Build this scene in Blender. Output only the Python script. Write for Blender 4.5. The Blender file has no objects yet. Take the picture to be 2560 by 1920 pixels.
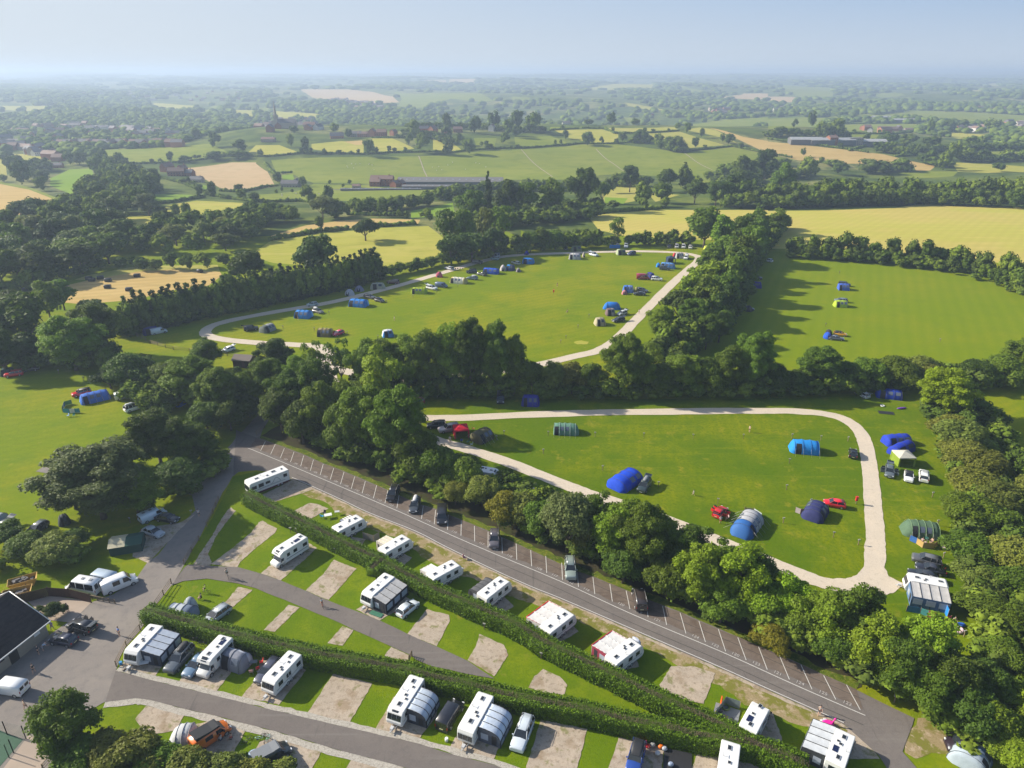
import bpy, bmesh, math, random
import numpy as np
from mathutils import Vector, Matrix, geometry
R = math.radians
random.seed(7)
scene = bpy.context.scene
col = scene.collection

# ------------------------------------------------------------------ camera, sky, sun, exposure
CAM_H = 78.0
FPX = 1770.0                      # focal length for a 2560 px wide picture
PITCH = R(23.75)
cam = bpy.data.cameras.new('camera')
cam.sensor_width = 36.0
cam.lens = 36.0 * FPX / 2560.0
cam.clip_start = 0.5
cam.clip_end = 60000
camo = bpy.data.objects.new('camera', cam)
camo.location = (0, 0, CAM_H)
camo.rotation_euler = (math.pi / 2 - PITCH, 0, 0)
col.objects.link(camo)
scene.camera = camo

SUN_EL, SUN_AZ = R(29.0), R(163.0)          # azimuth measured from +x towards +y
world = bpy.data.worlds.new('World')
scene.world = world
world.use_nodes = True
wn = world.node_tree
wn.nodes.clear()
wo = wn.nodes.new('ShaderNodeOutputWorld')
wb = wn.nodes.new('ShaderNodeBackground')
sky = wn.nodes.new('ShaderNodeTexSky')
sky.sky_type = 'NISHITA'
sky.sun_disc = False
sky.sun_elevation = SUN_EL
sky.sun_rotation = math.pi / 2 - SUN_AZ
sky.altitude = 100
sky.air_density = 1.0
sky.dust_density = 2.2
sky.ozone_density = 3.0
wb.inputs['Strength'].default_value = 0.10
# the pale summer haze of the lower sky, thicker towards the sun
gm = wn.nodes.new('ShaderNodeNewGeometry')
sx = wn.nodes.new('ShaderNodeSeparateXYZ'); wn.links.new(gm.outputs['Incoming'], sx.inputs[0])
def wmath(op, a, b=None, clamp=False):
    n = wn.nodes.new('ShaderNodeMath'); n.operation = op; n.use_clamp = clamp
    for i, v in enumerate((a, b)):
        if v is None: continue
        if isinstance(v, (int, float)): n.inputs[i].default_value = v
        else: wn.links.new(v, n.inputs[i])
    return n.outputs[0]
up = wmath('MULTIPLY', sx.outputs['Z'], -1.0)
side = wmath('MULTIPLY', sx.outputs['X'], 1.0)               # +1 towards the left of the view, where the sun stands
rampc = wn.nodes.new('ShaderNodeMixRGB'); rampc.inputs[1].default_value = (1.65, 2.65, 4.2, 1); rampc.inputs[2].default_value = (4.0, 4.5, 5.05, 1)
f1 = wn.nodes.new('ShaderNodeMapRange'); f1.inputs[1].default_value = -.62; f1.inputs[2].default_value = .58; wn.links.new(side, f1.inputs[0])
wn.links.new(f1.outputs[0], rampc.inputs[0])
low = wn.nodes.new('ShaderNodeMapRange'); low.inputs[1].default_value = 0.0; low.inputs[2].default_value = .11; low.inputs[3].default_value = .8; low.inputs[4].default_value = 0
wn.links.new(up, low.inputs[0])
hz = wn.nodes.new('ShaderNodeMixRGB'); hz.inputs[2].default_value = (3.9, 4.2, 4.4, 1)
wn.links.new(low.outputs[0], hz.inputs[0]); wn.links.new(rampc.outputs[0], hz.inputs[1])
fade = wn.nodes.new('ShaderNodeMapRange'); fade.inputs[1].default_value = .10; fade.inputs[2].default_value = .75; fade.inputs[3].default_value = 1; fade.inputs[4].default_value = 0
fade.interpolation_type = 'SMOOTHSTEP'; wn.links.new(up, fade.inputs[0])
smx = wn.nodes.new('ShaderNodeMixRGB'); wn.links.new(fade.outputs[0], smx.inputs[0])
wn.links.new(sky.outputs[0], smx.inputs[1]); wn.links.new(hz.outputs[0], smx.inputs[2])
wn.links.new(smx.outputs[0], wb.inputs['Color'])
wn.links.new(wb.outputs[0], wo.inputs['Surface'])
sun = bpy.data.lights.new('sun', 'SUN')
sun.energy = 5.0
sun.angle = R(0.6)
sun.color = (1.0, 0.93, 0.80)
suno = bpy.data.objects.new('sun', sun)
sd = Vector((math.cos(SUN_EL) * math.cos(SUN_AZ), math.cos(SUN_EL) * math.sin(SUN_AZ), math.sin(SUN_EL)))
suno.rotation_euler = sd.to_track_quat('Z', 'Y').to_euler()
suno.location = (-200, 60, 300)
col.objects.link(suno)
scene.view_settings.view_transform = 'Standard'
scene.view_settings.look = 'None'
scene.view_settings.gamma = 1.0
scene.view_settings.exposure = 0.8
scene.render.engine = 'CYCLES'
scene.cycles.volume_bounces = 0
scene.cycles.max_bounces = 6
scene.cycles.transparent_max_bounces = 8

# ------------------------------------------------------------------ terrain
KN_Y = np.array([-2000, 365, 450, 540, 660, 790, 900, 1010, 1110, 1200, 1330, 1550, 2200, 3000, 4500, 6500, 9000, 13000, 20000.])
KN_C = np.array([0, 0, -3.5, -9, -17, -19, -10, -1, 3, 1, -10, -24, -27, -14, 0, 16, 33, 47, 48.])   # over the green hill
KN_V = np.array([0, 0, -3.5, -9, -15, -18, -18, -17, -17, -18, -20, -24, -27, -14, 0, 16, 33, 47, 48.])  # valley either side
def _sm(t):
    t = np.clip(t, 0, 1)
    return t * t * (3 - 2 * t)
def _interp(y, ky, kz):
    i = np.clip(np.searchsorted(ky, y) - 1, 0, len(ky) - 2)
    d0 = (kz[1:] - kz[:-1]) / (ky[1:] - ky[:-1])
    m = np.zeros(len(ky)); m[1:-1] = 0.5 * (d0[1:] + d0[:-1])
    same = d0[1:] * d0[:-1] <= 0
    m[1:-1][same] = 0
    h = ky[i + 1] - ky[i]
    t = (y - ky[i]) / h
    return ((2*t**3 - 3*t**2 + 1) * kz[i] + (t**3 - 2*t**2 + t) * h * m[i] + (-2*t**3 + 3*t**2) * kz[i+1] + (t**3 - t**2) * h * m[i+1])
def terr(x, y):
    x = np.asarray(x, float); y = np.asarray(y, float)
    w = _sm((x + 560) / 230) * _sm((760 - x) / 420)
    z = _interp(y, KN_Y, KN_C) * w + _interp(y, KN_Y, KN_V) * (1 - w)
    a = _sm((y - 1250) / 900)
    z = z + a * (7 * np.sin(x / 330 + 1.3) * np.sin(y / 410 + .4) + 4 * np.sin(x / 150 + y / 210))
    b = _sm((y - 3500) / 3000)
    z = z + b * (13 * np.sin(x / 900 + 2.1 + y / 2300) * np.sin(y / 1100) + 8 * np.sin(x / 410 + y / 700 + .5))
    z = z + _sm((y - 6500) / 2500) * 15 * np.clip(np.sin(x / 1300 + 1.0) + .6 * np.sin(x / 520 + y / 3000), -.6, 2) * np.sin(y / 1700) ** 2
    f = _sm((y - 400) / 250)
    z = z + f * (1.6 * np.sin(x / 70 + .3) * np.sin(y / 85) + 1.0 * np.sin(x / 37 + y / 60))
    return z
def tz(x, y):
    return float(terr(x, y))
CP, SP = math.cos(PITCH), math.sin(PITCH)
def ray(px, py):
    u, v = px - 1280, py - 960
    return u, FPX * CP - v * SP, -(FPX * SP + v * CP)
def G(px, py, z=None):
    """the point of the ground (or of the level z) that shows at pixel px, py of the 2560 px photograph"""
    dx, dy, dz = ray(px, py)
    if z is not None or py > 650:
        t = ((z or 0) - CAM_H) / dz
        if z is not None or dy * t < 360:
            return Vector((dx * t, dy * t, z or 0))
    k = np.geomspace(300, 19000, 900)
    X = dx / dy * k
    Z = CAM_H + dz / dy * k
    H = terr(X, k)
    idx = np.nonzero(Z <= H)[0]
    if len(idx) == 0:
        i = len(k) - 1
        return Vector((X[i], k[i], H[i]))
    i = idx[0]
    if i == 0:
        return Vector((X[0], k[0], H[0]))
    a = (Z[i-1] - H[i-1]); b = (H[i] - Z[i])
    t = a / (a + b + 1e-9)
    Y = k[i-1] + (k[i] - k[i-1]) * t
    return Vector((dx / dy * Y, Y, tz(dx / dy * Y, Y)))
TILE = {'F': (0, 0, 0.8641), 'N': (0, 0, 1.0)}
for i in range(4):
    TILE['b%d' % i] = (640 * i, 1400, 3.19)
    TILE['m%d' % i] = (640 * i, 900, 3.19)
    TILE['u%d' % i] = (640 * i, 500, 3.456)
    TILE['h%d' % i] = (640 * i, 160, 3.456)
TILE['v1'] = (1020, 540, 5.82); TILE['v2'] = (560, 640, 4.096); TILE['v3'] = (1480, 560, 5.53); TILE['q5'] = (300, 1000, 3.456); TILE['q1'] = (1000, 1250, 5.53); TILE['q2'] = (1400, 1450, 5.53); TILE['q3'] = (1800, 1550, 5.53); TILE['q4'] = (640, 1080, 5.53)
def N(tile, x, y):
    a = TILE[tile]
    return a[0] + x / a[2], a[1] + y / a[2]
def W(tile, x, y, z=None):
    return G(*N(tile, x, y), z)
def pts(s, z=None):
    """'b0 10,20 30,40 b1 5,6' -> ground points; a tile name switches the frame the numbers are read in"""
    out, t = [], 'N'
    for w in s.split():
        if ',' in w:
            a, b = w.split(',')
            out.append(W(t, float(a), float(b), z))
        else:
            t = w
    return out
def depth(p):
    return p.y * CP + (CAM_H - p.z) * SP
def fwid(px, p):
    """metres that px pixels of the 2212 px wide view cover at point p"""
    return px / 0.8641 * depth(p) / FPX
def toF(p):
    d = p.y * CP + (CAM_H - p.z) * SP
    v = (CAM_H - p.z) * CP - p.y * SP
    return (1280 + FPX * p.x / d) * .8641, (960 + FPX * v / d) * .8641

# ------------------------------------------------------------------ materials
MATS = {}
def newmat(name):
    m = bpy.data.materials.new(name); m.use_nodes = True
    nt = m.node_tree; nt.nodes.clear()
    out = nt.nodes.new('ShaderNodeOutputMaterial')
    b = nt.nodes.new('ShaderNodeBsdfPrincipled')
    nt.links.new(b.outputs[0], out.inputs[0])
    return m, nt, b, out
def plain(name, c, rough=.6, metal=0, spec=.5, var=.08, scale=3.0, coat=0, bump=0):
    """a single-colour material with a faint mottling of its own"""
    if name in MATS: return MATS[name]
    m, nt, b, out = newmat(name)
    tc = nt.nodes.new('ShaderNodeTexCoord')
    n = nt.nodes.new('ShaderNodeTexNoise'); n.inputs['Scale'].default_value = scale; n.inputs['Detail'].default_value = 3
    nt.links.new(tc.outputs['Object'], n.inputs['Vector'])
    mx = nt.nodes.new('ShaderNodeMixRGB'); mx.blend_type = 'MIX'
    mx.inputs[1].default_value = (c[0]*(1-var), c[1]*(1-var), c[2]*(1-var), 1)
    mx.inputs[2].default_value = (min(1, c[0]*(1+var)), min(1, c[1]*(1+var)), min(1, c[2]*(1+var)), 1)
    nt.links.new(n.outputs[0], mx.inputs[0])
    nt.links.new(mx.outputs[0], b.inputs['Base Color'])
    b.inputs['Roughness'].default_value = rough
    b.inputs['Metallic'].default_value = metal
    b.inputs['Specular IOR Level'].default_value = spec
    if coat: b.inputs['Coat Weight'].default_value = coat; b.inputs['Coat Roughness'].default_value = .08
    if bump:
        bp = nt.nodes.new('ShaderNodeBump'); bp.inputs['Strength'].default_value = bump; bp.inputs['Distance'].default_value = .05
        nt.links.new(n.outputs[0], bp.inputs['Height']); nt.links.new(bp.outputs[0], b.inputs['Normal'])
    MATS[name] = m
    return m
def tinted(name, rough=.5, coat=0, var=.06, scale=2.0, spec=.5, trans=0, metal=0, bump=0, bscale=6):
    """colour comes from the object's own colour, so copies can share a mesh and differ in paint"""
    if name in MATS: return MATS[name]
    m, nt, b, out = newmat(name)
    oi = nt.nodes.new('ShaderNodeObjectInfo')
    tc = nt.nodes.new('ShaderNodeTexCoord')
    n = nt.nodes.new('ShaderNodeTexNoise'); n.inputs['Scale'].default_value = scale; n.inputs['Detail'].default_value = 4
    nt.links.new(tc.outputs['Object'], n.inputs['Vector'])
    mr = nt.nodes.new('ShaderNodeMapRange'); mr.inputs[1].default_value = .3; mr.inputs[2].default_value = .7
    mr.inputs[3].default_value = 1 - var; mr.inputs[4].default_value = 1 + var
    nt.links.new(n.outputs[0], mr.inputs[0])
    mx = nt.nodes.new('ShaderNodeVectorMath'); mx.operation = 'SCALE'
    nt.links.new(oi.outputs['Color'], mx.inputs[0]); nt.links.new(mr.outputs[0], mx.inputs['Scale'])
    nt.links.new(mx.outputs[0], b.inputs['Base Color'])
    b.inputs['Roughness'].default_value = rough
    b.inputs['Specular IOR Level'].default_value = spec
    b.inputs['Metallic'].default_value = metal
    if coat: b.inputs['Coat Weight'].default_value = coat; b.inputs['Coat Roughness'].default_value = .06
    if bump:
        n2 = nt.nodes.new('ShaderNodeTexNoise'); n2.inputs['Scale'].default_value = bscale; n2.inputs['Detail'].default_value = 2
        nt.links.new(tc.outputs['Object'], n2.inputs['Vector'])
        bp = nt.nodes.new('ShaderNodeBump'); bp.inputs['Strength'].default_value = bump; bp.inputs['Distance'].default_value = .06
        nt.links.new(n2.outputs[0], bp.inputs['Height']); nt.links.new(bp.outputs[0], b.inputs['Normal'])
    if trans:
        tr = nt.nodes.new('ShaderNodeBsdfTranslucent'); ms = nt.nodes.new('ShaderNodeMixShader'); ms.inputs[0].default_value = trans
        nt.links.new(mx.outputs[0], tr.inputs[0])
        nt.links.new(b.outputs[0], ms.inputs[1]); nt.links.new(tr.outputs[0], ms.inputs[2]); nt.links.new(ms.outputs[0], out.inputs[0])
    MATS[name] = m
    return m
def ramp_mat(name, layers, base, rough=.9, bump=.0, bscale=8, stripes=None, spec=.05, edge=None):
    """ground material: base colour, then layers (scale, detail, lo, hi, colour, amount, offset) of noise over it, in metres"""
    if name in MATS: return MATS[name]
    m, nt, b, out = newmat(name)
    tc = nt.nodes.new('ShaderNodeTexCoord')
    cur = None
    rgb = nt.nodes.new('ShaderNodeRGB'); rgb.outputs[0].default_value = (*base, 1); cur = rgb.outputs[0]
    for k, (sc, det, lo, hi, c, amt, off) in enumerate(layers):
        mp = nt.nodes.new('ShaderNodeMapping')
        mp.inputs['Location'].default_value = (off * 13.7 + k * 5.1, off * 7.3, 0)
        if isinstance(sc, tuple):
            mp.inputs['Rotation'].default_value = (0, 0, sc[2]); mp.inputs['Scale'].default_value = (sc[0], sc[1], 1); s_ = 1.0
        else: s_ = sc
        nt.links.new(tc.outputs['Object'], mp.inputs['Vector'])
        n = nt.nodes.new('ShaderNodeTexNoise'); n.inputs['Scale'].default_value = s_; n.inputs['Detail'].default_value = det
        n.inputs['Roughness'].default_value = .6
        nt.links.new(mp.outputs[0], n.inputs['Vector'])
        mr = nt.nodes.new('ShaderNodeMapRange'); mr.inputs[1].default_value = lo; mr.inputs[2].default_value = hi
        mr.inputs[3].default_value = 0; mr.inputs[4].default_value = amt; mr.interpolation_type = 'SMOOTHSTEP'
        nt.links.new(n.outputs[0], mr.inputs[0])
        mx = nt.nodes.new('ShaderNodeMixRGB'); mx.inputs[2].default_value = (*c, 1)
        nt.links.new(mr.outputs[0], mx.inputs[0]); nt.links.new(cur, mx.inputs[1]); cur = mx.outputs[0]
    if stripes:                    # (period m, angle, colour, amount): mowing or ploughing lines
        per, ang, c, amt = stripes
        mp = nt.nodes.new('ShaderNodeMapping'); mp.inputs['Rotation'].default_value = (0, 0, ang)
        mp.vector_type = 'POINT'
        nt.links.new(tc.outputs['Object'], mp.inputs['Vector'])
        wv = nt.nodes.new('ShaderNodeTexWave'); wv.wave_type = 'BANDS'; wv.bands_direction = 'X'
        wv.inputs['Scale'].default_value = math.pi / (10 * per); wv.inputs['Distortion'].default_value = 1.5
        wv.inputs['Detail'].default_value = 2; wv.inputs['Detail Scale'].default_value = .3
        nt.links.new(mp.outputs[0], wv.inputs['Vector'])
        mr = nt.nodes.new('ShaderNodeMapRange'); mr.inputs[4].default_value = amt
        nt.links.new(wv.outputs[0], mr.inputs[0])
        mx = nt.nodes.new('ShaderNodeMixRGB'); mx.inputs[2].default_value = (*c, 1)
        nt.links.new(mr.outputs[0], mx.inputs[0]); nt.links.new(cur, mx.inputs[1]); cur = mx.outputs[0]
    nt.links.new(cur, b.inputs['Base Color'])
    b.inputs['Roughness'].default_value = rough
    b.inputs['Specular IOR Level'].default_value = spec
    if bump:
        n = nt.nodes.new('ShaderNodeTexNoise'); n.inputs['Scale'].default_value = bscale; n.inputs['Detail'].default_value = 3
        nt.links.new(tc.outputs['Object'], n.inputs['Vector'])
        bp = nt.nodes.new('ShaderNodeBump'); bp.inputs['Strength'].default_value = bump; bp.inputs['Distance'].default_value = .12
        nt.links.new(n.outputs[0], bp.inputs['Height']); nt.links.new(bp.outputs[0], b.inputs['Normal'])
    MATS[name] = m
    return m
# ground colours (real-world base colours, linear)
M_GRASS = ramp_mat('mown_grass', [(.03, 5, .42, .62, (.245, .235, .006), .85, 0), (.11, 5, .48, .68, (.11, .175, .005), .7, 1), ((.025, .5, .9), 3, .55, .7, (.22, .23, .008), .5, 8),
    ((.05, .35, .5), 3, .45, .75, (.21, .24, .010), .35, 2), (1.3, 5, .42, .7, (.105, .15, .004), .5, 3), (.5, 3, .62, .72, (.32, .26, .04), .35, 4)],
    (.150, .200, .0015), bump=.5, bscale=4, stripes=(3.0, R(58), (.115, .17, .002), .3))
M_LAWN = ramp_mat('pitch_grass', [(.12, 4, .42, .68, (.18, .22, .006), .7, 0), (.5, 4, .5, .72, (.075, .13, .003), .6, 1),
    (2.5, 5, .42, .7, (.07, .12, .003), .5, 3), (.33, 4, .6, .75, (.27, .22, .04), .4, 4)], (.105, .165, .002), bump=.5, bscale=6)
M_FIELD2 = ramp_mat('camping_field_grass', [(.045, 5, .42, .62, (.175, .20, .002), .9, 2), (.14, 5, .48, .66, (.075, .135, .002), .8, 1), (.22, 5, .57, .68, (.26, .23, .02), .6, 6), ((.03, .6, .35), 3, .55, .7, (.19, .21, .004), .5, 8),
    (1.6, 5, .42, .7, (.06, .105, .001), .6, 3)], (.092, .145, .0015), bump=.5, bscale=5, stripes=(2.2, R(8), (.085, .14, .002), .3))
M_MEADOW = ramp_mat('meadow', [(.008, 5, .42, .62, (.17, .19, .03), .8, 0), (.0035, 3, .52, .6, (.30, .26, .10), .6, 5), (.03, 5, .45, .6, (.04, .065, .014), .85, 1), (.3, 4, .4, .7, (.05, .08, .015), .5, 2)], (.085, .12, .02))
M_STRIP = ramp_mat('striped_grass', [(.03, 4, .42, .68, (.21, .225, .006), .6, 6), (1.3, 5, .42, .7, (.11, .155, .004), .4, 3), (.12, 4, .5, .75, (.125, .175, .005), .5, 1)],
    (.16, .21, .002), stripes=(4.2, R(25.5), (.115, .175, .002), .3), bump=.4, bscale=4)
FIELD = {
 'G': ramp_mat('pasture', [(.012, 4, .4, .65, (.22, .235, .03), .7, 0), (.06, 5, .45, .7, (.11, .15, .015), .5, 1), ((.01, .09, .2), 4, .5, .7, (.24, .25, .05), .4, 2)], (.165, .20, .02)),
 'B': ramp_mat('bright_pasture', [(.02, 4, .4, .65, (.19, .27, .02), .6, 3)], (.155, .245, .015)),
 'Y': ramp_mat('hay_meadow', [(.015, 4, .4, .65, (0.384, 0.358, 0.064), .8, 0), ((.01, .12, .3), 4, .45, .7, (0.461, 0.371, 0.102), .6, 1), (.09, 4, .45, .75, (0.218, 0.243, 0.026), .6, 2)], (0.307, 0.307, 0.038), stripes=(4.5, R(64), (0.384, 0.320, 0.077), .35)),
 'O': ramp_mat('olive_meadow', [(.02, 4, .4, .65, (0.384, 0.333, 0.090), .7, 4), (.1, 4, .45, .7, (0.230, 0.230, 0.038), .5, 2)], (0.320, 0.307, 0.058)),
 'T': ramp_mat('stubble', [(.02, 4, .4, .65, (0.538, 0.384, 0.154), .6, 0), ((.02, .25, 1.2), 4, .45, .7, (0.320, 0.230, 0.077), .6, 1), (.1, 4, .6, .75, (0.256, 0.256, 0.064), .5, 2)], (0.461, 0.320, 0.115), stripes=(5.0, R(70), (0.358, 0.243, 0.077), .4)),
 'S': ramp_mat('dry_field', [(.008, 4, .4, .65, (0.486, 0.358, 0.192), .6, 0), (.08, 4, .45, .7, (0.333, 0.243, 0.115), .4, 1)], (0.461, 0.320, 0.166)),
 'V': ramp_mat('barley_field', [(.012, 5, .42, .6, (0.384, 0.371, 0.058), .8, 0), ((.02, .3, .5), 4, .45, .68, (0.538, 0.422, 0.128), .5, 1)], (0.435, 0.358, 0.090), stripes=(5, R(40), (0.358, 0.307, 0.064), .3)),
}
M_ASPH = ramp_mat('asphalt', [(.15, 5, .4, .7, (.185, .16, .14), .6, 0), (1.2, 5, .45, .7, (.12, .105, .098), .5, 1), (9, 3, .45, .7, (.20, .18, .16), .5, 2), ((.06, 1.1, .45), 4, .55, .72, (.20, .18, .16), .5, 5), ((.9, .07, .45), 3, .62, .7, (.09, .08, .075), .5, 7)], (.15, .13, .117), bump=.2, bscale=30)
M_BAY = ramp_mat('worn_bays', [(.2, 5, .4, .65, (.10, .072, .055), .7, 0), (.9, 5, .45, .7, (.19, .15, .12), .6, 1), (8, 3, .45, .7, (.17, .14, .115), .4, 2), ((.15, 1.2, .45), 4, .55, .7, (.09, .07, .055), .6, 3)], (.145, .114, .093), bump=.2, bscale=30)
M_YARD = ramp_mat('yard_concrete', [(.12, 5, .4, .65, (.27, .235, .20), .7, 0), (.7, 6, .48, .7, (.16, .145, .135), .6, 1), (6, 3, .45, .7, (.26, .23, .2), .4, 2)], (.21, .185, .165), bump=.15, bscale=25)
M_PINK = ramp_mat('pale_paving', [(.4, 5, .4, .7, (.42, .33, .26), .6, 0)], (.36, .29, .23))
M_TRACK = ramp_mat('limestone_track', [(.3, 5, .42, .7, (.58, .48, .36), .7, 0), (1.5, 5, .5, .75, (.34, .28, .20), .5, 1), (7, 3, .4, .7, (.66, .58, .48), .4, 2)], (.52, .44, .34), bump=.35, bscale=9)
M_PAD = ramp_mat('gravel_pitch', [(.5, 5, .42, .68, (.46, .37, .28), .7, 0), (1.8, 6, .5, .68, (.19, .145, .10), .7, 1), (10, 3, .45, .7, (.5, .43, .35), .5, 2), (.6, 6, .55, .66, (.14, .15, .03), .7, 5), (.35, 5, .52, .66, (.24, .17, .10), .6, 9)], (.36, .295, .225), bump=.4, bscale=12)
M_CHIP = ramp_mat('white_chippings', [(3, 6, .45, .6, (.20, .18, .15), .6, 0), (12, 3, .45, .65, (.58, .54, .47), .7, 2)], (.38, .345, .29), bump=.6, bscale=14)
M_DRY = ramp_mat('dry_verge', [(.35, 6, .46, .54, (.16, .16, .025), .95, 0), (.9, 6, .52, .66, (.44, .34, .24), .8, 1), (4, 5, .45, .7, (.18, .14, .06), .5, 2)], (.29, .225, .12), bump=.5, bscale=8)
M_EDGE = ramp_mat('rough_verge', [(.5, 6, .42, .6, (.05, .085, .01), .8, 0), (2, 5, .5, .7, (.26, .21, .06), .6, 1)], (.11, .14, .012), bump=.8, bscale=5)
M_LINE = plain('white_road_paint', (.56, .54, .50), .8, var=.15, scale=2)
M_CRACK = plain('tar_seam', (.05, .045, .04), .9)

# ------------------------------------------------------------------ mesh builder
class MB:
    def __init__(s): s.v, s.f, s.m, s.sm = [], [], [], []
    def add(s, vs, fs, mi=0, smooth=False):
        o = len(s.v); s.v.extend([tuple(v) for v in vs])
        for f in fs: s.f.append(tuple(i + o for i in f)); s.m.append(mi); s.sm.append(smooth)
        return s
    def box(s, c, size, mi=0, rot=0, taper=1.0, tilt=None):
        x, y, z = (a / 2 for a in size)
        vs = [(-x,-y,-z),(x,-y,-z),(x,y,-z),(-x,y,-z),(-x*taper,-y*taper,z),(x*taper,-y*taper,z),(x*taper,y*taper,z),(-x*taper,y*taper,z)]
        M = Matrix.Rotation(rot, 3, 'Z')
        if tilt: M = M @ Matrix.Rotation(tilt[1], 3, tilt[0])
        vs = [M @ Vector(v) + Vector(c) for v in vs]
        return s.add(vs, [(0,3,2,1),(4,5,6,7),(0,1,5,4),(1,2,6,5),(2,3,7,6),(3,0,4,7)], mi)
    def tube(s, a, b, r0, r1=None, n=6, mi=0, cap=True, smooth=True):
        a, b = Vector(a), Vector(b); r1 = r0 if r1 is None else r1
        d = (b - a).normalized(); q = d.to_track_quat('Z', 'Y')
        vs = []
        for p, r in ((a, r0), (b, r1)):
            for k in range(n):
                t = 2 * math.pi * k / n
                vs.append(p + q @ Vector((r * math.cos(t), r * math.sin(t), 0)))
        fs = [(k, (k+1) % n, n + (k+1) % n, n + k) for k in range(n)]
        s.add(vs, fs, mi, smooth)
        if cap: s.add([], []); o = len(s.v) - 2 * n; s.f += [tuple(o + k for k in range(n))[::-1], tuple(o + n + k for k in range(n))]; s.m += [mi, mi]; s.sm += [False, False]
        return s
    def loft(s, rings, mi=0, closed=True, caps=True, smooth=True, mf=None):
        n = len(rings[0]); o = len(s.v)
        for r in rings: s.v.extend([tuple(p) for p in r])
        for i in range(len(rings) - 1):
            for k in range(n if closed else n - 1):
                a, b = o + i*n + k, o + i*n + (k+1) % n
                s.f.append((a, b, b + n, a + n)); s.m.append(mf(i, k) if mf else mi); s.sm.append(smooth)
        if caps:
            s.f.append(tuple(o + k for k in range(n))[::-1]); s.m.append(mi); s.sm.append(False)
            e = o + (len(rings) - 1) * n
            s.f.append(tuple(e + k for k in range(n))); s.m.append(mi); s.sm.append(False)
        return s
    def ball(s, c, r, mi=0, n=8, m=5):
        r = (r, r, r) if not isinstance(r, tuple) else r
        rings = []
        for j in range(1, m):
            p = math.pi * j / m
            rings.append([(c[0] + r[0]*math.sin(p)*math.cos(2*math.pi*k/n), c[1] + r[1]*math.sin(p)*math.sin(2*math.pi*k/n), c[2] - r[2]*math.cos(p)) for k in range(n)])
        return s.loft(rings, mi)
    def mesh(s, name, mats):
        me = bpy.data.meshes.new(name)
        me.from_pydata(s.v, [], s.f)
        for m in (mats if isinstance(mats, (list, tuple)) else [mats]): me.materials.append(m)
        me.polygons.foreach_set('material_index', s.m)
        me.polygons.foreach_set('use_smooth', s.sm)
        me.update()
        return me
def link(name, me, parent=None, color=None):
    o = bpy.data.objects.new(name, me); col.objects.link(o)
    if parent: o.parent = parent
    if color: o.color = (*color[:3], 1)
    return o
def tag(o, label, cat, group=None, kind=None):
    if label: o['label'] = label
    if cat: o['category'] = cat
    if group: o['group'] = group
    if kind: o['kind'] = kind
    return o
def thing(name, label, cat, loc, rz=0, group=None, scale=1):
    o = bpy.data.objects.new(name, None); col.objects.link(o)
    o.empty_display_size = .3
    o.location = loc; o.rotation_euler = (0, 0, rz)
    if scale != 1: o.scale = (scale, scale, scale) if not isinstance(scale, tuple) else scale
    return tag(o, label, cat, group)
def struct(name, me):
    o = link(name, me); o['kind'] = 'structure'; return o
def fastmesh(name, V, Fq, mats, mi=None, smooth=False):
    """numpy arrays -> mesh; every face has the same number of corners"""
    me = bpy.data.meshes.new(name)
    n = Fq.shape[1]
    me.vertices.add(len(V)); me.vertices.foreach_set('co', V.astype('f').ravel())
    me.loops.add(Fq.size); me.loops.foreach_set('vertex_index', Fq.astype('i').ravel())
    me.polygons.add(len(Fq)); me.polygons.foreach_set('loop_start', np.arange(0, Fq.size, n, dtype='i'))
    try: me.polygons.foreach_set('loop_total', np.full(len(Fq), n, dtype='i'))
    except Exception: pass
    for m in (mats if isinstance(mats, (list, tuple)) else [mats]): me.materials.append(m)
    if mi is not None: me.polygons.foreach_set('material_index', mi.astype('i'))
    if smooth: me.polygons.foreach_set('use_smooth', np.ones(len(Fq), dtype=bool))
    me.update(calc_edges=True)
    return me
def inpoly(x, y, poly):
    """vectorised point-in-polygon"""
    x = np.asarray(x); y = np.asarray(y); c = np.zeros(x.shape, bool)
    n = len(poly)
    for i in range(n):
        x0, y0 = poly[i]; x1, y1 = poly[i-1]
        if y0 == y1: continue
        hit = ((y0 > y) != (y1 > y)) & (x < (x1 - x0) * (y - y0) / (y1 - y0) + x0)
        c ^= hit
    return c
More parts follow.
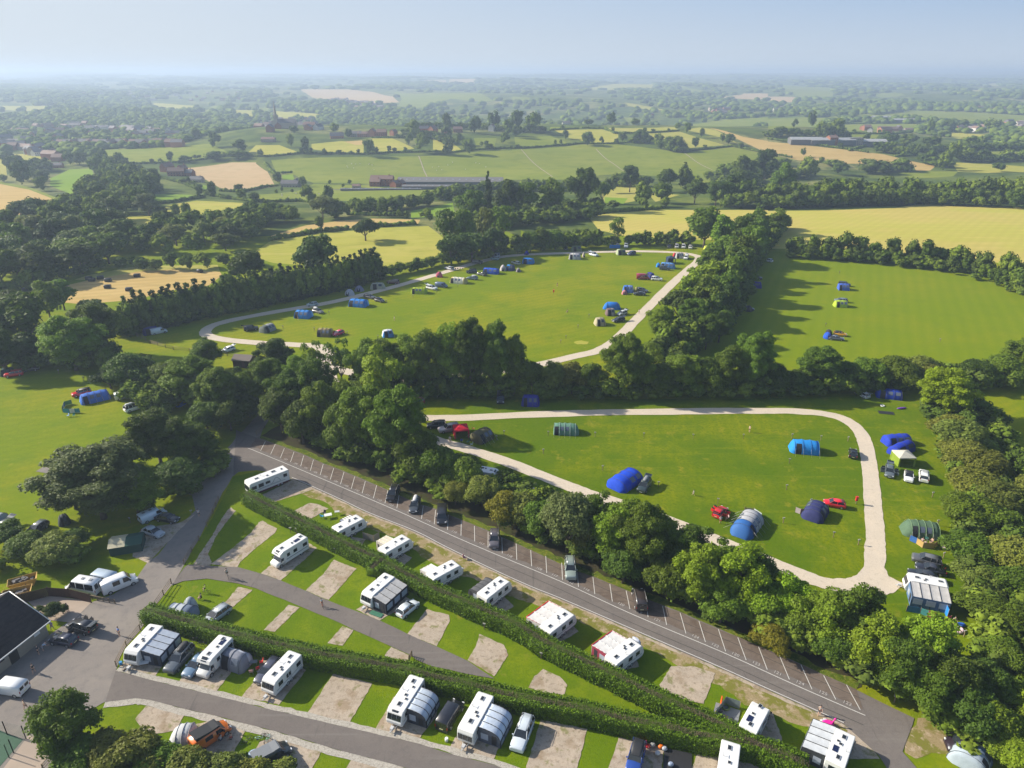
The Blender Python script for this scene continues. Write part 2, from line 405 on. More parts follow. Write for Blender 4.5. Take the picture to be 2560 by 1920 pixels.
# ------------------------------------------------------------------ fields of the countryside, as outlines of ground points
FIELDS = [
 ('T', 'h0 0,1035 250,1085 500,1165 380,1190 200,1290 0,1350 -150,1400 -150,1030'), ('G', 'h0 0,1015 250,1060 500,1160 480,1175 250,1085 0,1035 -150,1020'),
 ('B', 'h0 440,985 600,910 790,905 820,980 790,1050 640,1150 600,1120 430,1050'), ('O', 'h0 110,780 300,770 430,850 330,870 200,850'),
 ('O', 'h0 -100,780 40,790 60,960 -100,960'), ('G', 'h0 700,745 1300,725 1800,690 1980,765 1700,830 1450,850 1060,865 900,800 780,770'),
 ('S', 'h0 1610,900 2000,850 2212,850 h1 0,860 100,930 170,1060 0,1080 h0 2080,1100 1900,1070 1780,1000 1680,960'),
 ('B', 'h0 1240,1120 1660,1130 1660,1150 1480,1190 1290,1215'), ('B', 'h0 1560,1030 1790,1050 1780,1090 1640,1060'),
 ('Y', 'h0 1290,1250 1700,1180 2100,1200 2110,1240 1930,1260 1740,1300 1550,1300 1300,1265'),
 ('Y', 'u0 960,300 940,240 1100,150 1220,130 1620,180 1600,220 1480,260 1180,310'),
 ('Y', 'h0 1325,335 1700,360 1640,400 1480,415 1340,400'), ('G', 'h0 1710,430 1850,360 1960,370 1900,400 1740,460'), ('Y', 'h0 1960,395 2200,400 2200,480 2090,460'),
 ('O', 'h0 20,360 470,360 400,400 30,395'), ('Y', 'h1 0,700 200,700 400,775 200,785 0,795 h0 2150,760'),
 ('Y', 'h1 480,690 740,665 930,690 930,770 700,770 480,735'), ('Y', 'h1 1000,640 1160,635 1370,730 1200,755 1040,755'), ('T', 'h1 760,670 920,660 920,700 860,700'),
 ('Y', 'h1 1530,640 1640,640 1780,745 1700,750 1530,740'), ('G', 'h1 1880,640 2080,640 2060,710 1900,700'),
 ('G', 'h1 130,830 1000,800 1600,790 2212,745 h2 0,740 590,695 900,690 1300,740 1480,770 1900,715 2150,770 2110,860 1940,900 1730,930 1760,1080 1640,1060 1530,960 1200,965 900,950 500,1000 0,1000 h1 2212,1000 1990,1000 1400,1000 1280,1040 500,1030 450,1010 330,960 180,940'),
 ('B', 'h1 220,960 320,955 330,1000 240,1010'), ('G', 'h1 500,1035 1000,1050 1250,1090 1700,1090 1500,1130 1200,1150 900,1190 700,1180 0,1190 0,1130 350,1100'),
 ('B', 'h1 1340,1270 1700,1200 1720,1300 1340,1330'), ('T', 'u1 130,310 430,220 720,180 1010,160 1420,170 1400,205 1080,215 820,240 560,265 140,330'),
 ('Y', 'u1 30,420 130,350 560,290 830,265 1080,240 1490,225 1620,330 1590,480 1400,520 1080,600 1000,560 700,560 370,560 150,545 -60,480'),
 ('S', 'h1 490,290 380,220 800,220 1000,240 1180,280 1240,330 1000,345 760,320'), ('G', 'h1 1190,240 1420,260 1500,250 1900,250 2050,320 1950,325 1680,300 1380,385 1230,360 1260,300'),
 ('Y', 'h1 90,450 160,405 570,435 540,460 400,480 200,470'), ('G', 'h2 330,545 560,545 450,570 330,575'), ('Y', 'h2 370,575 780,565 920,610 910,680 720,690 500,640'),
 ('O', 'h2 560,550 1400,545 1450,575 1180,590 950,590 800,560'), ('O', 'h2 1180,600 1450,585 1620,640 1840,700 1500,730 1450,660 1200,640'),
 ('O', 'h2 1480,570 1620,548 1760,570 1950,690 1840,640 1650,600'),
 ('T', 'h2 1700,552 1760,560 2000,630 2212,665 h3 0,670 300,700 1000,780 1200,830 1450,880 1400,920 1280,920 1250,870 950,860 600,860 250,830 100,790 0,770 h2 2150,745 1950,650'),
 ('G', 'h2 20,630 330,620 500,690 140,715 30,700'), ('O', 'h2 760,1050 1180,1060 1200,1110 1450,1130 1240,1190 1200,1150 980,1200 800,1200'), ('G', 'h2 1820,1120 2010,1130 2010,1175 1930,1170'),
 ('B', 'h2 800,1150 1000,1160 960,1215 800,1200'),
 ('V', 'u2 660,150 850,110 1300,85 2212,85 u3 0,95 500,90 1100,70 1350,30 1500,35 2400,70 2400,640 2050,560 1900,520 1200,480 500,430 0,420 u2 2212,400 1900,350 1500,340 1000,320 750,260'),
 ('T', 'u2 330,145 700,95 640,130 400,150'), ('T', 'u0 200,800 560,740 780,690 1180,620 1500,600 1900,620 1920,650 1800,740 1400,790 1200,860 700,900 400,870'),
 ('O', 'u0 640,690 760,650 1180,570 1880,560 1900,620 1500,600 1180,620 780,690'),
 ('G', 'h3 620,540 720,515 1400,520 1300,560 1000,600 680,590'), ('G', 'h3 770,420 940,440 1220,400 2300,450 2300,510 1740,520 1600,510 1200,470 900,480 770,450'),
 ('Y', 'h3 1400,600 1600,590 2020,620 2130,645 1900,650 1640,645'), ('Y', 'h3 1590,850 1900,860 2300,890 2300,935 1900,940 1640,930'), ('G', 'h3 1120,940 1400,925 1640,930 1600,970 1250,990'),
 ('G', 'h3 0,785 230,830 60,850 0,820'), ('G', 'h3 700,610 960,610 930,650 720,660'), ('S', 'h3 0,280 220,285 330,300 200,330 50,330 0,320'), ('G', 'h3 100,175 550,210 560,280 300,290 150,250'),
 ('S', 'h2 1810,290 2000,255 2212,255 2212,310'), ('G', 'h2 1440,185 1680,240 1560,260 1440,240'), ('O', 'h2 430,215 1250,170 1200,220 500,220'), ('G', 'h2 960,460 1190,485 1000,500'),
 ('O', 'h2 970,330 1330,400 1200,400 1000,360'), ('S', 'h1 1450,140 1640,140 1640,160 1450,160'), ('S', 'h1 1670,130 1910,130 1900,165 1670,160'), ('G', 'h3 0,470 300,460 540,470 500,500 200,560 0,560'),
 ('G', 'h3 400,470 600,450 640,480 480,500'), ('O', 'h3 1700,240 1850,200 1850,240'), ('G', 'h3 1910,755 2212,760 2212,790 1930,780'), ('G', 'h2 1530,520 1700,500 2000,470 2212,460 2212,500 1900,540 1600,540'),
 ('G', 'h2 0,280 160,290 140,320 0,320'), ('G', 'h3 900,280 1100,240 1190,270 1000,290'), ('O', 'h3 1890,165 2000,165 1990,190 1890,190'), ('G', 'h1 0,375 110,380 80,440 0,430'),
]
fields = []
for kd, s in FIELDS:
    P = pts(s)
    fields.append((kd, [(p.x, p.y) for p in P]))
# the striped camping field on the right of the site
right_field = pts('u3 -200,440 400,450 900,490 1500,570 1900,640 2212,740 2500,900 2500,1400 2000,1400 1300,1420 400,1450 -700,1380 -600,1000 -300,700')
fields.append(('R', [(p.x, p.y) for p in right_field]))

def to_us(x, y):
    w = y + 140.0
    return x / w, math.log(w) * 1.6
def from_us(u, s):
    w = math.exp(s / 1.6)
    return u * w, w - 140.0
def build_ground():
    svals = [to_us(0, y)[1] for y in (-90, -40, 20, 80, 140, 200, 260, 310, 345, 365, 385, 405, 430)]
    s = svals[-1]
    while s < to_us(0, 17000)[1]:
        s += .024 if s < to_us(0, 1500)[1] else .034; svals.append(s)
    uvals = np.linspace(-1.35, 1.35, 150)
    V = [(u, s) for s in svals for u in uvals]
    E = []
    for kd, poly in fields:
        n = len(poly); ring = []
        for i in range(n):
            a, b = poly[i], poly[(i+1) % n]
            L = math.hypot(a[0]-b[0], a[1]-b[1]); k = max(1, int(L / max(6, .02 * a[1])))
            for j in range(k):
                t = j / k
                ring.append(to_us(a[0] + (b[0]-a[0])*t, a[1] + (b[1]-a[1])*t))
        o = len(V); V.extend(ring); m = len(ring)
        E.extend([(o + i, o + (i+1) % m) for i in range(m)])
    res = geometry.delaunay_2d_cdt([Vector(v) for v in V], E, [], 0, 1e-6)
    P = np.array([tuple(v) for v in res[0]]); T = np.array([tuple(f) for f in res[2]])
    w = np.exp(P[:, 1] / 1.6); X = P[:, 0] * w; Y = w - 140.0
    Z = terr(X, Y)
    cx, cy = X[T].mean(1), Y[T].mean(1)
    names = ['site', 'meadow'] + list(FIELD) + ['R']
    mi = np.where(cy < 372, 0, 1)
    for kd, poly in fields:
        mi[inpoly(cx, cy, poly)] = names.index(kd)
    mats = [M_GRASS, M_MEADOW] + [FIELD[k] for k in FIELD] + [M_STRIP]
    # earth side skirt is not needed: the sheet runs past the horizon and behind the camera
    me = fastmesh('ground', np.column_stack([X, Y, Z]), T, mats, mi, smooth=True)
    struct('ground', me)
build_ground()

# ------------------------------------------------------------------ flat sheets on the site, each a few millimetres above the one below
LV = {}
def flat_mesh(name, Q, faces, z, m, follow=False):
    def ccw(f):
        a = sum(Q[f[i-1]][0] * Q[f[i]][1] - Q[f[i]][0] * Q[f[i-1]][1] for i in range(len(f)))
        return f if a > 0 else f[::-1]
    res = geometry.delaunay_2d_cdt([Vector((q[0], q[1])) for q in Q], [], [ccw(f) for f in faces], 1, 1e-4)
    me = bpy.data.meshes.new(name)
    V = [(v.x, v.y, (tz(v.x, v.y) if follow else 0) + z) for v in res[0]]
    F = []
    for f, og in zip(res[2], res[5]):
        if not og: continue
        a, b, c = (res[0][i] for i in f)
        F.append(tuple(f) if (b - a).cross(c - a) > 0 else tuple(f)[::-1])
    me.from_pydata(V, [], F); me.materials.append(m); me.update()
    return me
def sheet(name, P, m, lv, wob=0.0, step=1.5, seed=1):
    """a polygon of ground points laid lv steps above the grass, its edge roughened by wob metres"""
    rnd = random.Random(seed)
    Q = []
    n = len(P)
    for i in range(n):
        a, b = P[i], P[(i+1) % n]
        L = (b - a).length; k = max(1, int(L / step)) if wob else 1
        d = (b - a).normalized() if L > 0 else Vector((1, 0, 0)); nn = Vector((-d.y, d.x, 0))
        for j in range(k):
            Q.append(a + (b - a) * j / k + nn * (rnd.uniform(-wob, wob) if wob else 0))
    z = .02 * lv + .004
    me = flat_mesh(name, Q, [list(range(len(Q)))], z, m)
    return struct(name, me)
def smooth_line(P, k=6, closed=False):
    out = []
    n = len(P)
    for i in range(n if closed else n - 1):
        p0 = P[(i-1) % n] if closed or i > 0 else P[0]
        p1, p2 = P[i], P[(i+1) % n]
        p3 = P[(i+2) % n] if closed or i + 2 < n else P[-1]
        for j in range(k):
            t = j / k
            out.append(.5 * ((2*p1) + (-p0 + p2)*t + (2*p0 - 5*p1 + 4*p2 - p3)*t*t + (-p0 + 3*p1 - 3*p2 + p3)*t**3))
    if not closed: out.append(P[-1])
    return out
def ribbon(name, P, wd, m, lv, wob=0, closed=False, k=8, kind='structure', seed=3):
    rnd = random.Random(seed)
    L = smooth_line(P, k, closed)
    n = len(L); z = .02 * lv + .004
    vs = []
    w1 = w2 = 0
    for i in range(n):
        a = L[i-1] if (i > 0 or closed) else L[0]; b = L[(i+1) % n] if (i < n-1 or closed) else L[-1]
        d = (b - a).normalized(); nn = Vector((-d.y, d.x, 0))
        w1 = .6 * w1 + rnd.uniform(-wob, wob); w2 = .6 * w2 + rnd.uniform(-wob, wob)
        vs += [L[i] + nn * (wd / 2 + w1), L[i] - nn * (wd / 2 + w2)]
    fs = [[2*i, 2*i+1, (2*i+3) % (2*n), (2*i+2) % (2*n)] for i in range(n if closed else n - 1)]
    return struct(name, flat_mesh(name, vs, fs, z, m, True))

# parking lane and bays
edge_s = 'N 583,1191 596,1180 640,1176 680,1181 727,1195 785,1221 857,1254 920,1284 1036,1330 1108,1367 1217,1420 1325,1469 1400,1499 1581,1577 1800,1672 1901,1718 2039,1780 2108,1811 b3 700,1400 880,1560 1010,1760'
edge_n = 'b3 1240,1760 1180,1659 1070,1530 1095,1470 1150,1320 1165,1265 950,1160 800,1085 625,995 443,917 262,832 90,755 b2 1965,688 1800,614 1645,547 1490,482 1340,417 1200,362 1065,312 910,240 780,188 645,133 520,92 m1 1850,1362 1745,1320 1640,1277 1440,1192 1330,1157 1200,1105 1050,1037 870,960 700,887 540,827 380,754 240,700 75,642 -80,590 -160,560'
sheet('asphalt_road', pts(edge_s) + pts(edge_n), M_ASPH, 3, .05, 2)
bay_line = pts('N 620,1121 640,1129 701,1154 756,1177 902,1239 1000,1281 1040,1299 1181,1362 1400,1454 1581,1537 1800,1629 1988,1714 2163,1790')
bays_n = pts('b3 700,1040 625,1001 443,923 262,838 90,761 b2 1965,694 1800,620 1645,553 1490,488 1340,423 1200,368 1065,318 910,246 780,194 645,139 520,98 m1 1850,1368 1745,1326 1640,1283 1440,1198 1330,1163 1200,1111 1050,1043 870,966 700,893 540,833 380,760 240,706 75,648 0,625')
off = [p + Vector((.35, 1.0, 0)) for p in bay_line]
sheet('parking_bays', off + bays_n, M_BAY, 4, .25, 1.2)
BAYS = [('q4', a) for a in ((130,135,65,262),(268,175,203,312),(393,230,338,362),(526,280,478,420),(660,330,618,480),(795,388,752,540),(930,450,888,600),(1075,505,1027,662),(1217,560,1168,728),(1365,622,1318,788),(1512,685,1468,852),(1668,742,1623,922),(1823,810,1783,990),(1978,880,1948,1060))]
BAYS += [('q1', a) for a in ((322,85,298,265),(493,145,474,340),(667,215,657,418),(848,290,843,498),(1028,365,1033,578),(1218,445,1217,662),(1408,525,1415,745),(1606,610,1615,835),(1807,700,1820,922),(2015,780,2028,1015))]
BAYS += [('b2', a) for a in ((396,25,403,162),(520,100,530,218),(645,140,660,275),(780,195,800,335),(910,248,940,395),(1065,320,1085,460),(1200,370,1233,522),(1340,425,1387,590),(1490,490,1542,658),(1645,555,1703,732),(1800,622,1867,803),(1965,695,2035,878))]
BAYS += [('b3', a) for a in ((90,765,170,957),(262,840,350,1035),(443,925,540,1117),(625,1000,735,1200))]
mb = MB()
def strip(mb, a, b, w, z):
    d = (b - a).normalized(); nn = Vector((-d.y, d.x, 0)) * w / 2
    mb.add([(q.x, q.y, z) for q in (a - nn, b - nn, b + nn, a + nn)], [(0, 1, 2, 3)])
ends = []
for t, (a, b, c, d) in BAYS:
    p, q = W(t, a, b), W(t, c, d); ends.append((p, q)); strip(mb, q, p, .10, .104)
L = smooth_line(bay_line, 4)
for i in range(len(L) - 1): strip(mb, L[i], L[i+1], .11, .104)
L = smooth_line(pts(edge_s)[4:18], 4)
inward = [(L[min(i+1, len(L)-1)] - L[max(0, i-1)]).normalized() for i in range(len(L))]
L2 = [p + Vector((-d.y, d.x, 0)) * .25 for p, d in zip(L, inward)]
for i in range(len(L2) - 1): strip(mb, L2[i], L2[i+1], .11, .104)
lines = struct('road_markings', mb.mesh('road_markings', M_LINE)); lines['kind'] = 'structure'
# dark seams where the tarmac was laid
mb = MB()
L = smooth_line([p + Vector((-.9, -1.5, 0)) for p in bay_line[3:]], 4)
for i in range(len(L) - 1):
    strip(mb, L[i], L[i+1], .09, .096)
L = smooth_line([p + Vector((1.0, 2.6, 0)) for p in bay_line[3:]], 4)
for i in range(len(L) - 1): strip(mb, L[i], L[i+1], .09, .096)
struct('road_seams', mb.mesh('road_seams', M_CRACK))
# bay numbers, read from the lane
NUM = ['101','102','103','104','105','106','107','108','109','110','111','112','113','114','114','','110','','117','109','118','','108','117','112','116','','120','119','121','','124','122','120','123','121','124','125','122','127']
M_WORN = plain('worn_road_paint', (.42, .39, .36), .85, var=.3, scale=4)
for k in range(2, len(ends) - 1):
    if not NUM[k]: continue
    p, q = ends[k][1], ends[k+1][1]
    cu = bpy.data.curves.new('bay_number', 'FONT'); cu.body = NUM[k]; cu.size = .78; cu.align_x = 'CENTER'; cu.align_y = 'CENTER'
    o = bpy.data.objects.new('bay_number', cu); col.objects.link(o)
    dg = bpy.context.evaluated_depsgraph_get(); me = bpy.data.meshes.new_from_object(o.evaluated_get(dg))
    bpy.data.objects.remove(o); me.name = 'bay_number'
    me.materials.clear(); me.materials.append(M_WORN)
    o = link('bay_number', me)
    c = (p + q) / 2 + (ends[k][0] - ends[k][1]).normalized() * .25
    o.location = (c.x, c.y, .108)
    d = q - p
    o.rotation_euler = (0, 0, math.atan2(d.y, d.x))
    o['kind'] = 'structure'

# service road, forecourt, the two lanes between the hedges
sheet('service_road', pts('m1 110,470 60,540 m0 2042,720 N 640,1176 596,1180 583,1191 m0 1750,1100 1690,1230 1560,1470 1470,1640 b0 1462,60 1380,190 1240,370 1120,560 1000,700 925,870 840,1130 b0 810,1150 560,1300 420,1659 300,1800 -500,1800 -500,700 0,900 400,590 540,500 740,335 905,275 1100,130 1180,20 m0 1260,1560 1430,1340 1560,1200 1530,1080 1380,1020 1500,990 1640,900 1780,740 1940,560 m1 20,430 70,360 160,300 230,330'), M_YARD, 2, .12, 2)
sheet('forecourt_paving', pts('b0 220,330 390,283 735,335 620,450 560,500 380,480'), M_PINK, 3)
sheet('block_paving', pts('b0 110,1560 230,1400 440,1450 330,1659 290,1750 0,1750 0,1700'), M_PINK, 3)
lane_a_top = 'b0 925,885 1200,960 1460,1020 1750,1095 2042,1165 b1 400,1262 740,1340 1000,1400 1300,1470 1600,1560 1900,1640 b2 400,1850 1500,2150'
lane_a_bot = 'b2 1000,2250 0,1960 b1 1250,1675 900,1580 600,1500 300,1410 0,1330 b0 1800,1265 1480,1190 1200,1120 1080,1105 840,1135'
sheet('lower_lane', pts(lane_a_top) + pts(lane_a_bot), M_ASPH, 4, .05, 2)
# pale chippings along both sides of the lower lane
top = pts(lane_a_top)
L = smooth_line(top[:-1], 4)
def shoulder(L, w, sgn):
    out = []
    for i in range(len(L)):
        d = (L[min(i+1, len(L)-1)] - L[max(0, i-1)]).normalized()
        out.append(L[i] + Vector((-d.y, d.x, 0)) * sgn * w)
    return out
sheet('gravel_shoulder', L + shoulder(L, .85, 1)[::-1], M_CHIP, 3, .12, .8)
Lb = smooth_line(pts(lane_a_bot)[::-1][:-2], 4)
sheet('gravel_shoulder', Lb + shoulder(Lb, 1.0, -1)[::-1], M_CHIP, 3, .12, .8, seed=5)
sheet('upper_lane', pts('b0 1470,60 1500,40 1600,45 1900,60 2042,100 b1 200,165 400,250 560,320 800,410 1000,490 1200,590 1440,690 1690,810 1900,950 1700,915 1400,850 1280,800 1230,760 1070,690 780,560 680,510 300,350 0,230 b0 1900,190 1650,150 1460,170 1370,205'), M_ASPH, 4, .05, 2)
# dry verge between the caravans and the parking lane
vn = smooth_line(pts(edge_s)[4:19], 8)
def uneven(L, w0, w1, sgn, seed):
    rr = random.Random(seed); out = []; k = .5
    for i in range(len(L)):
        k = min(1, max(0, k + rr.uniform(-.16, .16)))
        d = (L[min(i+1, len(L)-1)] - L[max(0, i-1)]).normalized(); out.append(L[i] + Vector((-d.y, d.x, 0)) * sgn * (w0 + (w1 - w0) * k))
    return out
sheet('dry_verge', vn + uneven(vn, 2.2, 4.6, -1, 4)[::-1], M_DRY, 1, .12, .6)
sheet('gravel_shoulder', vn + uneven(vn, .3, 1.1, -1, 9)[::-1], M_PAD, 1.6, .1, .5)
sheet('dry_verge', pts('b3 1190,1250 1480,1300 1700,1380 1850,1500 1600,1560 1390,1540 1180,1580 1080,1530 1110,1430'), M_DRY, 1, .3, 1.2)
vg = smooth_line(bays_n, 2)
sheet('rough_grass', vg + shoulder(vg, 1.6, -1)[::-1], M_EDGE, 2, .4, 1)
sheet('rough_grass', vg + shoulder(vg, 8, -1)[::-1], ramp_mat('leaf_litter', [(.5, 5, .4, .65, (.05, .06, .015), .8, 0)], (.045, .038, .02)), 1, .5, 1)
PADS = ['b1 620,0 800,70 580,320 395,245 540,110', 'b1 1070,230 800,395 980,490 1030,455 1260,330', 'b1 1360,395 1540,440 1545,490 1440,690 1205,590 1330,440',
 'b1 1780,590 1980,680 2010,760 1900,930 1690,800 1760,680', 'b2 250,870 380,930 440,1000 415,1080 250,1055 130,1020 180,930', 'b1 260,360 345,380 150,575 60,560',
 'b1 690,530 780,560 690,685 570,665', 'b1 1080,695 1220,760 1210,810 1020,770', 'b0 1900,215 2015,240 1830,400 1780,360',
 'b0 950,850 1180,640 1430,660 1240,925 1100,895', 'b0 1430,970 1560,760 1900,700 1850,890 1720,1055', 'b0 1925,1095 2042,950 b1 60,700 400,880 185,1155 0,1115',
 'b1 615,910 930,985 730,1330 400,1240', 'b1 950,1355 1100,1090 1450,1100 1440,1250 1290,1440', 'b1 1540,1505 1750,1150 2042,1250 1890,1605', 'b2 230,1275 600,1350 510,1700 100,1700',
 'b2 850,1415 1210,1500 1180,1780 760,1700', 'b2 1480,1545 2000,1640 1800,1960 1380,1800', 'b0 1075,1270 1165,1165 1480,1225 1400,1360 1180,1400', 'b0 1400,1360 1700,1275 1960,1360 1850,1560 1500,1560',
 'b1 210,1400 545,1485 430,1700 -100,1700 30,1450', 'b1 780,1555 1180,1650 1100,1800 700,1700',
 'q5 960,930 1000,960 900,1080 830,1180 760,1330 790,1400 780,1430 620,1450 690,1330 800,1170 870,1040 930,950', 'q5 1230,1045 1290,1080 1360,1110 1340,1150 1150,1300 1040,1400 1010,1450 780,1420 960,1290 1130,1150 1200,1060',
 'q5 1230,1490 1300,1430 1560,1280 1620,1230 1700,1280 1640,1340 1390,1560 1220,1500', 'q5 1210,830 1480,700 1670,770 1600,800 1500,830 1340,880 1260,870', 'q5 1500,960 1640,890 1700,900 1800,940 1700,1000 1630,1035',
 'F 1450,1440 1500,1440 1545,1455 1520,1520 1440,1510 1425,1480', 'F 1600,1570 1670,1540 1690,1600 1640,1620',
 'F 1800,1640 1840,1560 1870,1590 1900,1640', 'm0 1180,1620 1450,1340 1560,1230 1430,1300 1150,1340 1060,1420 1060,1570', 'm1 1580,820 1690,800 1620,870 1560,870', 'm1 1840,960 1960,880 2060,930 1960,990',
 'F 730,1180 760,1160 790,1165 770,1195', 'F 820,1220 870,1195 890,1205 860,1235', 'F 1030,1320 1090,1290 1110,1310 1060,1345', 'F 1140,1385 1230,1345 1250,1365 1190,1400', 'F 1290,1440 1370,1410 1380,1440 1330,1455']
for k, s in enumerate(PADS):
    sheet('gravel_pad', pts(s), M_PAD, 2.5, .07, .5, seed=k)
# greener, shorter lawn between the hedges
sheet('pitch_lawn', pts('m0 1860,930 1700,1250 1450,1659 b0 1360,190 1130,560 925,870 740,1130 900,1400 1500,1659 b1 0,1800 2042,1850 b2 1900,1850 b3 900,1750 980,1640 600,1310 0,1045 b2 1000,560 0,125 m1 1600,1500 1000,1240 280,940 0,890'), M_LAWN, .5)
# limestone tracks round the two camping fields
loop_a = pts('F 905,905 1000,903 1200,894 1400,890 1600,888 1720,889 1800,898 1845,920 1868,955 1878,1010 1884,1080 1890,1150 1890,1200 1880,1245 1840,1265 1790,1262 1720,1238 1640,1205 1540,1165 1400,1110 1280,1070 1200,1040 1100,1000 1000,968 930,948 880,930')
ribbon('gravel_track', loop_a, 3.3, M_TRACK, 3, .13, closed=True)
sheet('gravel_track', pts('F 1800,1250 1850,1250 1880,1225 1905,1215 1920,1245 1955,1262 1930,1282 1880,1290 1820,1276 1780,1262'), M_TRACK, 2.6, .12, .6)
sheet('lower_field_grass', pts('F 870,850 1200,862 1600,862 1960,850 2000,870 2040,1000 2080,1150 2100,1300 2060,1400 1950,1440 1800,1380 1650,1290 1500,1240 1300,1140 1100,1060 900,980 860,900'), M_FIELD2, .3)
ribbon('gravel_track', pts('F 900,920 840,905 780,890 740,860 715,820 700,780 690,750 640,745 560,741 480,733 445,722 455,706 500,692 600,673 720,652 850,620 940,594 1040,565 1110,552 1250,546 1360,543 1450,545 1498,551 1510,560 1490,580 1450,615 1410,655 1370,695 1330,735 1290,758 1240,770 1100,800 900,820 760,805 705,790'), 3.8, M_TRACK, 3, .12)
sheet('gravel_track', pts('F 700,745 730,765 700,800 720,840 700,860 670,830 690,790 680,755'), M_TRACK, 2.6, .3, 1)
sheet('worn_grass', pts('u2 530,1225 600,1215 665,1225 650,1245 560,1248'), FIELD['Y'], 1, .3, 1)
sheet('concrete_slab', pts('m0 285,890 345,853 430,862 380,905'), M_YARD, 2)
sheet('sports_court', pts('b0 -200,1350 0,1360 185,1435 60,1580 0,1650 -200,1800'), plain('court_green', (.035, .09, .05), .9, var=.2), 3)
# ------------------------------------------------------------------ foliage
M_LEAF = tinted('foliage', rough=.62, var=.28, scale=.9, spec=.2, trans=.36)
M_LEAFY = tinted('hedge_foliage', rough=.65, var=.25, scale=1.4, spec=.2, trans=.2)
M_BARK = plain('bark', (.10, .075, .05), .9, var=.3)
M_TWIG = plain('twigs', (.17, .13, .08), .9, var=.4, scale=2)
def ico(sub):
    bm = bmesh.new(); bmesh.ops.create_icosphere(bm, subdivisions=sub, radius=1)
    V = np.array([v.co[:] for v in bm.verts]); F = np.array([[v.index for v in f.verts] for f in bm.faces]); bm.free()
    return V, F
ICO1, ICO2 = ico(1), ico(2)
def leaf_quads(rng, C, Nrm, size, flat=.55):
    """quads centred at C, facing roughly along Nrm, of random size and roll"""
    n = len(C)
    d = Nrm + rng.normal(0, flat, (n, 3)); d /= np.linalg.norm(d, axis=1)[:, None] + 1e-9
    t = rng.normal(0, 1, (n, 3)); a = np.cross(d, t); a /= np.linalg.norm(a, axis=1)[:, None] + 1e-9
    b = np.cross(d, a)
    s = size * rng.uniform(.55, 1.25, (n, 1)); s2 = s * rng.uniform(.5, .9, (n, 1))
    bend = d * s * rng.uniform(-.25, .1, (n, 1))
    V = np.stack([C + a * s, C + b * s2 + bend, C - a * s, C - b * s2 + bend], 1).reshape(-1, 3)
    F = np.arange(4 * n).reshape(n, 4)
    return V, F
def sphere_pts(rng, n):
    v = rng.normal(0, 1, (n, 3)); return v / np.linalg.norm(v, axis=1)[:, None]
def crown_mesh(name, seed, w=10., h=9., z0=1.6, lobes=26, leaves=7000, size=.26, shape='round', core=True, rr=(.10, .19)):
    """lobes of leaves spread over a crown body; the crown's foot is at z0"""
    rng = np.random.default_rng(seed)
    cz = z0 + h * .5
    P, Rr = [], []
    for k in range(lobes):
        if shape == 'cone':
            t = rng.uniform(0, 1) ** 1.3; z = z0 + h * (.04 + .9 * t); r = w * .5 * (1 - t) ** .9 * .8 + .15
            a = rng.uniform(0, 6.283); q = r * rng.uniform(.4, .95)
            P.append((q * math.cos(a), q * math.sin(a), z)); Rr.append(w * (.17 * (1 - t) + .07))
        else:
            d = sphere_pts(rng, 1)[0]
            if shape == 'dome': d[2] = abs(d[2]) * .95 - .35
            if shape == 'wide' : d[2] *= .8
            q = rng.uniform(.5, 1.0) * .68
            lump = 1 + .22 * math.sin(3 * math.atan2(d[1], d[0]) + seed) + .12 * math.sin(5 * d[2] + seed * 2)
            P.append((d[0] * w * .5 * q * lump, d[1] * w * .5 * q * lump, cz + d[2] * h * .5 * q * (1.1 if d[2] > 0 else .9)))
            Rr.append(w * rng.uniform(*rr))
    P = np.array(P); Rr = np.array(Rr)
    wts = Rr ** 2; cnt = (leaves * wts / wts.sum()).astype(int)
    C, Nn = [], []
    for k in range(lobes):
        d = sphere_pts(rng, cnt[k]); d[:, 2] = np.where(rng.uniform(0, 1, cnt[k]) < .7, np.abs(d[:, 2]), d[:, 2])
        q = rng.uniform(.80, 1.08, (cnt[k], 1)) * (1 + .14 * np.sin(d[:, :1] * 7 + seed) * np.cos(d[:, 1:2] * 6))
        c = P[k] + d * q * Rr[k] * np.array([1, 1, .82])
        C.append(c); Nn.append(d * .8 + np.array([0, 0, .45]))
    C = np.concatenate(C); Nn = np.concatenate(Nn)
    # thin leaves that lie deep inside another lobe
    keep = np.ones(len(C), bool)
    for k in range(lobes):
        keep &= ~(np.linalg.norm((C - P[k]) / np.array([1, 1, .82]), axis=1) < Rr[k] * .70)
    C, Nn = C[keep], Nn[keep]
    V, F = leaf_quads(rng, C, Nn, size)
    if core:
        iv, iF = ICO1
        VV, FF = [V], [F]; o = len(V)
        for k in range(lobes):
            vv = P[k] + iv * Rr[k] * .74 * np.array([1, 1, .8]) * rng.uniform(.85, 1.1, (len(iv), 1))
            VV.append(vv); f4 = np.column_stack([iF, iF[:, 2]]) + o; FF.append(f4); o += len(vv)
        # degenerate fourth corner: split into its own triangles below
        Vq, Fq = V, F; Vt = np.concatenate(VV[1:]); Ft = np.concatenate([f[:, :3] for f in FF[1:]])
        me = bpy.data.meshes.new(name)
        allv = np.concatenate([Vq, Vt]); nq, ntri = len(Fq), len(Ft)
        me.vertices.add(len(allv)); me.vertices.foreach_set('co', allv.astype('f').ravel())
        me.loops.add(nq * 4 + ntri * 3); me.loops.foreach_set('vertex_index', np.concatenate([Fq.ravel(), Ft.ravel()]).astype('i'))
        me.polygons.add(nq + ntri)
        me.polygons.foreach_set('loop_start', np.concatenate([np.arange(nq) * 4, nq * 4 + np.arange(ntri) * 3]).astype('i'))
        me.update(calc_edges=True)
    else:
        me = fastmesh(name, V, F, [])
    me.materials.append(M_LEAF)
    return me
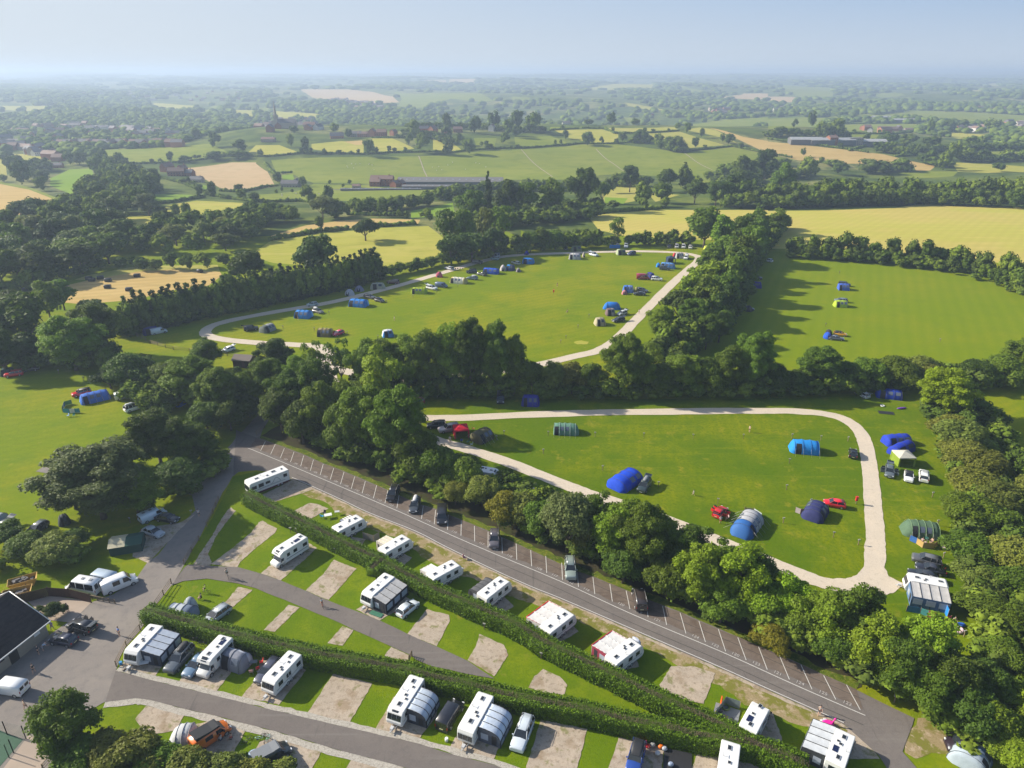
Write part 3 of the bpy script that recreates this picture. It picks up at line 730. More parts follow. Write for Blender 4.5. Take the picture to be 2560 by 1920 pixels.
def trunk_mesh(name, seed, h=5., r=.28, spread=2.6, n=5, top=1.0):
    rnd = random.Random(seed); mb = MB()
    mb.tube((0, 0, -.3), (0, 0, h * .45), r, r * .7, 7)
    for k in range(n):
        a = 6.283 * k / n + rnd.uniform(-.4, .4)
        p = Vector((math.cos(a) * spread * .4, math.sin(a) * spread * .4, h * (.62 + rnd.uniform(-.05, .08))))
        q = Vector((math.cos(a) * spread, math.sin(a) * spread, h * (1.0 + rnd.uniform(-.1, .25)) * top))
        mb.tube((0, 0, h * .40), p, r * .5, r * .36, 5); mb.tube(p, q, r * .36, r * .12, 5)
    mb.tube((0, 0, h * .4), (0, 0, h * 1.35 * top), r * .6, r * .15, 5)
    return mb.mesh(name, M_BARK)
# prototypes: (crown meshes, trunk mesh); crowns are 10 m wide and reach 11 m
HI, MID = {}, {}
for k in range(6):
    HI['leafy%d' % k] = crown_mesh('crown', 11 + k, 10, 10.6, .3, 52, 15000, .185, 'round', rr=(.08, .16))
for k in range(3):
    HI['dome%d' % k] = crown_mesh('crown', 41 + k, 10, 10.0, .3, 60, 16000, .18, 'dome', rr=(.08, .15))
for k in range(3):
    HI['bush%d' % k] = crown_mesh('crown', 61 + k, 10, 10.5, -.2, 34, 12000, .22, 'dome')
for k in range(3):
    HI['giant%d' % k] = crown_mesh('crown', 31 + k * 5, 10, 10.4, .4, 150, 34000, .135, 'round', rr=(.055, .105))
HI['open0'] = crown_mesh('crown', 71, 9, 8.5, 2.4, 26, 5200, .24, 'round', core=False)
HI['open1'] = crown_mesh('crown', 72, 9, 8.5, 2.4, 24, 5200, .24, 'round', core=False)
HI['cone0'] = crown_mesh('crown', 81, 7, 11, .2, 60, 9000, .2, 'cone')
HI['cone1'] = crown_mesh('crown', 82, 7, 11, .2, 60, 9000, .2, 'cone')
for k in range(5):
    MID['leafy%d' % k] = crown_mesh('crown', 111 + k, 10, 10.6, .3, 26, 3000, .40, 'round')
for k in range(3):
    MID['bush%d' % k] = crown_mesh('crown', 161 + k, 10, 10.5, -.2, 24, 2600, .42, 'dome')
MID['dome0'] = crown_mesh('crown', 141, 10, 10.0, .3, 26, 3000, .40, 'dome'); MID['dome1'] = crown_mesh('crown', 142, 10, 10.0, .3, 26, 3000, .40, 'dome'); MID['dome2'] = MID['dome0']
MID['open0'] = crown_mesh('crown', 171, 9, 8.5, 2.4, 20, 1500, .42, 'round', core=False); MID['open1'] = MID['open0']
MID['cone0'] = crown_mesh('crown', 181, 7, 11, .2, 44, 2600, .36, 'cone'); MID['cone1'] = crown_mesh('crown', 182, 7, 11, .2, 44, 2600, .36, 'cone')
TRUNK = [trunk_mesh('trunk', 5 + k) for k in range(3)]
TINT = {'dark': (.075, .112, .010), 'mid': (.122, .178, .011), 'light': (.180, .255, .012), 'bright': (.26, .36, .010), 'olive': (.165, .182, .024), 'grey': (.150, .178, .045), 'gold': (.23, .22, .014), 'cyp': (.034, .056, .012)}
TREES = []        # (x, y, width, height, shape, tint, row)
def tree(p, w, h, shape='leafy', tint='mid', row='x', label=None):
    TREES.append([p.x, p.y, w, h, shape, tint, row, label])
KW = 1.18
def ft(x, y, wF, ratio=1.1, shape='leafy', tint='mid', row='x', label=None):
    """one tree whose foot shows at F pixel x, y and whose crown is wF pixels wide"""
    p = W('F', x, y); w = fwid(wF, p) * (KW if wF < 140 else 1.0)
    tree(p, w, w * ratio, shape, tint, row, label)
rt = random.Random(21)
def belt(s, sp, wr, hr, shapes, tints, row, jit=1.0, rows=1, gap=0):
    P = pts(s) if isinstance(s, str) else s
    for r in range(rows):
        d = rt.uniform(0, sp)
        for a, b in zip(P[:-1], P[1:]):
            L = (b - a).length
            nn = (b - a).normalized(); nn = Vector((-nn.y, nn.x, 0))
            while d < L:
                p = a + (b - a) * (d / L) + nn * (rt.uniform(-jit, jit) + r * gap)
                w = rt.uniform(*wr)
                tree(p, w, rt.uniform(*hr), rt.choice(shapes), rt.choice(tints), row)
                d += sp * rt.uniform(.75, 1.25)
            d -= L
R1 = 'in the parking belt'
for a in ((655,958,75,1.1,'bush','dark'),(700,948,95,1.0,'leafy','mid'),(745,985,90,1.0,'leafy','mid'),(800,985,120,1.05,'leafy','light'),(868,1008,130,1.15,'leafy','light'),(760,930,90,1.1,'dome','mid'),
          (690,905,90,1.1,'leafy','mid'),(820,920,105,1.2,'open','light'),(905,1035,100,1.0,'bush','mid'),(952,1050,90,.9,'bush','mid'),(1005,1062,80,.85,'bush','mid'),(985,1090,60,.8,'bush','olive'),
          (1048,1098,80,.8,'bush','olive'),(1088,1132,75,.85,'bush','gold'),(1130,1135,80,.8,'bush','olive'),(1170,1158,80,.85,'bush','mid'),(1225,1190,118,1.1,'dome','grey'),(1275,1185,70,.9,'bush','olive'),
          (1318,1218,95,1.05,'leafy','light'),(1385,1235,150,1.05,'dome','mid'),(1345,1260,90,.8,'bush','dark'),(1465,1250,90,1.0,'leafy','mid'),(1500,1300,110,1.0,'leafy','light'),(1440,1290,90,.9,'bush','mid'),
          (1590,1310,120,.95,'leafy','bright'),(1555,1345,90,.8,'bush','mid'),(1655,1345,100,.8,'bush','light'),(1700,1345,95,.9,'leafy','bright'),(1735,1390,90,.8,'bush','mid'),(1775,1395,110,.95,'leafy','light'),
          (1665,1400,70,.7,'bush','gold'),(1840,1400,120,.95,'leafy','mid'),(1800,1440,90,.8,'bush','mid'),(1885,1460,120,.95,'leafy','light'),(1935,1500,110,1.0,'leafy','mid'),(1985,1460,115,1.1,'leafy','light'),
          (2035,1520,120,1.05,'dome','dark'),(1995,1540,110,.9,'leafy','mid'),(2080,1580,110,.95,'bush','dark'),(2100,1520,110,1.0,'dome','dark'),(2135,1600,90,.9,'bush','mid'),(1235,1150,75,.9,'leafy','mid'),(1290,1172,85,1.0,'leafy','mid'),(1350,1195,92,1.0,'leafy','light'),(1420,1222,92,1.0,'leafy','mid'),(1490,1250,95,1.0,'leafy','mid'),(1560,1278,92,.95,'leafy','light'),(1625,1300,88,.95,'leafy','mid')):
    ft(a[0], a[1], a[2] * 1.06, a[3] * (1.25 if a[2] < 110 else 1.14), *a[4:], row=R1)
R2 = 'in the belt between fields'
for a in ((585,880,90,1.15,'leafy','mid'),(635,905,95,1.15,'leafy','mid'),(600,830,95,1.0,'leafy','dark'),(640,850,70,1.1,'leafy','light'),(685,835,45,2.2,'open','mid'),(740,835,60,1.7,'open','mid'),(610,935,90,1.1,'leafy','dark')):
    ft(*a, row=R2)
for a in ((800,850,80,1.4),(845,842,75,1.5),(885,845,85,1.35),(930,848,80,1.6),(975,845,85,1.7),(1020,848,90,1.75),(1065,850,90,1.7),(1110,850,80,1.6)):
    ft(*a, 'leafy', rt.choice(['mid', 'mid', 'light']), R2)
for a in ((1150,850,60,1.4,'bush','mid'),(1190,850,70,1.2,'bush','olive'),(1235,850,70,1.1,'bush','olive'),(1275,852,70,1.2,'bush','mid'),(1345,852,100,1.35,'leafy','mid'),(1385,855,70,1.2,'leafy','light'),(1430,850,75,1.0,'bush','dark'),
          (1475,850,80,1.1,'leafy','mid'),(1520,848,80,1.1,'bush','mid'),(1570,848,80,1.2,'leafy','mid'),(1620,845,95,1.35,'leafy','mid'),(1670,845,70,1.0,'bush','dark'),(1715,845,70,.9,'bush','dark'),(1765,835,100,1.1,'dome','mid'),(1820,838,80,1.1,'bush','mid'),
          (1870,838,85,1.1,'bush','mid'),(1925,838,90,1.1,'bush','mid'),(1975,830,80,1.1,'bush','olive')):
    ft(*a[:3], a[3] * (.8 if a[0] > 1700 else 1), *a[4:], row=R2)
belt('F 1140,862 1400,862 1700,858 1960,848', 5, (5, 7), (3.2, 5), ['bush'], ['dark', 'mid'], R2, .6)
belt('F 760,870 900,862 1130,862', 5, (4, 6), (2.5, 3.5), ['bush'], ['dark'], R2, .6)
R3 = 'in the diagonal belt'
for a in ((1405,745,90,1.15,'leafy'),(1470,735,95,1.2,'leafy'),(1530,740,80,1.1,'leafy'),(1440,695,90,1.1,'dome'),(1500,690,95,1.15,'leafy'),(1470,655,80,1.15,'leafy'),(1525,645,90,1.2,'leafy'),(1560,690,70,1.0,'bush'),
          (1510,610,75,1.2,'leafy'),(1565,605,85,1.2,'leafy'),(1540,575,70,1.2,'leafy'),(1600,570,80,1.25,'leafy'),(1580,545,70,1.3,'leafy'),(1625,548,75,1.3,'leafy'),(1655,535,70,1.3,'dome'),(1610,515,60,1.2,'leafy'),(1655,505,60,1.1,'leafy'),(1380,790,80,.9,'bush'),(1585,650,60,.9,'bush'),(1545,710,60,.8,'bush'),(1580,700,80,1.4,'leafy'),(1605,650,80,1.5,'leafy'),(1625,600,75,1.5,'leafy'),(1550,755,70,1.3,'leafy'),(1645,565,65,1.5,'leafy'),(1590,675,70,1.5,'leafy'),(1615,625,70,1.5,'leafy')):
    ft(a[0] + (22 if a[3] < 1.3 or a[0] < 1540 else -26), a[1], a[2] * .82, a[3] * .97, a[4], rt.choice(['mid', 'mid', 'light', 'dark']), R3)
R4 = 'behind the striped field'
belt('F 1700,548 1780,556 1880,562 1960,570 2040,578 2110,592 2190,615 2240,650', 7, (7.5, 11), (9, 14), ['leafy', 'dome', 'bush', 'bush'], ['dark', 'mid', 'dark', 'olive'], R4, 1.5)
belt('F 1700,556 1880,570 2040,588 2150,615 2240,660', 8, (4, 6), (3, 4.5), ['bush'], ['dark', 'mid'], R4, .8)
R5 = 'in the right-hand willow belt'
for a in ((2030,905,115,.95,'dome','bright'),(2000,840,70,.9,'bush','olive'),(2100,830,80,.8,'bush','dark'),(2160,830,80,.9,'bush','mid'),(2200,810,90,.9,'leafy','mid'),(2048,960,90,.8,'bush','olive'),(2070,985,110,.8,'bush','olive'),(2075,1015,95,.8,'bush','olive'),
          (2110,1050,110,.85,'bush','olive'),(2095,1080,105,.8,'bush','olive'),(2140,1110,110,.8,'bush','olive'),(2080,1150,120,.8,'dome','mid'),(2150,1170,110,.8,'bush','mid'),(2090,1215,110,.75,'bush','mid'),(2170,1240,120,.8,'bush','olive'),(2110,1290,110,.75,'bush','olive'),
          (2190,1310,120,.8,'bush','mid'),(2140,1360,110,.75,'bush','mid'),(2200,1400,120,.8,'leafy','mid'),(2150,1440,100,.8,'bush','mid'),(2185,1500,120,.9,'leafy','mid'),(2220,1580,100,.9,'leafy','light'),(2225,1100,100,.8,'bush','olive'),(2185,1660,90,.9,'bush','light')):
    ft(*a, row=R5)
R6 = 'in the conifer screen'
belt('F 275,722 330,708 400,694 470,678 540,664 620,648 700,630 760,618 815,600', 2.9, (8, 9.5), (12.5, 15), ['cone'], ['cyp', 'cyp', 'dark'], R6, .5)
ft(690, 610, 85, 1.2, 'leafy', 'dark', R6); ft(540, 625, 80, 1.15, 'dome', 'dark', R6); ft(600, 640, 60, 1.1, 'bush', 'dark', R6); ft(500, 640, 50, 1.1, 'bush', 'mid', R6)
R7 = 'above the upper field'
belt('F 825,598 870,590 920,580 950,570', 4, (5, 6), (4, 5), ['bush'], ['mid', 'dark'], R7, .5)
for a in ((965,545,60,1.5,'open','mid'),(1000,545,55,1.6,'leafy','mid'),(1050,540,50,1.8,'open','olive'),(1085,530,60,1.4,'open','mid'),(975,570,70,1.0,'bush','dark'),(1020,565,70,1.0,'bush','dark'),(1065,558,70,1.0,'bush','dark')):
    ft(*a, row=R7)
belt('F 1100,548 1180,540 1260,535 1300,532', 6.5, (8, 12), (9, 13), ['bush', 'leafy'], ['dark', 'mid'], R7, 1)
ft(1333, 530, 42, 1.4, 'open', 'mid', R7); belt('F 1360,528 1420,526 1480,528', 5.5, (6, 8), (6.5, 8.5), ['bush', 'leafy'], ['mid', 'olive', 'dark'], R7, 1)
ft(1520, 535, 85, 1.0, 'leafy', 'mid', R7); ft(1560, 522, 45, 1.1, 'leafy', 'mid', R7)
R8 = 'beyond the barley field'
belt('F 1560,445 1680,446 1800,444 1900,438 2000,436 2100,438 2230,444', 10, (13, 19), (15, 21), ['leafy', 'dome', 'bush'], ['dark', 'mid', 'mid'], R8, 4, 2, 9)
belt('F 1640,452 1900,444 2010,443 2230,452', 8, (8, 12), (7, 10), ['bush'], ['dark'], R8, 2)
for a in ((1255,455,75,1.25,'leafy','dark'),(1055,475,26,3.4,'cone','cyp'),(1100,470,60,1.3,'leafy','dark'),(1140,470,60,1.2,'leafy','mid'),(1015,480,60,1.2,'leafy','mid'),(1190,468,60,1.2,'leafy','mid'),(1300,440,40,1.3,'bush','mid'),(1385,445,40,1.3,'leafy','dark'),
          (1430,440,45,1.0,'bush','dark'),(1435,415,50,1.1,'dome','dark'),(1475,415,35,1.7,'leafy','mid'),(1360,415,45,1.2,'leafy','dark'),(1320,418,30,1.2,'leafy','mid'),(1500,440,50,1.1,'bush','dark'),(1545,445,45,1.1,'leafy','dark'),(1590,435,50,1.2,'leafy','dark'),(1600,405,55,1.1,'leafy','mid'),(1650,400,60,1.2,'leafy','dark'),(1690,425,50,1.4,'leafy','mid'),
          (790,520,62,.85,'dome','dark')):
    ft(*a, row='out among the far fields', label='lone oak with a round dark crown in the yellow-green meadow' if a[0] == 790 else None)
R9 = 'in the valley wood'
def fill(s, n, wr, hr, shapes, tints, row):
    P = [(p.x, p.y) for p in pts(s)]
    xs, ys = [p[0] for p in P], [p[1] for p in P]; k = 0; got = []
    for _ in range(n * 60):
        x, y = rt.uniform(min(xs), max(xs)), rt.uniform(min(ys), max(ys))
        if not inpoly(np.array([x]), np.array([y]), P)[0]: continue
        w = rt.uniform(*wr)
        if any((x-a)**2 + (y-b)**2 < ((w + c) * .33)**2 for a, b, c in got): continue
        if any(kd != 'M' and inpoly(np.array([x]), np.array([y]), pl)[0] for kd, pl in fields): continue
        got.append((x, y, w)); tree(Vector((x, y, 0)), w, rt.uniform(*hr), rt.choice(shapes), rt.choice(tints), row); k += 1
        if k >= n: break
fill('F 0,500 90,478 200,420 320,420 330,470 250,505 300,520 240,560 280,575 60,620 -60,660 -60,510', 75, (14, 20), (13, 19), ['leafy', 'dome', 'leafy'], ['dark', 'mid', 'dark', 'mid', 'grey'], R9)
fill('F 240,505 400,500 520,480 600,470 560,520 480,545 330,560 240,545', 34, (12, 17), (10, 15), ['leafy', 'dome', 'bush'], ['dark', 'mid', 'olive'], R9)
fill('F 190,345 300,370 340,410 310,430 200,430 240,395', 26, (14, 19), (14, 20), ['leafy', 'dome'], ['dark', 'mid'], R9)
fill('F 10,345 110,370 130,395 70,400 20,380', 16, (13, 18), (11, 16), ['leafy', 'dome'], ['dark'], R9)
for a in ((60,760,140,1.1,'leafy','dark'),(165,800,165,.85,'leafy','light'),(15,810,90,1.1,'leafy','dark'),(110,690,70,1.1,'leafy','mid'),(50,700,80,1.1,'dome','dark'),(215,770,110,1.0,'leafy','dark'),(140,670,60,1.1,'leafy','mid'),(200,690,60,.8,'bush','dark'),(245,715,60,.8,'bush','dark'),
          (280,835,90,.9,'bush','mid'),(240,840,70,.8,'bush','dark'),(60,790,90,.9,'bush','dark'),(375,850,80,.9,'leafy','mid'),(420,862,150,.72,'leafy','light'),(455,800,70,1.0,'leafy','mid'),(520,850,60,.9,'cone','dark'),(480,900,110,1.0,'leafy','mid'),(450,935,90,.9,'bush','dark'),
          (350,1010,165,.92,'dome','dark'),(425,1010,110,.9,'dome','dark'),(395,1055,110,.7,'bush','dark'),(500,930,80,1.0,'bush','dark'),(540,900,60,.9,'bush','dark'),(225,1120,265,.72,'leafy','grey'),(300,1110,130,.8,'dome','mid'),(165,1100,120,.7,'leafy','mid'),
          (130,1215,95,.8,'bush','olive'),(60,1205,80,.8,'bush','mid'),(165,1185,70,.7,'bush','dark'),(15,1180,80,.8,'bush','dark')):
    ft(*a, row='by the small left field')
for a in ((160,1655,120,.95,'leafy','mid'),(190,1700,110,.7,'bush','mid'),(250,1700,120,.62,'bush','olive'),(300,1720,120,.85,'bush','olive'),(360,1720,110,.75,'bush','mid'),(330,1690,80,.6,'bush','gold'),(420,1735,110,.75,'bush','olive'),(480,1745,110,.7,'bush','olive'),(540,1750,110,.62,'bush','olive'),(600,1750,90,.6,'bush','olive'),(640,1750,70,.5,'bush','gold')):
    ft(a[0], a[1] - 22, a[2] * 1.1, a[3] * 1.3, *a[4:], row='in the bottom shrub border')
# low bank of scrub round the stubble field
belt('F 250,572 330,585 430,580 500,572 560,575', 7, (7, 10), (5, 8), ['bush'], ['mid', 'dark', 'olive'], 'behind the stubble field', 2)
belt('F 0,655 60,628 130,600 220,588', 7, (8, 12), (6, 9), ['bush', 'leafy'], ['mid', 'dark'], 'behind the stubble field', 3)
# trees of the farmland: (h tile) foot x, y, width in that tile's pixels, ratio
FARM = [('h1', (430,770,90,1.7),(300,720,90,1.4),(980,800,120,1.3),(800,640,80,1.1),(1330,700,90,1.2),(1440,770,150,1.3),(1660,790,110,1.2),(1840,780,130,1.1),(1370,640,130,1.3),(1650,560,110,1.3),(2060,560,140,1.2),(1900,600,150,1.0),(1990,710,50,1.0),(1950,715,50,1.0),
  (410,1060,70,1.4),(450,1210,170,1.0),(630,1210,110,1.6),(640,1040,40,1.0),(810,1040,40,1.1),(755,1070,40,1.0),(180,1125,40,1.2),(225,1100,35,1.2),(315,1115,40,1.0),(100,1250,80,1.1),(190,1040,90,1.2),(700,1330,170,1.0),(580,1340,250,1.0),(310,1370,180,.8),(100,1390,190,.9),
  (900,1300,120,1.1),(980,1290,120,1.2),(1085,1320,110,1.6),(1180,1260,110,1.2),(1250,1240,110,1.0),(1350,1240,140,.9),(1480,1220,150,.9),(1630,1180,90,1.0),(1750,1130,110,1.0),(1240,1330,90,.9),(1300,1330,80,.8),(1480,1370,150,.9),(1650,640,120,1.0),(2150,700,100,1.2),(2180,620,110,1.3),(1760,700,100,1.1),(330,600,90,.8),(680,600,110,.9)),
 ('h2', (190,600,200,.9),(40,640,120,1.0),(460,650,70,1.2),(655,705,140,.9),(955,670,90,1.0),(1110,680,170,.7),(1260,710,110,1.0),(1420,750,170,.8),(1350,720,100,1.0),(860,530,110,1.1),(1430,570,60,1.1),(1515,600,70,1.4),(1640,640,65,1.4),(1580,725,75,1.3),(1815,680,60,1.5),(1880,700,130,.8),
  (130,1095,110,1.1),(270,1100,110,1.0),(360,1095,90,1.0),(460,1090,110,.9),(900,1050,110,1.0),(1060,1050,130,.9),(680,1050,100,1.3),(1160,1060,60,1.0),(2170,860,130,.9),(1840,1010,180,.9),(2000,1100,270,.8),(2150,1010,130,1.0),(1580,1090,130,1.0),(1320,1240,110,.9),(1120,1240,170,.9),(870,1250,150,.5),(1780,1100,70,1.3),
  (40,560,150,1.1),(1060,530,110,.6),(660,530,110,.5)),
 ('h3', (300,800,60,1.4),(330,990,200,1.0),(500,640,110,1.2),(370,560,90,1.9),(230,550,70,1.1),(100,630,160,.6),(580,640,200,.9),(450,630,150,.9),(945,450,50,1.2),(1250,500,50,1.1),(1385,620,80,2.0),(1340,600,60,1.2),(1550,580,150,.7),(1680,570,130,.7),(1920,580,170,.7),(1050,760,120,.8),(950,760,150,.6),(1200,710,180,.6),(1040,690,170,.6),(850,660,80,.8),
  (1850,680,60,1.0),(1480,650,60,1.1),(1400,720,200,.5),(1750,720,200,.5),(1600,840,140,1.4),(1520,920,150,1.2),(1400,860,150,.8),(1720,840,130,.9),(1850,840,130,.8),(2060,840,150,.7),(2190,840,130,.8),(1985,930,130,.65),(1150,930,240,.5),(900,950,300,.45),(620,960,200,.6),(140,880,140,.5),(560,880,200,.3)),
 ('h0', (370,1100,150,.9),(200,1060,200,1.2),(130,950,150,1.1),(400,920,170,.7),(30,1020,100,.7),(600,870,130,.9),(700,880,140,.9),(850,960,180,1.0),(960,990,170,1.1),(1100,1080,180,1.2),(1250,1090,170,1.2),(1000,1090,150,.9),(1330,1080,110,1.1),(1480,850,80,1.2),(1600,850,130,.5),(1840,1160,100,1.6),(1860,720,130,1.0),(1700,650,110,.9),(1600,660,90,.8),(1700,820,100,.4),(1850,830,200,.4),(2050,820,200,.4),(2080,770,160,.8),(2160,1300,130,.9),(1620,1330,110,1.3),(1700,1330,80,1.0),(1830,1370,130,.8),(2000,1380,170,.9))]
for row in FARM:
    t = row[0]
    for x, y, w, r in row[1:]:
        p = W(t, x, y); wm = w / 3.456 * depth(p) / FPX
        tree(p, wm, wm * r * 1.05, rt.choice(['leafy', 'dome', 'bush', 'bush'] if r < 1.5 else ['leafy', 'bush']), rt.choice(['dark', 'mid', 'mid', 'dark', 'grey']), 'out among the far fields')
HEDGES = ['h1 0,800 140,800 400,775 640,775 930,780 1200,765 1500,760 1700,765 1950,740 2212,728', 'h2 0,730 340,710 580,690 900,690 1100,670', 'h2 1480,760 1700,735 1900,712 2060,745 2140,760', 'h2 330,575 580,560', 'h2 610,555 800,560 880,600 1000,600 1180,595 1450,578',
 'h0 1070,865 1500,855 1700,835 1990,790 2212,800', 'h0 1290,1220 1480,1200 1780,1150', 'h0 1300,1275 1500,1320 1640,1360', 'h1 80,860 150,940 220,1040', 'h0 1780,1130 1950,1160 2212,1195', 'h1 0,1195 380,1190 700,1215 900,1220', 'h0 800,870 1050,900 1300,960 1600,1040 1780,1110',
 'u1 130,350 400,300 560,275 830,250', 'u1 1080,230 1400,210', 'u2 640,130 900,105 1300,75', 'u1 800,130 1300,140', 'h0 1900,1100 2050,1110 h1 60,1070 200,1050', 'h3 0,650 300,690 700,740 880,770', 'h3 1100,800 1300,795', 'h3 100,790 220,815', 'h3 420,850 620,865', 'h1 1380,640 1180,640 990,640', 'h1 230,945 330,940',
 'h2 760,1055 1180,1070', 'h3 700,750 1100,650', 'h3 1300,745 2212,750', 'h3 640,520 1200,495 1740,530', 'h3 620,600 960,605 1300,560']
rh = random.Random(5)
def hedgeline(s, name_i):
    P = pts(s); out = []
    d = 0
    for a, b in zip(P[:-1], P[1:]):
        L = (b - a).length; k = max(1, int(L / 2.6))
        for j in range(k):
            p = a + (b - a) * (j / k); out.append((p.x, p.y, rh.uniform(2.6, 3.6), rh.uniform(1.6, 2.6)))
    return out
# the far woodland: one mass of crowns wherever nothing else lies
def far_mass():
    rng = np.random.default_rng(3)
    n = 50000
    u = rng.uniform(-.86, .86, n); Y = np.exp(rng.uniform(math.log(900), math.log(15500), n)); X = u * Y
    w = np.clip(Y * .0065, 9, 40) * rng.uniform(.7, 1.3, n)
    m = np.sin(X / 300 + 1) * np.sin(Y / 420) + .7 * np.sin(X / 120 + Y / 190) + .5 * np.sin(X / 61) * np.sin(Y / 77)
    mm = m + .9 * np.sin(X / 700 + 2) * np.sin(Y / 520 + X / 1500)
    keep = np.where(Y < 1600, m > -.45, mm > -.15) | (rng.uniform(0, 1, n) < .10)
    # plain fields inside the far farmland
    cell = np.sin(np.floor(X / (90 + Y * .045)) * 12.9898 + np.floor(Y / (140 + Y * .09)) * 78.233) * 43758.5453
    cell = cell - np.floor(cell)
    keep &= ~((cell < .22) & (Y > 2600) & (rng.uniform(0, 1, n) > .05))
    for kd, pl in fields:
        pa = np.array(pl); c = pa.mean(0)
        keep &= ~inpoly(X, Y, [tuple(q) for q in c + (pa - c) * 1.015])
    hill = inpoly(X, Y, [(p.x, p.y) for p in pts('h1 0,700 900,620 1500,640 2212,560 h2 600,545 1600,545 1900,560 h3 0,670 1000,780 1400,870 1500,1000 h2 2212,1120 1800,1120 h1 1700,1300 0,1300')])
    keep &= ~hill
    front = (Y < 1500) & (X > -450) & (X < 700)
    keep &= ~front
    for s in TOWN:
        keep &= ~(inpoly(X, Y, [(p.x, p.y) for p in pts(s[0])]) & (rng.uniform(0, 1, n) < .62))
    X, Y, w = X[keep], Y[keep], w[keep]
    return X, Y, w, np.minimum(w * rng.uniform(.65, 1.05, len(w)), 17)
TOWN = [('h0 150,560 700,520 1250,560 1500,590 1500,660 900,640 480,680 100,660', 46), ('h0 0,640 300,690 480,780 560,890 430,880 280,790 0,760', 16), ('h0 480,650 1500,650 1500,700 700,730', 0), ('h1 30,470 560,480 560,590 0,600', 42), ('h1 500,300 1000,330 1180,420 700,380', 34),
        ('h1 650,590 1240,580 1240,630 680,645', 0), ('h0 300,210 2100,250 2100,310 600,300', 40), ('h2 1660,400 1880,400 1880,440 1660,440', 12), ('h3 0,370 250,350 250,410 0,420', 14), ('h3 1640,540 1900,540 1900,600 1650,590', 12), ('h3 2020,510 2212,500 2212,560 2020,560', 7), ('h3 1800,390 2080,390 2080,415 1800,410', 8), ('h3 840,560 1330,565 1330,600 850,595', 7)]
def lowpoly_mass(name, X, Y, w, h, mats, label, cat, V0F0, tints, jit=.22, shift=.5):
    V0, F0 = V0F0
    rng = np.random.default_rng(9)
    n = len(X); k = len(V0)
    Z = terr(X, Y)
    jitter = 1 + rng.uniform(-jit, jit, (n, k, 1))
    A = rng.uniform(0, 6.283, n); ca, sa = np.cos(A), np.sin(A)
    vx = V0[None, :, 0] * ca[:, None] - V0[None, :, 1] * sa[:, None]; vy = V0[None, :, 0] * sa[:, None] + V0[None, :, 1] * ca[:, None]
    U = np.stack([vx, vy, np.repeat(V0[None, :, 2], n, 0)], 2) * jitter
    P = U * np.stack([w / 2, w / 2, h / 2], 1)[:, None, :] + np.stack([X, Y, Z + h * shift], 1)[:, None, :]
    F = (F0[None] + (np.arange(n) * k)[:, None, None]).reshape(-1, 3)
    mi = np.repeat(rng.integers(0, len(mats), n), len(F0))
    me = fastmesh(name, P.reshape(-1, 3), F, mats, mi)
    o = link(name, me); tag(o, label, cat, kind='stuff'); return o
FAR_M = [ramp_mat('far_foliage_%d' % k, [(.35, 4, .4, .65, tuple(a * 1.8 for a in c), .7, k), (1.1, 3, .45, .7, tuple(a * .5 for a in c), .6, k)], c) for k, c in enumerate(((.054, .084, .012), (.082, .120, .013), (.066, .092, .016), (.108, .145, .016)))]

# place the trees: the 285 that show largest are things, the rest one mass
for t in TREES:
    d = math.hypot(t[0], t[1]); t.append(t[2] * t[3] / d / d)
def vis(t):
    X, Y = toF(Vector((t[0], t[1], tz(t[0], t[1]) + t[3] * .6)))
    return -60 < X < 2270 and Y < 1720
cand = sorted([t for t in TREES if vis(t)], key=lambda t: -t[8])
big, small = cand[:288], cand[288:]
ORD = ['first','second','third','fourth','fifth','sixth','seventh','eighth','ninth','tenth','eleventh','twelfth','thirteenth','fourteenth','fifteenth','sixteenth','seventeenth','eighteenth','nineteenth','twentieth']
def ordn(k):
    tens = {2: 'twenty', 3: 'thirty', 4: 'forty', 5: 'fifty', 6: 'sixty', 7: 'seventy', 8: 'eighty', 9: 'ninety'}
    tth = {2: 'twentieth', 3: 'thirtieth', 4: 'fortieth', 5: 'fiftieth', 6: 'sixtieth', 7: 'seventieth', 8: 'eightieth', 9: 'ninetieth'}
    if k < 20: return ORD[k]
    if k >= 99: return 'hundred-and-' + ordn(k - 100) if k > 99 else 'hundredth'
    a, b = divmod(k + 1, 10)
    return tth[a] if b == 0 else tens[a] + '-' + ORD[b - 1]
DESC = {'dark': 'dark green', 'mid': 'mid green', 'light': 'fresh green', 'bright': 'bright yellow-green', 'olive': 'olive green', 'grey': 'grey-green', 'gold': 'yellowish', 'cyp': 'blackish green'}
SDESC = {'leafy': 'broadleaf tree', 'dome': 'round-crowned tree', 'bush': 'bushy tree', 'open': 'airy tree', 'cone': 'conifer'}
rows = {}
for t in big: rows.setdefault(t[6], []).append(t)
rc = random.Random(77)
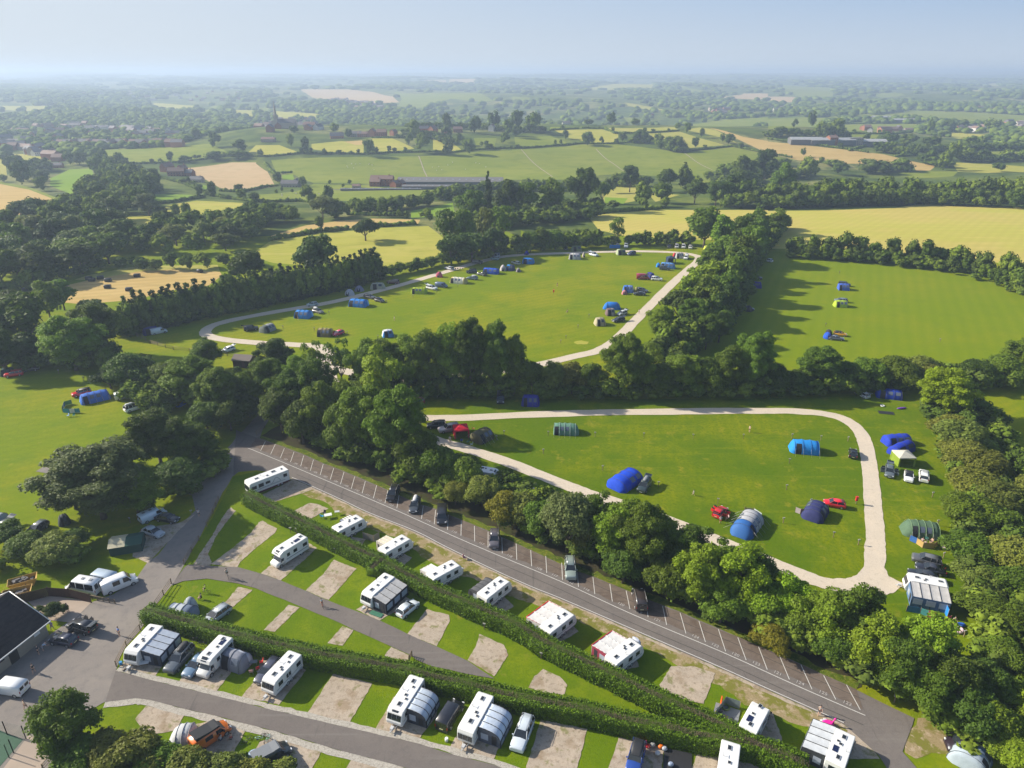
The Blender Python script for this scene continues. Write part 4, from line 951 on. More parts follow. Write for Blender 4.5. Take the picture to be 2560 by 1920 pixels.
for row, L in rows.items():
    L.sort(key=lambda t: toF(Vector((t[0], t[1], 0)))[0])
    kinds = {}
    for k, t in enumerate(L):
        x, y, w, h, shape, tint, _, lab, _s = t
        d = math.hypot(x, y)
        lib = HI if d < 235 else MID
        key = rc.choice([q for q in lib if q.startswith('giant' if (w > 12.5 and lib is HI and shape in ('leafy', 'dome')) else shape)])
        c0 = TINT[tint]; v = rc.uniform(.76, 1.28); g = rc.uniform(-.16, .06)
        c = (c0[0] * v * (1 + g), c0[1] * v, c0[2] * v * (1 - g))
        kk = kinds.get((tint, shape), 0); kinds[(tint, shape)] = kk + 1
        lab = lab or '%s %s, %s such from left %s' % (DESC[tint], SDESC[shape], ordn(kk), row)
        nm = {'leafy': 'broadleaf_tree', 'dome': 'round_crowned_tree', 'bush': 'bushy_tree', 'open': 'airy_tree', 'cone': 'conifer_tree'}[shape]
        g_ = {'x': None}.get(row, 'trees ' + row)
        r = thing(nm, lab, 'tree', (x, y, tz(x, y)), rc.uniform(0, 6.28), g_)
        cr = link('crown', lib[key], r, c)
        base_w = 7 if shape == 'cone' else 10
        cr.scale = (w / base_w, w / base_w * rc.uniform(.9, 1.1), h / 11.0)
        tr = link('trunk', rc.choice(TRUNK), r)
        tr.scale = (w / 10, w / 10, h / 11.0 * (1.1 if shape == 'open' else .9))
def lo_crown(seed, n=420, lobes=13):
    rng = np.random.default_rng(seed); Vs, Fs = [], []; o = 0
    for k in range(lobes):
        d = sphere_pts(rng, 1)[0]; r = rng.uniform(.26, .42); c = d * np.array([.62, .62, .58]) * rng.uniform(.6, 1)
        q = sphere_pts(rng, n // lobes); q[:, 2] = np.abs(q[:, 2]) * np.where(rng.uniform(0, 1, len(q)) < .75, 1, -1)
        V, F = leaf_quads(rng, c + q * r, q + np.array([0, 0, .4]), .105, .5); Vs.append(V); Fs += [F[:, [0, 1, 2]] + o, F[:, [0, 2, 3]] + o]; o += len(V)
        iv, iF = ICO1; Vs.append(c + iv * r * .85 * rng.uniform(.8, 1.1, (len(iv), 1))); Fs.append(iF + o); o += len(iv)
    return np.concatenate(Vs), np.concatenate(Fs)
LO = [lo_crown(900 + k) for k in range(4)]
def leafy_mass(name, a, label, group=0):
    Vs, Fs, Ms, o = [], [], [], 0; rng = np.random.default_rng(31)
    for i, (x, y, w, h) in enumerate(a):
        V0, F0 = LO[i % 4]; A = rng.uniform(0, 6.28); ca, sa = math.cos(A), math.sin(A)
        P = np.column_stack([(V0[:, 0] * ca - V0[:, 1] * sa) * w * .52, (V0[:, 0] * sa + V0[:, 1] * ca) * w * .52, V0[:, 2] * h * .52]) + np.array([x, y, tz(x, y) + h * .5])
        Vs.append(P); Fs.append(F0 + o); o += len(V0); Ms.append(np.full(len(F0), rng.integers(0, 4)))
    me = fastmesh(name, np.concatenate(Vs), np.concatenate(Fs), FAR_M, np.concatenate(Ms)); ob = link(name, me); tag(ob, label, 'trees', kind='stuff')
if small:
    leafy_mass('distant_trees', [t[:4] for t in small], 'scattered smaller trees among the hedges and valley fields')
X, Y, w, h = far_mass()
near = Y < 2600
UND = []
def under(s, sp, wr, hr, rows=1, gap=5, jit=1.2):
    P = pts(s)
    for r in range(rows):
        for a, b in zip(P[:-1], P[1:]):
            L = (b - a).length; nn = (b - a).normalized(); nn = Vector((-nn.y, nn.x, 0)); k = max(1, int(L / sp))
            for j in range(k):
                p = a + (b - a) * (j + rh.random()) / k + nn * (rh.uniform(-jit, jit) + r * gap); UND.append((p.x, p.y, rh.uniform(*wr), rh.uniform(*hr)))
under('F 625,948 700,965 800,1010 900,1048 1000,1080 1130,1150 1250,1200 1400,1262 1530,1322 1650,1372 1780,1432 1900,1500 2020,1570 2120,1640', 2.6, (5, 7.5), (3.5, 6), 3, 4.2)
under('F 600,880 640,930 700,930 760,925 830,950', 2.6, (6, 8), (5, 7.5), 2, 5)
under('F 590,840 620,900 660,880', 3, (6, 8), (5, 8), 2, 5)
under('F 760,862 900,860 1130,856 1300,860 1500,858 1700,852 1960,842', 3, (5, 7.5), (4, 6.5), 2, 5)
under('F 1400,790 1470,740 1520,700 1550,650 1580,600 1600,560 1640,520 1665,490', 3, (7, 9), (6, 9), 2, -7)
under('F 1440,770 1520,730 1560,690 1575,640 1597,590 1630,545', 2.8, (8, 10), (10, 14))
under('F 1690,552 1780,560 1880,567 1960,575 2040,583 2110,597 2190,622 2240,655', 3, (6, 9), (5, 8.5), 2, 5)
under('F 2005,890 2045,960 2072,1040 2092,1120 2085,1200 2105,1290 2130,1380 2150,1460 2170,1560', 2.8, (6, 8), (4, 6.5), 3, 6)
under('F 2000,845 2080,845 2160,840 2240,830', 3.2, (6, 8), (5, 7), 2, 6)
under('F 262,728 330,713 400,698 470,682 540,668 620,652 700,634 760,622 820,604', 2.2, (6.5, 8), (11.5, 13.5), 1)
under('F 262,728 330,713 400,698 470,682 540,668 620,652 700,634 760,622 820,604', 2.2, (5, 6.5), (5, 8), 1, jit=.6)
under('F 825,600 870,592 920,582 960,572 1020,562 1090,550 1200,540 1290,533 1330,530 1400,529 1500,530', 2.8, (5, 7), (4, 7), 1)
under('F 960,560 1020,550 1090,538 1200,528 1290,524', 3.2, (6, 8.5), (6, 9), 1)
under('F 260,800 300,870 340,900 420,870 470,930 540,900', 3, (6, 8), (4, 7), 2, 5)
under('F 430,960 480,1010 440,1050 380,1070 310,1105', 3.2, (6, 8), (3, 5), 1)
under('F -20,1230 60,1225 130,1225 190,1215', 3, (5, 7), (3, 5), 2, 4)
under('F -20,800 60,800 130,795 200,800 260,790', 3.2, (6, 9), (5, 8), 2, 6)
under('F 120,1700 200,1720 300,1730 400,1740 500,1750 620,1760', 2.2, (4, 6), (2.5, 4.5), 2, 3)
under('F 1560,450 1700,450 1900,445 2010,442 2100,445 2230,450', 5, (10, 14), (9, 14), 2, 8, 3)
for q in ('h2 0,1102 250,1102 500,1096 720,1065', 'h2 850,1054 1200,1062', 'h2 1500,1098 1750,1102 1900,1100', 'h1 820,1300 1000,1300 1350,1248 1550,1228', 'h1 1600,1182 1900,1132 2150,1100', 'h2 1750,1010 2000,970 2212,905', 'h2 1860,1085 2212,1080', 'h2 1780,1050 2212,1010', 'h3 0,960 200,1000 420,960', 'F 1000,500 1100,492 1200,482 1300,468', 'F 1010,484 1150,474 1300,455',
          'h0 900,960 1100,1040 1270,1090', 'h0 950,1050 1250,1130', 'h3 880,950 1150,925', 'h3 1300,850 1500,900 1600,900', 'h3 1600,840 2212,840', 'h3 1250,760 2212,745', 'h3 940,760 1300,800', 'h3 300,620 700,650', 'h3 0,640 300,620', 'h1 560,1340 800,1330', 'h1 -100,1380 300,1370', 'h2 1250,730 1480,770', 'h2 1040,680 1200,690', 'h1 1250,620 1500,640 1650,700', 'h1 1300,560 1900,560 2180,590', 'h2 0,590 300,590'):
    under(q, 6, (10, 14), (7, 11), 2, 8, 3)
leafy_mass('undergrowth', UND, 'thick bushes and undergrowth filling the tree belts')
lowpoly_mass('distant_woodland', X[near], Y[near], w[near] * 1.35, h[near], FAR_M, 'mass of hazy woodland covering the valley and lower hills', 'woodland', ICO2, None, .28, .38)
lowpoly_mass('horizon_woodland', X[~near], Y[~near], w[~near] * 1.7, h[~near], FAR_M, 'blue hazy woods and hedgerow trees towards the horizon', 'woodland', ICO1, None, .2, .3)
H = [q for s in HEDGES for q in hedgeline(s, 0)]
a = np.array(H)
lowpoly_mass('field_hedgerows', a[:, 0], a[:, 1], a[:, 2] * 1.3, a[:, 3] * 1.4, FAR_M, 'low dark hedgerows dividing the distant fields', 'hedgerows', ICO1, None, .3, .35)
ht = np.array([(q[0] + rh.uniform(-3, 3), q[1] + rh.uniform(-3, 3), rh.uniform(5, 10), rh.uniform(5, 10)) for q in H if rh.random() < .10])
leafy_mass('hedgerow_trees', ht, 'small trees dotted along the distant hedgerows')

# ------------------------------------------------------------------ haze: one closed box of thin air
def haze():
    mb = MB()
    x0, x1, y0, y1, z0, z1 = -14500, 14500, -160, 16400, -48, 118
    vs = [(x0,y0,z0),(x1,y0,z0),(x1,y1,z0),(x0,y1,z0),(x0,y0,z1),(x1,y0,z1),(x1,y1,z1),(x0,y1,z1)]
    mb.add(vs, [(0,3,2,1),(4,5,6,7),(0,1,5,4),(1,2,6,5),(2,3,7,6),(3,0,4,7)])
    m = bpy.data.materials.new('haze_air'); m.use_nodes = True; nt = m.node_tree; nt.nodes.clear()
    out = nt.nodes.new('ShaderNodeOutputMaterial'); v = nt.nodes.new('ShaderNodeVolumePrincipled')
    v.inputs['Color'].default_value = (.60, .74, .93, 1); v.inputs['Density'].default_value = 2.5e-4; v.inputs['Anisotropy'].default_value = .2
    nt.links.new(v.outputs[0], out.inputs['Volume'])
    o = link('haze', mb.mesh('haze', m)); tag(o, 'thin blue summer haze lying over the whole landscape', 'haze', kind='stuff')
haze()
# ------------------------------------------------------------------ materials of the things
M_PAINT = tinted('car_paint', rough=.32, coat=.8, var=.03)
M_PLAST = plain('black_plastic', (.02, .02, .022), .6)
M_TYRE = plain('tyre_rubber', (.018, .018, .018), .85)
M_RIM = plain('alloy_rim', (.45, .45, .46), .35, metal=.7)
M_GLASS = plain('tinted_glass', (.018, .022, .026), .06, spec=.8)
M_LAMP = plain('lamp_glass', (.62, .64, .66), .15)
M_RED = plain('tail_lamp', (.35, .01, .01), .2)
M_PLATE = plain('number_plate', (.65, .62, .35), .5)
M_WHITE = plain('white_gel_coat', (.70, .69, .665), .35, var=.06, spec=.4)
M_CREAM = plain('cream_panel', (.66, .60, .50), .5, var=.05)
M_GREY = plain('grey_trim', (.20, .21, .22), .6)
M_LGREY = plain('light_grey_trim', (.48, .48, .48), .6)
M_SOLAR = plain('solar_cells', (.012, .018, .06), .15)
M_STEEL = plain('galvanised_steel', (.38, .38, .37), .45, metal=.6)
M_CLOTH = tinted('tent_cloth', rough=.75, var=.08, scale=1.5, trans=.12, spec=.2, bump=.5, bscale=2.2)
M_CLEAR = plain('clear_window_film', (.34, .38, .46), .15)
M_TWIN = plain('tent_window', (.10, .12, .16), .2)
M_DARKIN = plain('painted_inside_shade', (.02, .02, .024), .9)  # near-black door panels: the shade inside open doorways is put into the colour
M_WOOD = plain('weathered_wood', (.20, .145, .09), .85, var=.25, scale=6)
M_DWOOD = plain('dark_stained_wood', (.065, .030, .02), .8, var=.3, scale=4)
M_SKIN = plain('skin', (.52, .33, .24), .6)
M_HAIR = plain('hair', (.05, .035, .025), .8)
M_TINT = tinted('dyed_fabric', rough=.8, var=.1)
M_TPL = tinted('coloured_plastic', rough=.45, var=.04)
WHITE, BLACK, SILVER, DGREY, RED, BLUE = (.74,.74,.73), (.014,.014,.018), (.36,.39,.42), (.07,.078,.09), (.52,.012,.018), (.03,.10,.30)

def wheel_parts(R_, wdt):
    a = MB(); a.tube((0, -wdt/2, 0), (0, wdt/2, 0), R_, n=14)
    b = MB(); b.tube((0, -wdt/2 - .015, 0), (0, wdt/2 + .015, 0), R_ * .62, n=10)
    return a.mesh('tyre', M_TYRE), b.mesh('rim', M_RIM)
WHEEL = wheel_parts(.33, .22); WHEELV = wheel_parts(.35, .24)
PROTO = {}
def patch(name, P, m):
    """a thin pane whose corners are P, 2 cm thick towards its own normal"""
    mb = MB(); P = [Vector(p) for p in P]
    n = (P[1] - P[0]).cross(P[2] - P[0]).normalized() * .02
    k = len(P)
    mb.add([p + n for p in P] + [p - n for p in P], [tuple(range(k)), tuple(range(2*k-1, k-1, -1))] + [(i, (i+1) % k, k + (i+1) % k, k + i)[::-1] for i in range(k)])
    return (name, mb.mesh(name, m), None, (0, 0, 0), [])
def car_proto(style, extra=''):
    key = (style, extra)
    if key in PROTO: return PROTO[key]
    D = {'hatch': (4.1, 1.76, 1.50, .96, -.46, -.37, .07, .27), 'estate': (4.7, 1.82, 1.50, .95, -.485, -.41, .06, .25), 'suv': (4.65, 1.9, 1.74, 1.08, -.485, -.42, .09, .26),
         'saloon': (4.65, 1.8, 1.45, .94, -.40, -.24, .06, .25), 'mpv': (4.7, 1.9, 1.75, 1.02, -.485, -.43, .14, .34), 'longsuv': (5.1, 1.92, 1.80, 1.12, -.485, -.44, .06, .22), 'soft': (4.2, 1.8, 1.48, .95, -.36, -.26, .05, .24), 'jeep': (4.3, 1.85, 1.88, 1.15, -.48, -.46, .12, .20)}[style]
    L, Wd, H, zb, rb, rt_, ftp, fb = D
    w = Wd / 2; out = []
    mb = MB(); S = [(-.5, .42, zb - .22, .84), (-.485, .26, zb - .06, .93), (-.40, .22, zb, .985), (-.1, .20, zb, 1), (fb - .02, .20, zb + .01, 1), (.40, .22, zb - .10, .98), (.47, .25, zb - .2, .92), (.5, .36, zb - .34, .82)]
    if style in ('jeep', 'suv', 'longsuv'): S[5:] = [(.42, .26, zb - .05, .99), (.485, .28, zb - .14, .94), (.5, .4, zb - .3, .88)]
    rings = []
    for fx, z0, z1, ww in S:
        x = fx * L; W_ = w * ww
        rings.append([(x, -W_*.9, z0), (x, -W_, z0 + .14), (x, -W_, z0 + (z1-z0)*.6), (x, -W_*.95, z1 - .04), (x, -W_*.78, z1 + .01), (x, 0, z1 + .05), (x, W_*.78, z1 + .01), (x, W_*.95, z1 - .04), (x, W_, z0 + (z1-z0)*.6), (x, W_, z0 + .14), (x, W_*.9, z0)])
    mb.loft(rings[::-1])
    # roof and pillars
    wt, wb_ = w * .74, w * .93
    B = {(sx, sy): Vector((x * L, sy * wb_, zb - .02)) for sx, x in (('r', rb), ('f', fb)) for sy in (-1, 1)}
    T = {(sx, sy): Vector((x * L, sy * wt, H - .04)) for sx, x in (('r', rt_), ('f', ftp)) for sy in (-1, 1)}
    if style == 'jeep':
        for k in T: T[k].y *= 1.12
    pm = 0
    for k in B: mb.tube(B[k], T[k], .05, .04, 4)
    for sy in (-1, 1):
        mb.tube((-.10 * L, sy * wb_, zb), (-.11 * L, sy * wt * 1.01, H - .04), .045, n=4)
        if style in ('estate', 'suv', 'mpv', 'longsuv'): mb.tube((-.30 * L, sy * wb_, zb), (-.29 * L, sy * wt * 1.01, H - .04), .05, n=4)
    xr, xf = rt_ * L, ftp * L
    rf = [[(xr - .05, y, H - .08 + dz) for y, dz in ((-wt, 0), (-wt*.6, .05), (0, .06), (wt*.6, .05), (wt, 0))], [((xr+xf)/2 - .2, y, H - .02 + dz) for y, dz in ((-wt*1.03, 0), (-wt*.6, .04), (0, .05), (wt*.6, .04), (wt*1.03, 0))], [(xf + .03, y, H - .07 + dz) for y, dz in ((-wt, 0), (-wt*.6, .04), (0, .05), (wt*.6, .04), (wt, 0))]]
    roof = MB(); roof.loft([r + [(p[0], p[1] * .97, p[2] - .07) for p in r[::-1]] for r in rf])
    gl = MB(); k_ = .97
    def sc(v): return Vector((v.x * .995, v.y * k_, v.z))
    g = [sc(B['r', -1]), sc(B['f', -1]), sc(B['f', 1]), sc(B['r', 1]), sc(T['r', -1]), sc(T['f', -1]), sc(T['f', 1]), sc(T['r', 1])]
    gl.add(g, [(0, 1, 5, 4), (1, 2, 6, 5), (2, 3, 7, 6), (3, 0, 4, 7), (4, 5, 6, 7)])
    out.append(('body', mb.mesh('car_body', M_PAINT), 1, (0, 0, 0), []))
    if style in ('soft', 'jeep') or 'blackroof' in extra: out.append(('roof', roof.mesh('soft_roof', M_PLAST), None, (0, 0, 0), []))
    else: out.append(('roof', roof.mesh('car_roof', M_PAINT), 1, (0, 0, 0), []))
    out.append(('windows', gl.mesh('car_windows', M_GLASS), None, (0, 0, 0), []))
    wr = .36 if style in ('jeep', 'longsuv', 'suv') else .33
    for fx in (-.30, .31):
        for sy in (-1, 1):
            out.append(('wheel', WHEEL[0], None, (fx * L, sy * (w - .10), wr - .02), [('rim', WHEEL[1])]))
    for sy in (-1, 1):
        a = MB(); a.box((.478 * L, sy * w * .66, zb - .24), (.10, w * .34, .14)); out.append(('headlight', a.mesh('headlight', M_LAMP), None, (0, 0, 0), []))
        a = MB(); a.box((-.49 * L, sy * w * .80, zb - .12), (.07, w * .2, .24)); out.append(('tail_light', a.mesh('tail_light', M_RED), None, (0, 0, 0), []))
        a = MB(); a.box((fb * L - .28, sy * (w + .07), zb + .04), (.14, .17, .12)); out.append(('wing_mirror', a.mesh('wing_mirror', M_PAINT), 1, (0, 0, 0), []))
    a = MB(); a.box((.497 * L, 0, .45), (.03, .52, .11)); out.append(('number_plate', a.mesh('number_plate', M_LAMP), None, (0, 0, 0), []))
    a = MB(); a.box((-.5 * L, 0, .62), (.03, .52, .11)); out.append(('number_plate', a.mesh('number_plate', M_PLATE), None, (0, 0, 0), []))
    a = MB(); a.box((.49 * L, 0, zb - .30), (.05, w * .8, .12)); out.append(('grille', a.mesh('grille', M_PLAST), None, (0, 0, 0), []))
    if 'rails' in extra or style in ('longsuv',):
        for sy in (-1, 1):
            a = MB(); a.tube((xr + .1, sy * wt * .93, H + .08), (xf - .1, sy * wt * .93, H + .08), .03, n=5)
            for q in (xr + .15, (xr + xf) / 2, xf - .15): a.tube((q, sy * wt * .93, H - .02), (q, sy * wt * .93, H + .08), .025, n=4)
            out.append(('roof_rail', a.mesh('roof_rail', M_STEEL), None, (0, 0, 0), []))
    if 'box' in extra:
        a = MB(); m_ = (xr + xf) / 2 - .1
        a.loft([[(m_ + q * 1.0, y * s_, H + .10 + z * s_) for y, z in ((-.36, 0), (-.4, .18), (-.2, .34), (.2, .34), (.4, .18), (.36, 0))] for q, s_ in ((-1, .7), (-.8, 1), (.5, 1), (.85, .8), (1.0, .45))])
        a.box((m_ - .4, 0, H + .06), (.06, 1.1, .05)); a.box((m_ + .4, 0, H + .06), (.06, 1.1, .05))
        out.append(('roof_box', a.mesh('roof_box', M_GREY if 'grey' in extra else M_PLAST if 'dark' in extra else M_LGREY), None, (0, 0, 0), []))
    if 'boot' in extra:
        a = MB(); c = Vector((rt_ * L, 0, H)); a.box((c.x - .48, 0, H + .14), (1.0, w * 1.5, .06), tilt=('Y', R(14)))
        a.box((c.x - .70, 0, H + .235), (.5, w * 1.2, .02), mi=1, tilt=('Y', R(14)))
        out.append(('tailgate', a.mesh('tailgate', [M_PAINT, M_GLASS]), 1, (0, 0, 0), []))
    if 'doors' in extra:
        for sy in (-1, 1):
            for fx in ((.18,) if 'one' in extra else (.18, -.06)):
                if 'one' in extra and sy > 0: continue
                a = MB(); a.box((fx * L - .25, sy * (w + .42), .68), (.07, .88, .66), rot=sy * R(-14)); a.box((fx * L - .25, sy * (w + .38), 1.2), (.04, .6, .34), mi=1, rot=sy * R(-14))
                out.append(('door', a.mesh('open_door', [M_PAINT, M_GLASS]), 1, (0, 0, 0), []))
    PROTO[key] = out; return out
def van_proto(style, extra=''):
    key = (style, extra)
    if key in PROTO: return PROTO[key]
    D = {'van': (4.95, 1.95, 1.95, 1.08), 'bigvan': (5.4, 2.0, 2.3, 1.2), 'minibus': (6.0, 2.05, 2.6, 1.25), 'smallvan': (4.3, 1.75, 1.8, 1.0)}[style]
    L, Wd, H, zh = D; w = Wd / 2; out = []; mb = MB()
    S = [(-.5, .40, H - .16, .93), (-.49, .26, H - .03, .97), (-.2, .24, H, 1), (.16, .24, H - .01, 1), (.20, .24, H - .05, 1), (.345, .24, zh + .04, 1), (.44, .24, zh - .14, .97), (.49, .26, zh - .4, .9), (.5, .4, zh - .5, .8)]
    rings = []
    for fx, z0, z1, ww in S:
        x = fx * L; W_ = w * ww; t = max(0, (z1 - zh) / (H - zh)); it = W_ * (1 - .10 * t)
        rings.append([(x, -W_*.9, z0), (x, -W_, z0 + .15), (x, -W_, min(z1 - .05, zh)), (x, -it, z1 - .08), (x, -it*.85, z1), (x, 0, z1 + .03), (x, it*.85, z1), (x, it, z1 - .08), (x, W_, min(z1 - .05, zh)), (x, W_, z0 + .15), (x, W_*.9, z0)])
    mb.loft(rings[::-1])
    if 'ribs' in extra:
        for k in range(5): mb.box((-.42 * L + k * .14 * L, 0, H + .035), (.05, w * 1.5, .03))
    out.append(('body', mb.mesh('van_body', M_PAINT), 1, (0, 0, 0), []))
    zt = H - .16; x0, x1 = .215 * L, .335 * L
    out.append(patch('windscreen', [(x1, -w * .84, zh + .10), (x1, w * .84, zh + .10), (x0 + .02, w * .76, zt + .02), (x0 + .02, -w * .76, zt + .02)], M_GLASS))
    for sy in (-1, 1):
        q = sy * (w - .005); qt = sy * (w * .915)
        P = [(x1 - .12, q, zh + .08), (x0 + .02, qt, zt - .03), (.09 * L, qt, zt - .03), (.09 * L, q, zh + .08)]
        out.append(patch('side_window', P if sy > 0 else P[::-1], M_GLASS))
        if 'glazed' in extra:
            for a_, b_ in ((.07, -.18), (-.20, -.46)):
                P = [(a_ * L, q, zh + .08), (a_ * L, qt, zt - .06), (b_ * L, qt, zt - .06), (b_ * L, q, zh + .08)]
                out.append(patch('side_window', P if sy > 0 else P[::-1], M_GLASS))
        if 'half' in extra:
            P = [(-.0 * L, q, zh + .08), (-.0 * L, qt, zt - .06), (-.2 * L, qt, zt - .06), (-.2 * L, q, zh + .08)]
            out.append(patch('side_window', P if sy > 0 else P[::-1], M_GLASS))
        a = MB(); a.box((.475 * L, sy * w * .72, zh - .30), (.12, w * .3, .2)); out.append(('headlight', a.mesh('headlight', M_LAMP), None, (0, 0, 0), []))
        a = MB(); a.box((-.497 * L, sy * w * .88, zh - .05), (.05, .12, .4)); out.append(('tail_light', a.mesh('tail_light', M_RED), None, (0, 0, 0), []))
        a = MB(); a.box((.27 * L, sy * (w + .12), zh + .12), (.12, .2, .24)); out.append(('wing_mirror', a.mesh('wing_mirror', M_PLAST), None, (0, 0, 0), []))
    for sy in (-.45, .45):
        out.append(patch('rear_window', [(-.4985 * L, (sy - .33) * w * .93, zh + .12), (-.4985 * L, (sy - .33) * w * .93, zt - .1), (-.4985 * L, (sy + .33) * w * .93, zt - .1), (-.4985 * L, (sy + .33) * w * .93, zh + .12)], M_GLASS))
    a = MB(); a.box((.485 * L, 0, .42), (.12, w * 1.7, .2)); a.box((-.495 * L, 0, .40), (.1, w * 1.7, .16)); out.append(('bumper', a.mesh('bumper', M_PLAST), None, (0, 0, 0), []))
    a = MB(); a.box((-.503 * L, 0, .72), (.03, .52, .11)); out.append(('number_plate', a.mesh('number_plate', M_PLATE), None, (0, 0, 0), []))
    for fx in (-.31, .33):
        for sy in (-1, 1): out.append(('wheel', WHEELV[0], None, (fx * L, sy * (w - .11), .34), [('rim', WHEELV[1])]))
    if 'poproof' in extra:
        a = MB(); a.box((-.1 * L, 0, H + .28), (.66 * L, w * 1.7, .10), tilt=('Y', R(7))); a.box((-.1 * L, 0, H + .12), (.6 * L, w * 1.6, .26))
        out.append(('pop_up_roof', a.mesh('pop_up_roof', M_GREY if 'light' in extra else M_PLAST), None, (0, 0, 0), []))
    if 'vents' in extra:
        for k in (-.3, -.05):
            a = MB(); a.box((k * L, 0, H + .06), (.5, .5, .09)); out.append(('rooflight', a.mesh('rooflight', M_GREY), None, (0, 0, 0), []))
    if 'rails' in extra:
        for sy in (-1, 1):
            a = MB(); a.tube((-.45 * L, sy * w * .8, H + .09), (.15 * L, sy * w * .8, H + .09), .03, n=5); a.box((-.4 * L, sy * w * .8, H + .03), (.06, .06, .1)); a.box((.1 * L, sy * w * .8, H + .03), (.06, .06, .1))
            out.append(('roof_rail', a.mesh('roof_rail', M_STEEL), None, (0, 0, 0), []))
    PROTO[key] = out; return out
def put(parts, name, label, cat, loc, rz, color, group=None, scale=1):
    r = thing(name, label, cat, loc, rz, group, scale)
    for nm, me, ti, lc, kids in parts:
        o = link(nm, me, r, color if ti else None); o.location = lc
        for kn, km in kids: link(kn, km, o, color if ti else None)
    return r
CATN = {'hatch': ('hatchback_car', 'car'), 'estate': ('estate_car', 'car'), 'suv': ('suv_car', 'car'), 'saloon': ('saloon_car', 'car'), 'mpv': ('people_carrier', 'car'), 'longsuv': ('suv_car', 'car'), 'soft': ('convertible_car', 'car'), 'jeep': ('off_road_car', 'car'),
        'van': ('van', 'van'), 'bigvan': ('panel_van', 'van'), 'minibus': ('minibus', 'minibus'), 'smallvan': ('small_van', 'van')}
def vehicle(t, nx, ny, tx, ty, style, color, label, extra=''):
    a, b = W(t, nx, ny), W(t, tx, ty)
    c = (a + b) / 2; rz = math.atan2(a.y - b.y, a.x - b.x)
    pr = (van_proto if style in ('van', 'bigvan', 'minibus', 'smallvan') else car_proto)(style, extra)
    nm, cat = CATN[style]
    c.z = tz(c.x, c.y)
    return put(pr, nm, label, cat, c, rz, color)

# ------------------------------------------------------------------ caravans, motorhomes and their awnings
def extrude_profile(mb, prof, w, mi=0, bev=.10):
    """side outline (x, z) extruded across y with softened long edges"""
    cx = sum(p[0] for p in prof) / len(prof); cz = sum(p[1] for p in prof) / len(prof)
    def ring(y, k): return [(cx + (p[0] - cx) * k, y, cz + (p[1] - cz) * k) for p in prof]
    mb.loft([ring(-w, 1 - bev * .5), ring(-w + bev * .4, 1 - bev * .12), ring(-w + bev, 1), ring(w - bev, 1), ring(w - bev * .4, 1 - bev * .12), ring(w, 1 - bev * .5)], mi, smooth=False)
def panel(name, m, x0, x1, z0, z1, y, r=.0):
    s = 1 if y > 0 else -1
    P = [(x0, y, z0), (x0, y, z1), (x1, y, z1), (x1, y, z0)]
    return patch(name, P if s > 0 else P[::-1], m)
def rooflight(x, y, z, sx, sy, open_=False):
    a = MB(); a.box((x, y, z + .04), (sx, sy, .08), 0); a.box((x, y, z + .085), (sx * .8, sy * .75, .03), 1)
    return ('rooflight', a.mesh('rooflight', [M_LGREY, M_GLASS]), None, (0, 0, 0), [])
